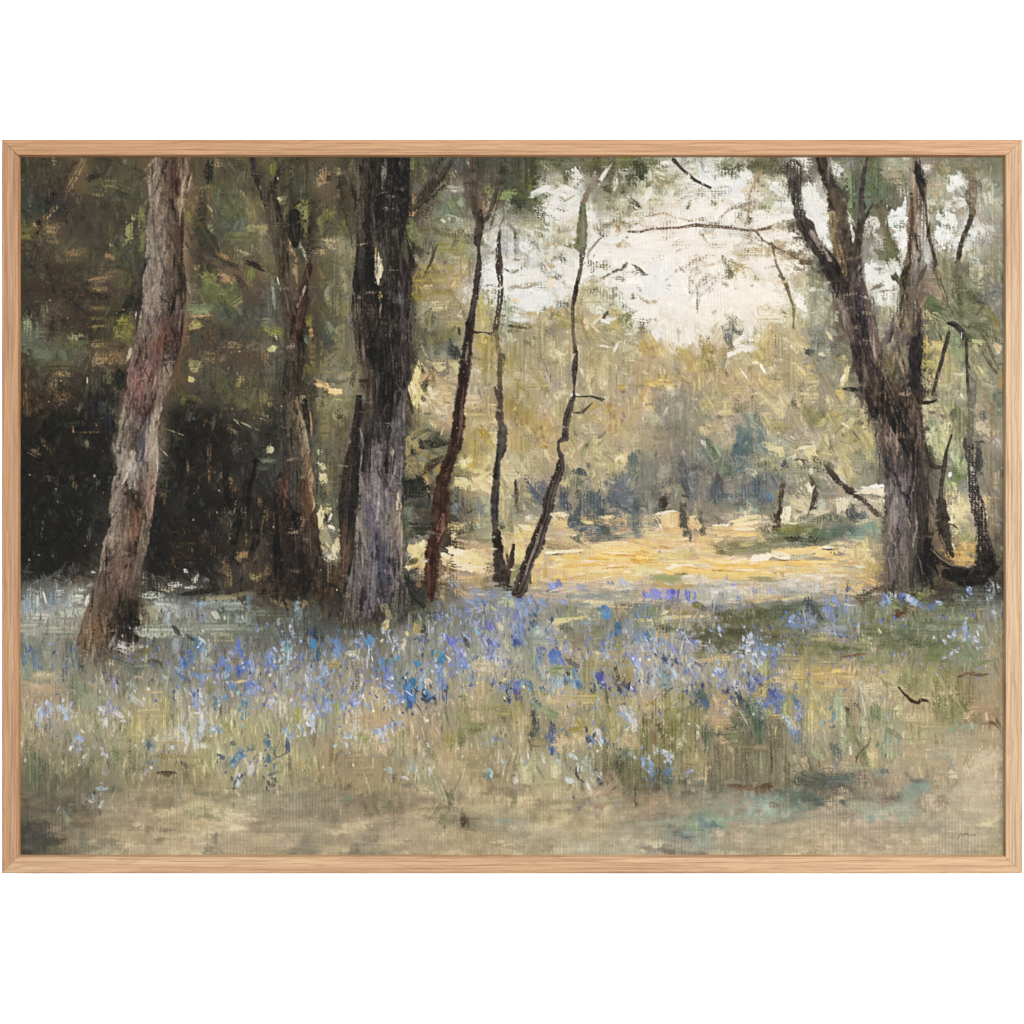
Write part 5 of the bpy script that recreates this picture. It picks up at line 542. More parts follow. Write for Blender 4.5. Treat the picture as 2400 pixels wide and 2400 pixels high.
DATA['B2'] = '''520 20 110 50 5 d8b48c i;290 90 80 50 60 b0ac90 k;30 120 60 40 90 847c58;440 130 180 120 90 7c7c58 d;530 210 150 80 90 7a7c60 v;560 90 160 80 0 8a8868 d;620 140 100 100 90 6c684c d;330 80 160 60 90 545440 v
460 300 300 120 90 6c664a v;580 330 300 70 90 60543a v;400 480 150 80 90 565a4c v;420 480 40 50 90 b8b894 i;460 560 300 120 90 565644 v;395 565 40 22 85 d8c8a8 i;435 590 60 50 60 c4b48c k;440 680 80 60 80 d8c098 i;430 670 50 70 0 ccb890 k
470 760 160 50 90 806a4c d;440 810 180 60 90 50503c v;520 700 260 40 90 4c4a34 v;500 640 200 60 90 6a5c44 v;390 700 300 16 92 4a4438;470 900 100 90 0 b09c74 d;410 970 130 60 95 d8c49c i;440 1060 90 60 60 b0a07c d;500 1045 60 24 30 ecd8c0 i;490 970 60 16 110 d8ccb4 i
440 1110 120 70 90 8a7c5c d;460 1180 130 90 60 b8a078 d;530 1210 110 60 100 d4c0a0 k;480 1280 110 60 -20 dccab0 k;560 1160 60 60 90 c8b490 k;530 1280 90 60 90 b09870 d;440 1170 60 40 90 5c5440 d
480 1400 220 140 90 3a2c20;430 1350 170 60 100 4c4034;520 1420 200 60 90 56361f d;500 1520 220 60 90 503220 d;400 1500 200 100 90 453828 v;330 1500 60 40 90 585a58 d;100 1620 220 40 25 7c7454 s;180 1600 180 60 30 5c5444;250 1700 180 60 95 6f808c k;240 1640 80 40 90 84949c k
290 1620 60 50 60 8a7058;370 1640 100 40 90 6c5c40 d;160 1740 180 80 0 646a60 v;90 1760 80 50 90 848c94 v;360 1740 160 110 90 545a58 v;450 1700 160 60 90 5c4c34 d;520 1750 120 60 0 4c4a40;40 1700 160 80 0 5f6650 v
650 690 30 60 60 6c6f44 k;680 750 90 40 40 4a4c30;650 640 60 20 50 5c6440 k;520 870 120 10 90 6c6a50
1130 60 160 80 90 d0bc90 i;1110 20 120 50 60 dcc898 i;1090 100 140 30 75 2f2822 k;1110 170 110 20 70 3a3228;1180 30 100 30 70 ccb888 k;1190 80 60 30 60 3c3628 k;1170 160 80 60 90 b8a480 k;1330 160 130 100 0 c8a898 v;1340 90 180 130 0 c0a480 v
1240 100 150 80 60 a89470 v;1160 230 200 80 90 7c7458 v;1290 250 180 120 0 a89068 d;1250 340 200 80 20 4c4838 k;1200 360 220 60 -30 82785a;1230 420 260 70 -10 33362a k;1110 480 60 40 40 282c24 k;1300 390 160 40 20 3c3a2c;1140 330 150 40 -30 8a7e5c k
1130 420 140 50 60 988c68 k;1080 430 200 40 95 988c6c k;1250 460 140 30 40 5c5840 k;1200 490 160 40 30 8c7c54 k;1100 590 220 120 80 8c7e58 v;1190 620 180 80 75 a08e60 v;1270 560 170 60 -35 483c2c k;1240 610 130 40 -40 3f3426 k;1310 600 110 40 120 98784c k
1230 720 180 60 80 a0885c v;1240 540 50 14 60 6c6048;1130 730 170 100 20 2c2e28 k;1140 780 140 120 0 343630;1080 760 120 70 90 30322c k;1170 700 90 60 40 2a2c26 k;1050 850 120 70 90 2f3130;1090 970 200 80 85 74786c k;1070 910 150 50 90 686c60 k
1160 960 160 60 5 4a3c30 d;1200 920 160 30 0 54443a;1150 1020 160 30 0 3a2a24 k;1140 870 160 40 0 3c4234;1180 1070 170 80 0 2c3026 k;1110 1100 120 80 0 3a4030 d;1060 1040 160 60 90 505a48 v;1060 1180 120 40 90 444c44 d
1150 1220 130 140 90 d8bc8c i;1180 1170 90 60 0 dcc494 k;1120 1330 140 50 -20 c8ac78 k;1080 1340 60 40 90 e0c898 i;1110 1310 100 40 -20 5c5440 k;1190 1330 60 80 90 c8ac7c k;1120 1400 140 80 0 4a4a3c v;1090 1500 200 90 80 30362e v;1170 1420 120 60 0 605440 d;1150 1580 240 80 75 2c2e2c v
1200 1500 130 50 80 3a3428;1070 1600 200 60 90 34403a v;1160 1480 60 40 60 806a48 d;1230 1600 160 40 90 6a5a40 d;1210 1700 150 40 100 54605c v;1170 1740 100 20 70 888c94 k
1500 280 240 180 90 a89460 v;1600 180 200 160 0 b49c70 v;1560 80 180 120 0 c8ae90 v;1640 340 110 70 50 b08c3c v;1690 400 120 60 60 a88c44 v;1580 420 160 90 90 a08c58 v;1520 560 80 110 60 d0bc88 k;1555 590 60 50 40 c8a450 k;1490 560 60 40 40 dcc898 i
1480 700 90 60 10 dcc89c i;1570 690 220 50 -15 ccb888 k;1530 740 160 60 10 d4c090 k;1660 750 90 50 40 e0c8a0 i;1640 660 130 30 -30 d8c494 i;1600 800 160 60 0 908264 d;1480 850 180 110 90 74726c v;1440 900 150 60 80 6c7484 v;1620 900 180 60 80 6a6a84 v;1550 900 200 90 90 7c7460 d
1510 1000 220 110 80 74685c v;1600 1000 200 100 0 948868 d;1560 1060 160 60 80 5c5c48 d;1430 1050 160 80 0 b09c74 v;1420 1120 100 60 90 c8b088 d;1600 1120 220 80 0 8c7c54 d;1500 1190 240 50 0 a89068 d
1520 1270 240 110 5 e8c898 i;1440 1230 130 50 10 f0d8b0 i;1560 1350 200 60 0 f0d4a8 i;1600 1300 130 70 0 e4c490 i;1360 1260 90 40 30 e0c8a0 i;1370 1310 90 60 20 d4b890 k;1470 1320 110 40 20 ecd0a0 i;1430 1360 130 14 20 c4a478;1640 1240 60 70 90 d8b488 k
1500 1440 340 60 0 b89c70 v;1360 1400 110 80 90 b09470 v;1420 1480 130 90 60 8a909c v;1480 1550 160 70 30 b09478 d;1590 1530 120 60 0 7a84a4 v;1400 1570 140 60 60 64645c v;1340 1550 170 60 90 8c7c5c v;1600 1450 140 90 90 a88c60 d;1660 1480 130 80 90 7c7048 v
1320 1660 160 120 60 747470 v;1310 1720 110 60 75 8a8cac v;1270 1720 60 50 90 4c508c k;1320 1740 90 40 80 7478b4 k;1420 1680 140 90 90 7c849c v;1470 1700 90 50 60 7076a8 k;1530 1690 80 40 60 6078b8 k;1560 1620 180 70 20 8488ac v;1610 1660 150 60 -10 9c98b0 k
1500 1760 80 60 90 686c9c v;1400 1760 120 60 90 888ca4 v;1660 1640 110 60 60 a4a490 d;1740 1660 110 70 40 a4a888 d;1830 1610 130 70 30 b0b094 k;1700 1560 200 60 0 7c80a0 v;1650 1600 70 40 60 6a7cb0 v;1590 1590 90 40 80 7080b4 k;1850 1560 140 80 0 8088a0 v;1880 1700 90 80 90 6c6c8c v
1620 1760 90 50 90 5c5c94 k;1690 1780 90 60 90 6c64b4 k;1790 1750 90 60 90 c0b8b0 k;1760 1700 130 40 0 8c8ca4;1850 1760 160 60 90 9498a0 v;1560 1780 90 60 90 9094a4 v
1820 740 300 160 90 ac9c6c v;1830 660 110 80 60 d0bc94 k;1880 640 90 60 30 d8c498 k;1800 900 300 100 90 b8a474 v;1850 1000 240 40 90 84745c d;1890 800 130 50 90 5c5460 d;1790 1040 60 40 90 54483c k;1810 1200 260 50 95 ccb084 v;1900 1100 160 50 90 dcc090 k;1880 1250 160 60 60 d4bc8c k
1840 1320 200 24 75 4c3a30 k;1870 1250 130 16 85 5c463c k;1800 1390 130 40 120 3c3028;1890 1380 100 60 120 8c8458 k;1840 1420 120 40 130 8c845c k;1840 1510 60 40 0 2f2a24 k;1690 1400 110 80 90 6c6440 d
1880 400 240 120 90 b0904c v;1860 150 280 140 90 a08038 v;1680 120 170 80 90 b49c78 v;1660 560 150 100 90 b8a474 v;1600 620 140 60 0 c4b080
'''
DATA['C2'] = '''470 50 60 36 0 ccc8bc i;230 300 240 200 80 b08c48 v;110 240 180 130 90 ac8438 v;60 200 160 130 90 a08240 v;160 270 90 50 60 b89058 k;90 430 180 110 90 a89050 v;260 410 180 60 60 ac7c30 d;240 440 110 40 0 a87c34;430 250 300 160 90 a8965c v;330 180 180 110 90 a89c6c v;600 130 90 60 -30 bc9440 k;740 150 110 40 80 c09444 k;600 220 140 60 0 b4944c d;760 250 300 180 90 b49454 v;900 160 240 130 90 ac945c v;1000 60 90 110 80 c09850 v;1030 110 110 40 60 ccac78 k
600 320 220 110 0 98947c v;680 330 110 80 60 8c8c80 d;850 350 200 110 90 ac9860 v;560 180 130 60 60 a89868 v;640 420 160 130 0 b0a470 v;1160 40 90 40 -20 ccc8b4 d;1150 60 160 90 60 948c74 v;1330 110 300 160 90 8c8470 v;1230 200 240 130 90 8c8874 v;1390 220 200 60 90 847860 v;1110 160 130 80 90 7c7c74 v;1080 230 110 90 0 9c9c84 k;1040 240 160 130 0 a49c80 v;1310 330 200 130 90 7c7868 v;1180 350 260 180 0 8a806c v;1000 350 180 100 0 a4946c d
880 300 140 80 60 a8986c v;1200 420 160 90 90 84806c v;1350 420 200 110 90 8a806c v;1000 430 200 130 0 9c8c70 d;1060 520 200 130 0 8f846c d;920 560 160 90 80 64686a k;890 540 130 60 90 5c6468 k;960 640 240 160 90 787868 v;1120 640 260 140 90 7c7a6c v;1240 560 200 110 80 66665c v;1290 620 140 60 70 5c5c60 k;1300 720 160 60 80 504c5c k;1220 700 110 60 0 606064 v;1050 720 200 110 0 787464 d
1480 120 200 130 60 b4a068 v;1600 130 200 130 0 b8a070 v;1610 180 110 60 0 ccb480 k;1700 150 110 60 60 7c7458 d;1730 130 160 60 30 847854 d;1640 220 200 60 0 908470 d;1580 210 160 30 0 7c7060 d;1500 290 200 90 0 b8a070 v;1450 320 110 60 60 c0a880 k;1580 310 160 90 0 a4946c d;1500 370 160 60 0 8c8468 d;1490 400 110 60 60 647068 d;1440 410 60 40 60 c8c4bc k;1560 470 200 130 60 75806c v;1500 500 160 90 60 6c7868 v;1620 410 130 110 60 a09c7c v
1790 250 240 160 60 748074 v;1740 330 180 110 90 5c6c6c v;1850 300 160 110 60 6f7c74 v;1760 440 160 130 60 54646c v;1700 420 130 60 110 5c6a74 k;1800 480 130 80 40 58625c v;1870 460 130 110 0 64684c v;1880 400 110 60 0 707454 v;1700 560 260 110 110 5c6664 v;1580 600 240 110 100 6c7264 v;1640 640 200 90 100 54604f v;1780 600 200 110 0 8c8c7c d;1720 600 110 30 0 505c64 d;1830 640 90 60 60 b8b4a4 d;1880 540 160 40 -10 b0a478 d;1870 580 130 60 0 8c8868 d
1520 680 110 110 80 a08464 d;1560 680 160 40 75 4c4848 k;1530 780 160 90 90 445468 v;1600 800 200 60 0 4c5460 v;1640 740 200 110 90 7c7474 v;1760 750 240 110 90 6c6c78 v;1840 760 160 60 90 505c74 v;1740 680 160 80 0 8a8478 d;1430 700 200 130 90 84786c v;1450 800 160 90 90 787474 v;1600 860 260 60 0 646c64 d;1700 890 260 60 0 747460 d;1560 900 240 40 0 808068 d;1760 860 160 40 0 5c6458 d
520 630 110 60 20 404c50 k;480 620 60 40 0 344448 k;580 580 70 50 60 445454 k;560 430 60 24 -50 4c5040 k;620 530 200 160 80 b4a470 v;540 470 130 60 100 94906a v;440 440 160 110 60 b0a06c v;450 560 200 80 60 b0a474 v;720 480 110 110 60 b8a878 v;820 540 120 130 80 dcb884 k;800 540 60 30 50 c8a060 k;790 530 90 20 -30 e8d8b0 i;760 600 160 110 90 b0a06c v;640 680 200 130 80 ac9c74 v;680 740 130 90 80 b8a878 v;740 640 90 60 60 988c64 d
400 640 130 80 90 908464 v;520 720 200 60 95 8c8464 v;480 700 160 60 100 64685c d;430 720 200 50 80 7c7860 v;560 780 200 80 90 7c7c70 v;470 820 200 40 70 90886c k;490 790 90 30 90 4c4a44 k;400 720 60 60 60 c0ac78 k;370 700 80 40 60 b0a070 k
200 760 160 110 60 54586c v;130 760 130 90 40 505468 k;230 740 110 90 60 605c68 v;120 820 80 60 60 b4a478 k;80 730 110 60 40 a89474 k;60 640 160 60 0 c0ac84 k;20 660 80 50 0 d0b894 k;150 600 90 60 90 8c7c60 d;200 560 130 60 50 a89868 v;100 560 160 60 90 b8a884 v;30 820 200 24 85 40362e k;60 920 260 60 85 8c7c64 v;190 850 130 90 60 64646c v;130 880 110 80 60 7c7468 d
760 760 170 130 80 646474 v;800 800 160 90 60 545468 v;850 720 160 110 80 70747c v;740 850 90 40 60 50546c k;380 830 160 80 80 54545c v;400 870 130 60 60 505468 k;620 860 200 130 100 505c60 v;560 900 160 60 100 646868 k;660 900 160 60 80 444c58 v;640 820 160 60 80 5c6464 v;690 800 110 24 70 7c7c74 k;550 930 110 60 60 8c8074 d;490 960 160 50 85 545c60 k;510 880 100 24 90 4c5460 k
880 870 160 130 40 6f7474 k;900 830 130 60 0 7c8080 k;940 880 130 60 90 646c6c k;860 910 160 24 35 4c5458 k;930 980 180 50 95 5c6c6c k;940 1040 130 60 92 646c6c k;970 850 130 40 100 50545c k;1020 860 160 90 90 747468 v;1000 810 160 90 90 84806c v;1140 810 160 60 90 4c3c30 d;1140 880 110 60 90 44382f k;1160 770 110 40 0 8a7c6c d;1090 870 130 60 60 686864 d;1220 800 200 90 90 7a7a6c v;1180 760 60 40 60 a0907c d
1290 850 240 80 80 6f6c60 v;1260 860 110 60 90 807870 d;1270 750 160 20 45 7c7c50 k;1310 780 130 16 70 4c5058;1290 980 200 70 88 4c4a40 k;1320 1080 160 80 85 6c6c60 v;1340 1100 90 30 80 505450 k;1300 1020 160 50 85 54544c k;1420 880 200 60 90 8c8070 v;1420 1010 180 40 85 5c5a50 k;1440 1070 90 40 80 646454 k;1410 960 110 40 85 74705c d;1380 900 160 40 90 98886c v
360 950 120 40 5 e8d4b0 i;350 1000 200 110 30 d8b47c v;380 1020 200 80 0 ccac74 d;310 950 80 30 0 dcc494 i;120 1060 130 60 10 dcbc80 k;100 1050 110 30 20 e8d0a0 i;150 990 160 60 0 c0b08c d;120 970 90 60 0 d4c8b0 d;80 1110 160 60 0 d4b478 k;60 1180 200 60 90 c8ac7c v;40 1230 110 60 60 dcc890 k;70 1250 80 60 90 d0bc84 k
440 1010 110 60 90 485460 k;500 1050 160 90 90 4c5860 k;470 970 80 50 60 586060 d;580 1000 100 50 10 ccac70 k;570 1010 90 24 10 e0c084 k;640 1010 70 24 -40 54645c k;620 1070 240 80 10 56626a v;690 1060 130 50 50 48545c k;770 1000 240 60 0 d0a874 v;740 970 160 30 -5 e0b880 k;820 1040 160 60 0 b89470 d;780 1050 110 50 60 686864 d;700 970 80 20 0 e8c890 i;860 960 130 40 0 a89c7c d;720 1080 90 40 80 5c5c4c k
560 1110 200 40 0 74746c d;450 1090 160 60 0 b0a07c d;700 1130 240 40 -5 74746a k;900 1110 240 30 0 84867c k;480 1140 130 30 30 6c685c k;340 1160 240 60 5 b49870 v;360 1200 260 50 8 a08c68 v;420 1210 160 40 -3 a88c68 k;1020 980 130 80 0 b4a484 d;1000 1050 130 60 0 c8b088 d;1070 1100 200 60 0 ccb488 k
1170 970 160 60 -10 e0b884 i;1160 935 140 24 -8 f0dcb4 i;1190 1010 160 60 -5 e0b480 k;1180 1060 150 50 -5 d4a874 k;1110 1020 100 12 65 f0e4cc i;1100 1000 40 40 60 7c6c54 k;1230 960 60 60 0 d8ac74 k;1160 1130 240 30 0 d8b480 k;1240 1080 60 60 60 d4ac78 k;1380 1030 80 110 80 d8b080 k;1370 990 60 60 80 e0bc88 k
780 1170 200 30 -3 f0d4a4 i;700 1180 240 24 -6 e8c490 i;850 1180 130 20 15 e4c08c i;640 1190 110 30 -15 e0c494 k;560 1200 90 50 -20 b8a078 d;960 1190 160 30 15 e0bc80 k;920 1150 160 40 15 b0946c d;1000 1160 200 30 10 dcb47c k;1100 1190 160 24 15 e4b878 k;1200 1170 200 40 5 dcb080 k;1160 1200 110 14 15 b88c54 k
820 1250 460 120 2 e4b068 i;740 1290 300 40 0 e8bc7c i;820 1220 300 20 -2 ecc48c i;650 1280 200 30 2 e0a85c i;900 1260 260 14 2 d49850 k;780 1240 260 14 3 f0cc94 i;980 1290 130 80 0 dca454 i;1020 1230 90 50 20 d0a060 k;1000 1210 110 30 20 e4b878 i
400 1230 260 24 -3 ecd4a0 i;440 1270 160 40 5 e0ac60 i;360 1290 200 40 15 d8b070 k;470 1300 110 30 10 e0b878 k;540 1260 80 50 -40 d4b484 k;330 1250 130 14 -2 7c5c40 k;280 1240 110 20 -3 f0e0b8 i;370 1340 200 60 0 d8b074 v;560 1330 360 24 -2 dca660 i;700 1360 400 24 -4 f0c88c i;800 1350 260 14 -4 c89454 k;480 1370 200 40 0 e0b878 k;620 1390 260 24 -3 f0d09c i
560 1390 80 50 60 ccac80 d;750 1400 300 40 -2 dcb478 k;400 1420 130 60 90 b89c70 d;600 1430 400 50 0 d0aa70 v;350 1440 200 80 0 d0a868 v;240 1400 180 80 90 cca868 v;210 1280 160 60 100 d8b070 k;160 1440 160 60 90 d0a860 v;280 1480 160 60 0 b09c84 v;880 1430 200 50 0 d8b47c k;800 1440 160 40 0 c4ac88 d
1070 1250 140 80 0 dcb474 v;1200 1260 240 80 10 d0b478 v;1110 1225 30 24 90 7c5434 k;1360 1220 60 50 60 b0a48c k;1300 1240 160 60 0 c0ac78 d;1180 1320 200 40 -10 e4c08c i;1280 1340 260 30 5 f0d4a4 i;1100 1330 160 60 0 e0b878 k;1340 1310 200 24 5 e8c48c i;1220 1370 160 50 -5 ecc080 i;1200 1350 110 24 -20 f4dcb0 i;1240 1400 140 14 0 805030 k;1180 1390 110 30 15 e4b06c i;1400 1380 260 50 5 e4b470 i;1350 1350 160 14 10 d09c5c k
1500 1340 90 14 10 f0dcb4 i;1560 1360 110 50 5 e8bc78 i;1600 1310 300 40 5 eabc78 i;1540 1300 160 20 10 f0c890 i;1700 1300 160 24 -10 f0d4a0 i;1700 1350 360 50 0 e8b068 i;1860 1330 160 60 0 e4a860 i;1800 1300 200 24 -8 ecc084 i;1860 1270 160 40 -8 f0d8b0 i;1660 1380 260 14 2 b88848 k;1680 1400 300 40 2 e4b878 i;1850 1390 200 50 0 e4b470 i;1760 1430 360 40 0 d8ac6c k;1780 1370 200 14 0 f4d8a8 i;1560 1420 200 40 0 dcb070 k;1620 1260 130 40 -5 ccb080 d
1640 1190 240 60 -8 8a805c v;1740 1180 260 50 -8 7c7458 k;1600 1240 160 40 5 746c50 k;1700 1230 240 40 -8 8c8460 k;1850 1200 180 50 -5 807c60 v;1520 1190 110 50 20 a8946c d;1560 1220 60 40 30 686450 k;1480 1220 160 50 0 ccac74 v;1520 1130 260 50 0 dcb884 v;1430 1150 130 60 0 d4b07c v;1800 1160 180 30 -10 a4946c k
1660 1040 340 50 -3 e0b480 i;1760 1020 260 30 -6 f0cc98 i;1580 1030 130 14 0 f0e4cc i;1640 1020 60 12 -40 f0e4cc i;1560 1010 110 30 -10 7c7058 d;1540 980 160 60 30 706a54 d;1760 1060 200 24 -3 f0d4a4 i;1800 970 180 30 -5 e4c898 i;1700 1000 160 30 -10 ecc890 i;1780 1100 200 40 0 e4b474 i;1600 1090 200 50 0 d8b080 k;1560 1060 160 40 0 d0ac80 k;1650 970 200 30 -5 b0a080 d;1740 940 200 24 0 bca87c d
300 1490 110 60 60 8084bc k;350 1480 50 50 60 7478b8 k;270 1510 80 40 60 8c8cb0 d;520 1500 90 40 10 8884c0 k;460 1510 160 40 0 9c94ac d;740 1465 60 20 10 50588c k;760 1490 110 40 10 9490b4 d;850 1470 130 60 60 a8a0bc k;940 1490 160 60 0 a89ca4 v;820 1510 130 40 0 a4988c d;650 1480 240 60 0 a8988c d;360 1550 360 30 4 a8988c k;300 1530 160 20 4 706870 k;420 1530 200 14 3 b0a090 k
640 1580 240 40 6 908f8c s;480 1570 300 40 4 949498 s;800 1570 180 50 0 a09898 v;860 1530 60 40 0 6c6c8c d;840 1600 160 40 0 a89c8c d;720 1560 110 30 10 8c8c88 d;980 1610 260 80 0 b09c94 d;1000 1550 60 40 60 6c6cc4 k;1080 1540 110 50 20 7c78c8 k;1060 1570 130 40 10 7880cc k;1190 1550 110 60 90 6c68c4 k;1210 1530 60 30 60 5c58b8 k;1170 1590 90 40 90 8484c8 k;1320 1560 90 50 75 6868bc k;1250 1570 110 20 92 5c60a0 k;1260 1600 80 60 20 6c78a0 d
1375 1590 110 30 95 5c60b4 k;1380 1550 50 20 60 6c6cc4 k;1120 1610 160 50 0 b8a09c d;1000 1480 110 60 0 b8a08c v;1180 1450 260 80 0 a09c6c v;1150 1430 160 60 20 a0a070 s;1230 1440 140 60 -10 989c70 s;1300 1490 200 60 0 b89c60 s;1140 1490 160 50 10 bc9c60 s;1450 1500 260 60 0 a89c94 v;1420 1500 160 60 90 a0a0a4 v;1600 1500 200 110 90 a09ca4 v;1670 1500 110 40 80 8480c0 v;1640 1520 40 40 0 c4b8c8 k
1700 1560 130 40 90 7c80b4 v;1500 1560 200 80 90 a898ac v;1580 1590 160 60 90 98909c v;1740 1590 110 40 90 9898ac v;1800 1570 180 60 90 b4a0a8 v;1830 1530 90 40 60 8484b8 v;1880 1540 130 60 90 a89c90 v;1860 1600 200 60 0 b89c78 v;1640 1610 160 60 0 a49490 d;1480 1610 130 60 0 a89ca8 d;1700 1650 260 24 -8 a09484 k;1820 1620 180 20 -8 b8a488 k;1780 1450 260 50 0 b0a48c v;1900 1440 110 40 0 8c8c68 k
80 1570 160 60 60 808090 v;130 1600 130 60 60 7480b0 v;230 1620 90 40 40 7c84b4 k;60 1640 130 60 60 7484ac v;60 1590 50 30 60 5868a4 k;160 1680 90 90 60 707ca0 v;110 1690 90 40 90 7484b4 k;180 1660 60 50 60 5c6c90 k;390 1610 60 40 60 8088c0 k;330 1600 110 50 0 8c9098 v;300 1690 200 110 90 8a8c80 v;420 1680 200 90 90 848870 v
640 1610 200 20 6 c8b490 k;740 1640 360 20 6 bca888 k;580 1615 80 20 10 dcc8a0 i;900 1650 200 40 0 c0a488 d;540 1630 160 40 0 808888 v;700 1690 110 90 60 4c78ac k;715 1700 70 50 90 5080bc i;700 1660 60 50 60 5474b0 k;620 1700 110 80 0 787c6c v;800 1720 180 110 90 988468 d;830 1680 160 60 0 a89078 d;950 1690 110 80 80 6c7488 v;1020 1640 110 80 80 747c98 v;1080 1660 160 60 0 747058 d
1140 1640 160 60 -20 74746c v;1150 1690 90 30 -30 ccc4a0 k;1180 1660 90 40 -10 706c4c d;1290 1650 130 60 60 909078 v;1400 1640 90 60 20 74703c k;1300 1690 200 40 -5 8c8450 v;1200 1730 200 40 -5 b8ac88 k;1380 1720 240 30 -2 d0bc90 k;1480 1720 60 30 0 dcc898 i;1440 1680 160 40 0 84805c d;1000 1750 240 30 2 d0bc8c k;940 1750 60 30 30 c8b888 k;1070 1710 160 40 0 7c785c d;1570 1650 260 60 0 6c7080 d
1500 1660 160 40 0 5c6078 d;1640 1680 160 60 0 606454 v;1720 1660 160 60 60 6c6c90 v;1580 1700 200 60 0 58543a d;1760 1700 240 110 0 5f5e40 s;1860 1680 180 90 0 5a5a3c s;1650 1760 300 90 0 605c3c s;1840 1770 200 80 0 66654a s;1780 1640 110 40 -10 747484 s
420 1740 300 40 -4 d0c090 k;350 1760 240 50 -6 d8c898 i;520 1730 130 40 -4 c8b480 k;330 1780 130 30 -5 ccb888 k;200 1730 90 90 0 8c7c60 d;60 1760 130 80 0 7c80a8 v;30 1720 90 60 80 6468b4 k;60 1740 60 60 60 8484c4 k;150 1780 50 40 60 40588c i;560 1770 160 50 0 8088a0 v;640 1770 160 60 0 808480 v;800 1780 70 60 60 40688c k;870 1770 130 60 60 84889c v;1040 1790 200 60 0 8c9480 v;1200 1780 160 60 0 787858 v;1360 1780 130 40 0 8c8c60 d
'''
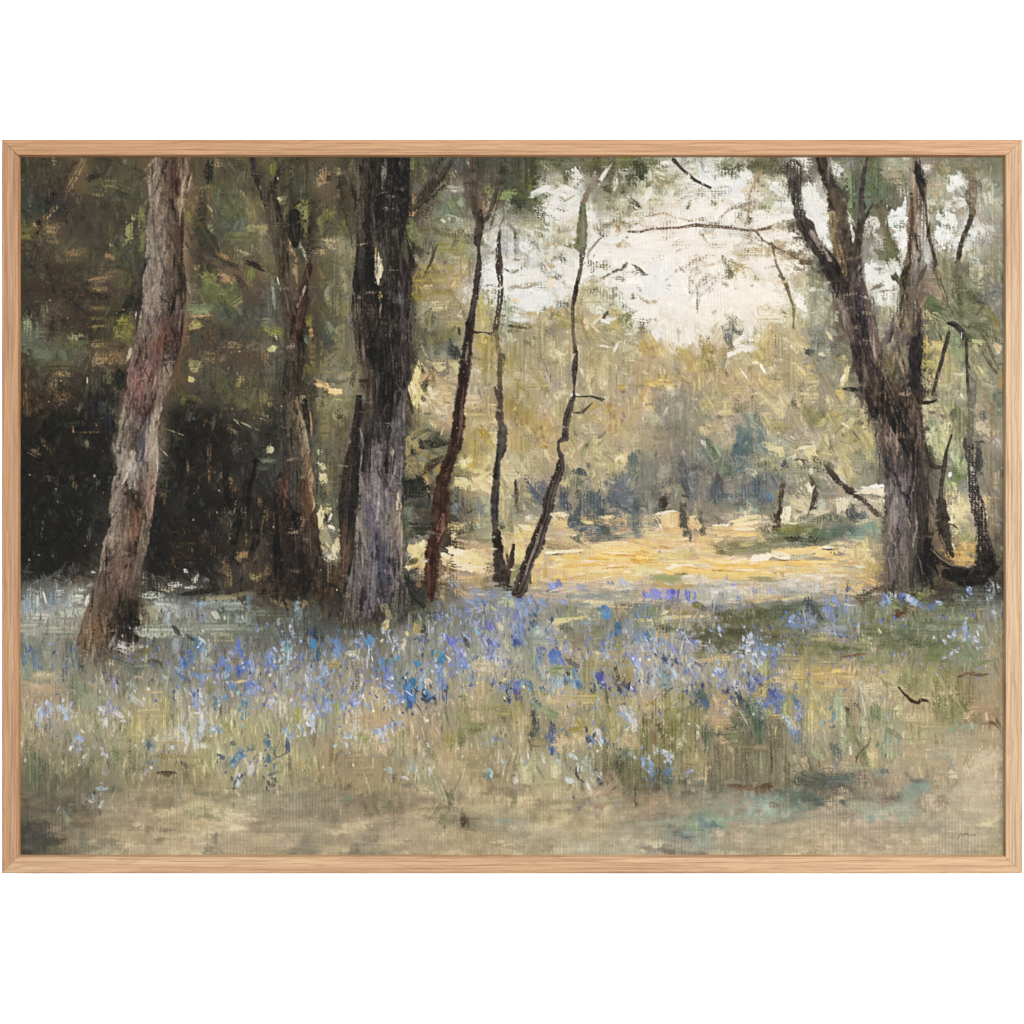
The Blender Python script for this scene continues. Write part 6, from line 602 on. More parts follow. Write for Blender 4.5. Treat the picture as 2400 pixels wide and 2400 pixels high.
DATA['D2'] = '''40 60 160 90 60 a09468 v;110 80 200 130 40 c0a878 v;200 130 160 160 60 b8a878 v;180 180 130 60 50 c8b080 k;60 200 200 110 60 8c8c78 v;40 250 160 90 60 747c6c v;30 330 130 110 60 64747c v;110 260 200 130 60 b0a070 v;180 280 160 90 0 a8985c v;240 60 160 60 60 c4b088 v;400 60 200 110 0 bca878 v;300 110 90 60 90 58544c d;310 130 60 40 60 686058 k;390 170 240 90 50 8c8850 v;430 220 200 90 60 84804c v;480 200 130 80 60 7c7c44 v;520 240 200 60 130 a89c60 v;330 240 160 90 60 a4986c v
650 40 110 60 60 c4a868 k;640 50 80 40 40 c8a444 k;660 90 160 60 60 b8a06c v;640 200 60 40 60 c49c44 k;600 190 110 60 60 b49c5c v;740 110 240 130 90 9c9478 v;820 190 160 110 80 b4a07c v;720 170 200 110 0 948c6c v;640 140 160 90 0 a49870 v;560 90 160 110 60 ac9c74 v;830 330 240 160 60 b0a070 v;840 420 200 130 60 a89c60 v;740 440 240 130 50 b0a068 v;660 350 40 24 60 6c6c44 k;760 350 60 14 50 6c6444 k;620 280 200 90 60 a89c60 v;720 260 160 60 -40 c0b080 k;640 300 110 20 130 8c8050 k
40 440 200 130 60 788080 v;60 430 130 60 60 6c7c84 v;140 450 140 60 20 c8b484 k;190 470 80 50 75 dcc488 i;90 430 90 40 20 c8b890 k;420 450 110 60 -15 c0b494 i;430 490 110 90 50 d8c08c i;450 500 60 40 60 e4c888 i;380 440 130 24 -15 dccca4 i;400 420 60 16 0 8c8468 k;290 450 90 40 85 94783f d;300 470 110 60 80 a08c60 v;500 460 200 60 110 b0a068 v;520 420 160 60 110 a49c68 v;570 460 140 60 80 7c7c50 v;580 470 90 40 70 6c7048 v;460 540 110 60 60 847c54 v;470 480 60 30 100 7c7c4c k;540 400 60 20 60 c8b884 k;640 520 200 60 60 c0ac78 v;700 520 110 60 60 c4b080 v;660 460 160 60 60 a49864 v
560 500 200 90 0 a0945c v;330 540 90 30 10 484840 k;350 570 60 30 60 d0b894 i;320 560 80 30 -10 c4b48c k;360 550 60 14 60 50503c k;240 540 130 60 60 94906c v;130 560 160 60 60 a09c74 v;60 600 200 60 -20 80845c v;220 580 60 50 60 54585c k;160 620 160 30 0 8c8c5c k;60 570 130 50 0 84845c v;400 590 260 50 5 747858 v;500 620 200 40 10 4c5040 d;560 600 110 60 60 545040 k;300 640 260 60 0 7a7c64 v;540 560 160 60 20 686c50 v
640 620 130 90 60 b8a878 v;700 600 160 80 60 c0b080 v;740 660 110 60 60 bcac70 v;740 700 90 30 60 ac9c44 k;700 680 110 24 70 ac9850 k;820 600 260 160 90 8c8870 v;860 680 200 80 90 84846c v;780 740 160 60 40 747460 d;900 600 200 60 90 7c7c64 v;800 520 160 60 0 94946c v;860 500 160 60 60 a8a070 v
80 700 260 110 90 64686c v;140 700 160 110 60 6c6c74 v;40 780 160 90 90 545c6c v;60 840 130 60 60 606470 v;110 810 60 50 60 4c6c94 k;230 720 160 90 60 706c70 v;280 760 110 80 40 6a6860 v;340 660 160 60 0 7c7c68 d;330 720 130 60 0 747464 v;200 780 200 36 97 4c3a34 k;190 900 130 30 95 443430 k;170 1000 130 60 95 4a3a30 k;160 1040 80 50 -20 3c302a k;120 980 80 30 60 5c5048 d;60 1060 130 60 30 68604c d;40 930 160 60 80 605c58 d
380 790 200 130 60 d4c0a0 v;340 840 160 80 45 c0ac90 v;420 760 110 60 60 dcc8a4 k;310 800 160 50 45 847868 d;350 780 130 10 50 6c6450 k;330 880 160 60 30 c8b494 k;240 920 80 60 100 e8dcb4 i;230 970 130 60 110 e4d8b0 i;250 940 60 24 60 f4ecc8 i;220 900 60 30 60 a8a08c d;380 920 130 90 0 c4b494 v;300 960 110 60 0 ccbc98 v;330 930 60 20 20 6c6854 k;290 1020 160 20 5 dcc89c k;260 1030 110 14 8 6c5c3c
445 740 130 40 75 403c34 k;450 800 110 50 100 4a3e36 k;430 880 160 30 110 443a34 k;420 940 60 40 120 403834 d;500 870 110 50 100 b0b4a8 k;520 870 80 30 60 a8a8a8 v;540 790 160 110 0 7c7c74 v;500 720 160 60 60 747864 v;620 680 110 40 30 b0a898 d;640 680 90 24 30 c8c0b8 d;570 890 130 60 80 9c8c78 d;600 890 110 30 90 8c7c74 v;660 860 200 60 0 ccbca0 v;680 900 140 80 80 d4c0a0 v;630 900 110 40 85 d0bca0 k;480 940 160 60 0 c0b494 v;700 840 160 40 0 d8c8ac k
580 640 160 40 45 4a4438 k;640 710 200 40 42 463c34 k;720 770 200 50 38 40362f k;780 820 110 40 30 3c342c k;840 870 160 30 40 4c443c k;900 930 130 40 50 544c3f k;960 990 130 50 60 5c5444 v;830 800 110 50 30 74706c d;860 830 130 60 40 a49894 d;880 760 200 60 -10 e4ceac i;920 740 140 24 -8 d8dce0 i;950 780 110 50 -5 e8d4b0 i;850 750 110 20 10 ccc8bc i;900 850 160 50 20 c4b49c d;950 830 90 60 60 d8c8b0 v;930 890 130 50 40 b4a490 d;760 730 110 50 40 908c78 d
740 940 160 110 60 4c4c54 v;700 950 110 60 80 4c5054 d;780 960 110 60 60 44484c v;820 950 90 40 60 606870 k;760 1010 60 60 80 4c5450 d;800 910 90 60 0 a89c88 d;560 970 200 60 0 5c6450 d;600 990 160 60 0 4c5448 d;440 1000 200 50 5 54583f d;380 980 110 40 10 70706c d;700 1020 160 50 0 68704c d;830 1010 160 50 -10 c4b898 d;780 1030 110 40 0 c8b894 d
330 1070 280 80 5 7c7c48 s;280 1060 200 60 0 888044 s;400 1050 200 60 0 707444 s;260 1100 200 60 0 687048 s;480 1080 260 80 0 5c684c s;400 1140 240 50 0 3f4836 v;300 1140 200 30 2 3c3c28 k;500 1130 160 50 0 4c5844 v;380 1180 130 30 20 505444 d;620 1070 260 90 0 627064 s;560 1110 200 60 0 5c6c5c s;740 1090 110 60 60 50645c v;820 1070 200 110 0 748880 s;860 1040 160 60 0 80948c s;800 1130 200 60 0 889484 v;900 1090 110 110 80 7c8878 v;940 1020 110 60 80 8c8c70 v
80 1110 200 60 20 8c8468 s;60 1180 160 50 0 74745c s;160 1140 160 60 0 6c6c50 s;40 1120 110 60 60 b8a478 v;100 1060 110 60 60 505040 d;200 1200 200 40 5 8c8c74 v;110 1200 240 24 -8 8c8464 v;60 1220 160 30 -8 807c60 v
300 1230 400 60 -3 e0b480 i;200 1250 160 30 10 ecd0a0 i;80 1270 160 30 -12 f0dcbc i;40 1290 130 30 -8 f0e0c4 i;130 1260 110 14 20 f0d8b0 i;220 1280 90 20 5 f4e4c8 i;520 1240 200 60 -5 e4b880 i;560 1215 110 14 0 604834 k;540 1200 100 20 0 f4e8d0 i;480 1210 130 20 -25 ecc890 i;600 1245 60 20 20 805c40 d;120 1320 260 40 0 e8b878 i;300 1300 240 14 1 9c7444 k;360 1320 300 40 2 e4ac68 i;500 1310 260 24 2 e8bc7c i;700 1320 130 20 -3 b88c54 k;640 1280 160 40 0 e0b884 k;740 1300 130 50 0 d8b48c v
200 1370 360 60 0 e0b878 v;400 1370 260 60 0 dcb070 v;100 1400 260 50 2 d8b478 v;600 1380 260 60 0 d4b07c v;500 1340 160 30 0 e8bc84 k;700 1210 240 80 0 ccb488 v;640 1180 240 60 0 b4a884 v;800 1240 160 160 90 d0b080 v;840 1180 160 90 80 b8a070 v;900 1210 160 90 80 a8906c d;930 1240 160 60 80 947c5c d;850 1300 160 110 60 d0b48c v;810 1350 130 90 60 c4a87c v;880 1350 110 90 60 b89c68 d;840 1390 110 60 60 a49058 v;900 1380 110 80 80 a8945c d;800 1420 160 80 0 ccac7c v;880 1460 160 60 20 c4a070 v;950 1350 160 50 88 9c8460 d
100 1480 260 60 0 b0a49c v;260 1470 260 60 0 b4a8a4 v;60 1440 160 40 5 a09470 k;350 1480 160 60 0 a8a0a8 v;120 1530 60 40 60 8090b8 k;100 1540 130 40 -20 9ca0b4 v;300 1540 160 60 0 a49ca0 v;440 1510 200 50 0 acA09c v;460 1500 110 40 90 b0b0c0 v;560 1490 160 60 0 b4a498 v;640 1460 130 60 60 b0a48c v;680 1500 110 60 60 c8a468 v;700 1490 60 30 90 d8a850 v;690 1540 140 24 95 40487c k;710 1510 40 24 60 50588c k;620 1540 110 50 80 a8a080 v;750 1510 110 90 60 c8ac80 v
60 1570 260 50 -5 c0a880 v;200 1590 300 40 -3 b8a080 v;380 1570 200 50 0 a8a07c v;500 1570 160 60 0 948c80 v;620 1610 130 60 60 6c74a8 v;600 1600 80 50 60 7480b4 k;540 1600 110 60 60 84889c v;660 1570 90 40 60 a8987c v;740 1560 110 50 30 c4a47c d;790 1490 110 60 -20 c0a070 v;840 1550 200 60 -20 47402f d;800 1570 160 40 -10 4c4234 d;900 1530 160 60 -20 4a3c30 d;980 1470 160 60 -40 5c4c3c d;960 1440 130 50 -40 6c5c48 d;800 1600 160 40 -10 54382c d;820 1620 60 24 -20 5c3424 k
60 1700 300 160 0 55593c s;200 1680 300 110 0 505a44 s;340 1640 260 60 0 646a60 v;160 1620 300 40 0 707468 v;60 1640 200 50 0 7c7c70 s;420 1660 130 110 90 444c54 v;400 1620 80 60 90 545c64 v;480 1720 130 60 60 404848 v;560 1680 110 60 80 7078b4 v;540 1700 90 40 60 8888b4 k;580 1720 160 50 90 747ca8 v;640 1700 160 80 90 6c7474 v;420 1740 110 50 60 707cac v;400 1770 80 40 60 8490bc k;270 1760 80 60 60 6c84c4 k;270 1740 50 30 60 5478c8 k;300 1780 60 40 60 8498c8 k;340 1740 160 60 0 646860 v
700 1660 200 90 90 8088a0 v;760 1690 200 90 90 84887c v;680 1760 260 90 0 7c8470 v;540 1780 200 60 0 707858 v;860 1680 260 110 90 747858 v;980 1590 90 60 75 6c78b0 v;1000 1600 90 50 70 7c8cbc k;1040 1570 80 60 75 a4acbc k;960 1630 60 50 80 8490b0 k;1100 1560 90 50 75 545ca8 k;1090 1590 60 50 60 444c8c k;1130 1560 60 40 60 606cb4 k;1180 1600 130 60 30 909cc0 k;1160 1580 60 40 60 a0a8cc i;1210 1620 60 40 40 8894bc k;1080 1640 160 60 60 80885c v;1050 1650 110 40 20 788054 v;1250 1640 60 40 60 747ca4 k
1350 1640 110 60 -20 4c5c9c k;1380 1620 60 40 60 7078c4 k;1390 1620 50 30 20 98a0d0 i;1330 1650 60 30 60 5460a4 k;1290 1660 60 50 80 60688c v;1620 1520 60 50 80 7c8cc4 k;1610 1510 50 30 60 98a8d8 i;1630 1540 50 40 60 687cb8 k;1600 1570 60 20 60 808cb0 v;1570 1600 90 14 75 7c98bc k;1780 1480 80 70 60 a0a4b4 k;1760 1500 60 40 60 b4b8c4 i;1770 1450 60 40 40 8c98a8 k;1790 1530 80 50 40 8c94a0 v;1770 1580 60 50 60 9098a8 k;1830 1490 60 30 60 a8a4a8 k;1520 1510 90 20 0 505850
1100 1700 200 60 -10 5a3828 v;1060 1720 110 40 -20 5c3426 k;1140 1690 60 30 -30 4c3028 k;1030 1730 60 24 0 684434 d;1180 1700 110 60 0 947860 d;1200 1670 110 60 40 a08c70 d;1000 1700 160 90 80 808468 v;920 1740 240 90 80 787c5c v;1300 1720 260 90 0 747a58 v;1450 1660 260 110 0 6f7454 v;1550 1740 260 110 0 6c7454 v;1700 1680 200 110 0 7a7c60 v;1680 1720 130 60 0 948468 d;1780 1720 110 80 90 888490 v;1800 1690 60 40 60 a0a0ac v;1160 1770 260 60 0 6c7858 v;1420 1770 260 60 0 667050 v
1160 1520 260 80 0 74765c v;1250 1560 110 60 30 7c7c48 v;1310 1520 160 60 -60 68684c v;1330 1550 130 60 0 8c8468 d;1390 1570 160 60 0 3f362e d;1450 1540 200 60 0 40342c d;1400 1510 200 50 0 3a3028 d;1520 1560 160 60 0 5c6450 v;1470 1490 160 50 0 4c4030 d;1450 1460 130 50 0 6a5c40 d;1480 1400 140 60 30 8c7454 d;1460 1420 110 40 0 7c6444 d;1600 1620 200 90 0 5c6450 v;1680 1540 160 90 0 54544c v;1740 1600 130 90 0 60645c v
1300 120 110 80 90 a8a484 v;1340 200 200 160 80 b0a88c v;1320 120 130 30 85 c4b890 v;1430 130 200 130 90 a8a488 v;1430 170 110 90 60 b8ac84 v;1380 260 160 110 60 8c947c v;1350 280 110 60 40 78846c v;1430 310 160 110 60 c0b88c v;1470 280 80 50 60 d0c498 k;1350 380 240 130 85 a8a888 v;1310 360 110 60 80 b4b094 v;1440 420 110 80 60 c8c094 v;1380 460 200 90 80 9c9c7c v;1420 480 90 40 60 bcb488 k;1280 250 130 50 90 9c9478 v;1330 100 70 20 -8 3c3028 k;1290 105 60 24 0 443830 k
1500 160 200 110 90 80845c v;1530 60 110 80 60 b4a888 v;1560 50 90 30 70 c4bc9c v;1500 180 60 60 60 4c4c48 k;1510 290 200 60 90 84805f v;1560 250 300 110 90 747056 v;1490 340 160 60 100 90886c v;1480 420 110 60 90 a8a484 v;1530 520 130 80 85 b0b490 v;1540 560 110 50 80 c4c89c k;1500 500 130 60 90 a0a48c v;1560 540 140 40 95 60644c v;1560 600 160 110 85 8c9474 v;1590 560 110 50 88 a0a87c v;1540 660 130 60 60 707c50 v;1520 700 90 50 60 6c8048 k;1500 720 60 40 0 a8b470 k;1470 650 30 40 0 d0d4cc i
1470 740 160 110 60 9c9c7c v;1580 720 130 60 0 646c58 d;1500 800 130 60 0 a89c78 v;1480 850 160 110 60 c8b890 v;1560 850 160 110 60 ccbc94 v;1520 920 200 110 0 d8c498 k;1470 920 130 60 75 e0d0a8 k;1560 940 110 80 60 c8b48c v;1530 1000 200 90 0 ccbc98 v;1460 1000 90 60 60 e4d4ac k;1580 1060 160 110 60 b4ac84 v;1520 1070 130 60 0 bcb08c v;1500 1100 110 60 60 a8a480 d;1600 1140 130 110 60 94946c v;1550 1170 160 60 0 bca884 d;1480 950 80 10 15 847c60 k
1590 1200 200 90 0 b8905c v;1560 1260 240 110 0 c49c60 v;1600 1300 160 60 0 c8a068 v;1530 1210 110 50 30 b08c58 d;1500 1250 110 50 50 a07c50 d;1640 1220 80 80 60 b08c50 d;1560 1320 110 40 20 bc9458 v;1490 1180 60 24 60 dcd4c0 d
1650 60 240 50 92 6c6860 k;1740 120 200 110 60 a49478 v;1680 150 200 60 90 a08c74 v;1720 210 90 50 75 504c50 k;1740 280 160 110 60 b0a088 v;1710 300 110 90 60 b8a898 v;1780 330 130 90 0 b4a080 v;1700 400 110 30 0 48403a k;1740 385 60 30 30 a89888 k;1680 520 260 80 88 50484a v;1690 600 160 60 88 4c444c k;1740 460 160 80 80 847464 v;1780 560 300 110 90 84786c v;1720 660 130 110 60 8c8070 d;1760 720 160 90 60 887868 d;1800 240 200 80 90 8c7c64 v
1750 840 130 80 60 b8a07c d;1780 830 90 60 0 c0a880 d;1760 900 130 90 70 b4a080 d;1740 960 100 50 95 ccbc94 k;1700 940 80 60 60 8c7c6c d;1800 960 300 90 88 84785f v;1820 700 300 80 90 8a7a66 v;1780 1060 200 90 90 786850 v;1800 1150 200 80 88 6c5c48 v;1840 1280 110 60 0 7c6448 d;1720 1180 110 60 60 9c7c5c d;1750 1260 260 130 90 37312b v;1800 1400 200 110 80 352f29 s;1700 1420 300 160 0 211e1c s;1620 1400 300 110 0 1f1c1a s;1560 1420 160 90 30 26211e s;1840 1380 160 50 90 5c4a38 s
'''
DATA['A3'] = '''1100 60 500 110 0 a0a498 v;1500 40 420 110 0 8e938a v;1750 60 300 110 0 7c8278 v;300 60 400 110 0 9a988e v;80 40 200 110 0 a5a29c v
100 60 160 90 0 96948c;60 260 120 90 90 5f7090 v;130 280 110 60 90 6a79a0 v;80 340 160 60 90 7a847c;220 230 120 60 90 8c9280;420 290 260 120 80 57666c v;360 360 130 80 90 5c6c78 v;470 290 160 80 80 4a4c48 d;200 400 300 80 0 a09878;160 480 280 70 5 b09478 s
200 510 260 40 5 a98c6e s;110 550 200 50 0 9a8660 s;450 480 190 160 90 757e6c v;560 480 130 60 30 a08a6c d;540 590 160 240 90 7d8470 v;180 660 100 70 90 8d97c4 k;240 650 110 40 90 98a3cc v;330 650 140 60 20 9aa6b4;360 710 80 50 90 9aa4d0 k;160 710 100 50 90 9ea4c4 v
240 770 90 20 90 5c7c88 k;160 780 60 40 90 a4a6b4;460 870 60 90 90 8b9cc4 k;440 920 110 24 90 7e90c0 k;465 955 70 24 0 7d8cc0 k;460 910 40 20 90 b09480;630 960 100 40 90 9a9cb4 k;630 980 60 20 90 b8bcc8 k;720 450 110 60 90 8a85b0 k;700 410 70 30 90 605a80 k
740 500 90 20 90 a8a4bc k;690 600 70 50 90 8492b0 v;640 660 110 60 60 9c9cb8;660 690 60 20 90 686880;700 640 120 50 90 8a8ca8 v;660 740 130 60 90 a4a8b0 v;760 700 140 60 30 a8a0b8 d;830 690 90 40 90 aaa0b4 v;790 740 70 40 0 b0b0c0;720 790 110 30 90 b4a8a4 d
590 880 60 30 50 70605c d;690 890 80 30 150 8d6f64 d;700 840 100 60 90 a89080 d;850 560 80 24 60 8c98a4;890 580 100 60 60 9c9ea0 v;870 480 60 24 60 8498a4;930 600 110 60 60 9d9c9c;1040 520 120 20 0 b09c7c;800 180 220 120 20 a09ca0 d;790 100 50 24 80 c9c4c0 i
860 170 120 24 90 b9b0ac d;920 180 60 40 0 b4a0a0 d;830 320 240 100 20 5f6464 v;950 320 180 80 0 626868 v;1040 290 130 40 20 4a423c d;960 210 90 50 0 6f6a34;760 330 100 30 30 907e5c d;700 300 60 50 30 b0967c d;800 410 130 60 90 6a6d5c;900 410 90 40 0 a98f74 d
1190 160 170 80 90 858c98 k;1130 150 160 40 95 646c64;1200 60 100 40 60 444648;1290 150 180 80 90 68746c v;1300 110 90 24 30 4a4c48;1260 310 110 60 80 4d64b0 k;1230 290 80 30 90 6478b8 k;1290 230 110 30 80 4858a8 v;1330 270 150 50 90 5d6f90 v;1240 230 60 40 60 4a4e5c
1210 360 60 30 90 8090b8;1370 160 130 50 60 4c76a0 k;1400 200 90 50 -20 5a84b4 k;1390 130 70 24 40 a4b4c4;1400 250 130 60 90 9ca4b4 v;1440 280 100 60 30 8f948c;1440 180 100 50 90 9a9c94;1540 100 220 80 0 989478 d;1560 130 160 20 0 a89c78 d
1660 180 200 50 85 5c6ab8 k;1680 230 120 40 80 4a5cb4 k;1540 290 120 40 110 5f70c0 k;1620 230 60 50 90 8a88c0;1640 290 70 70 0 78703c d;1670 360 110 60 80 4a5fb8 k;1720 320 130 40 110 5a6cbc k;1590 340 90 40 60 6c7cb4;1760 300 120 30 80 8a94c4 v;1560 390 60 50 90 8898b4
1600 480 90 60 90 5478b4 k;1760 480 160 100 90 7c8cc4 v;1720 460 90 50 70 5a6cb4 k;1680 440 130 30 -10 c0a078;1800 500 90 40 90 8890c8 v;1660 530 60 40 90 88a0a0;1560 560 70 50 90 6078a8 k;1490 600 80 30 90 4a78a0 k;1490 530 60 30 90 7890a4;1530 640 120 16 95 5c6058
1700 620 110 24 90 6488a8 k;1740 620 90 30 90 7080b4 v;1720 670 110 14 90 4f7c90 k;1450 470 90 60 90 8a8a4c;1390 410 80 60 90 7c8cbc v;1350 400 80 30 60 7080c4 k;1340 530 110 80 60 8f96b4 v;1390 540 130 60 80 b4b8c8 d;1390 600 80 50 90 b0b4c4;1330 620 60 50 0 7880c4 k
1360 610 50 30 90 8890d0;1310 520 60 20 60 5060a4;1250 410 100 30 30 5c6490;1210 560 120 40 90 aca8a0 v;1240 700 160 40 90 a098a8 v;1390 710 120 50 90 b4b0c8 d;1350 680 60 20 0 c0bccc;1370 820 140 70 90 98a0c0 v;1470 800 60 60 0 a8b8cc k;1490 820 30 14 90 7c98bc
1400 760 70 30 90 a0a8c8;1250 830 120 60 65 b0b8c4 v;1270 880 110 20 80 a8b4c4 k;1230 790 60 30 0 b0b8c4;1380 930 130 60 0 b0b0b8 d;1340 920 110 40 90 b0b4bc v;1160 940 50 40 0 a8b4c0 k;1040 880 90 40 60 b4acb4 k;1000 930 130 60 70 747c84 k;1010 970 100 50 90 8a8e8c
990 920 60 40 40 5c6c80;1110 880 80 60 90 a09a8c;1040 1030 70 30 90 7088a0;960 1130 80 30 120 8c8c9c k;640 1130 60 30 40 8c88a0;880 1010 200 130 90 7d7a50 v;860 1060 140 60 60 666848 d;740 990 180 60 90 6d7650 v;700 1080 170 40 90 757c64 v;1120 1140 110 36 0 5a4436 k
1120 1100 130 120 90 988a50;1120 1140 110 36 0 5a4436 k;1260 1130 110 50 90 6a6c4c;1290 1090 160 40 -15 887850;1260 1080 70 40 60 605c48;1280 1010 180 30 0 8a7844 d;1130 1010 200 40 0 947e3c;1170 900 160 40 0 a08a60;1580 800 130 60 60 8c8c40;1230 1200 160 30 90 8c8e70
900 780 300 120 90 a39154 v;1090 720 180 60 90 b09c60 v;1110 600 200 60 90 a49850 v;980 680 260 100 0 a09268 v;1550 1020 50 30 80 3a4a68 i;1620 910 50 40 60 585c58 i;1640 1020 130 40 130 587890 k;1690 1000 60 50 60 5070b0 k;1640 1070 90 30 100 6480a0 k;1750 1060 60 30 100 7868a0 k
1760 1100 90 50 100 b0acc8 k;1665 1180 140 50 105 a4b4bc k;1640 1200 120 20 110 44546c i;1690 1160 80 20 100 404e6c i;1600 1250 70 8 0 504848;1740 960 70 20 -10 60747c;1690 780 50 30 60 8a9c9c;1880 900 100 50 60 607480 v;1890 1030 90 40 100 4a6c90 k;1890 1210 60 30 60 3c4a58 i
620 1250 100 50 0 8ca0c0 k;560 1320 70 24 70 98a8c0 k;550 1310 60 14 70 48506c;530 1190 220 40 92 60644c;450 1240 140 100 90 6a604c d;520 1040 110 20 110 8c8c78;500 1010 60 30 110 a4a68c;120 1150 300 90 90 5d6a50 v;230 1140 240 60 90 66704f v;60 1000 200 80 90 75785a v
350 1080 240 160 90 85845c v;430 1050 240 60 90 7d7c50 v;600 1050 260 60 90 8c8a50 v;280 1330 140 50 90 5c5850 d;230 1240 150 70 90 6c6c54 v;360 1450 60 40 90 5c6c7c k;300 1410 60 12 110 98a098;460 1320 220 80 90 707058 v;500 1490 200 50 0 8a6c48 s;350 1480 160 110 90 6f7256 v
80 1500 200 110 90 5a5650;60 1390 110 60 0 6a4a3e s;170 1600 140 200 60 46484a s;110 1620 220 150 80 474b4e s;60 1690 160 60 0 50565a s;330 1610 110 60 0 7d6a54 d;460 1620 160 120 60 7c7c5e s;500 1650 60 40 60 68786c s;280 1560 160 100 0 8c7860 d
1020 1560 300 60 0 90785c s;1110 1630 120 40 0 86785c s;1450 1690 160 140 90 81806a s;1200 1590 260 30 0 a8846a d;1380 1400 30 30 0 748c80;1200 1330 140 60 90 8c8e74 s;1280 1440 60 40 0 84906f s;1500 1350 120 60 90 84866c s;1830 1330 200 60 90 908c68 v;1880 1330 180 100 90 84886a s;1900 1090 100 60 90 90906c
'''
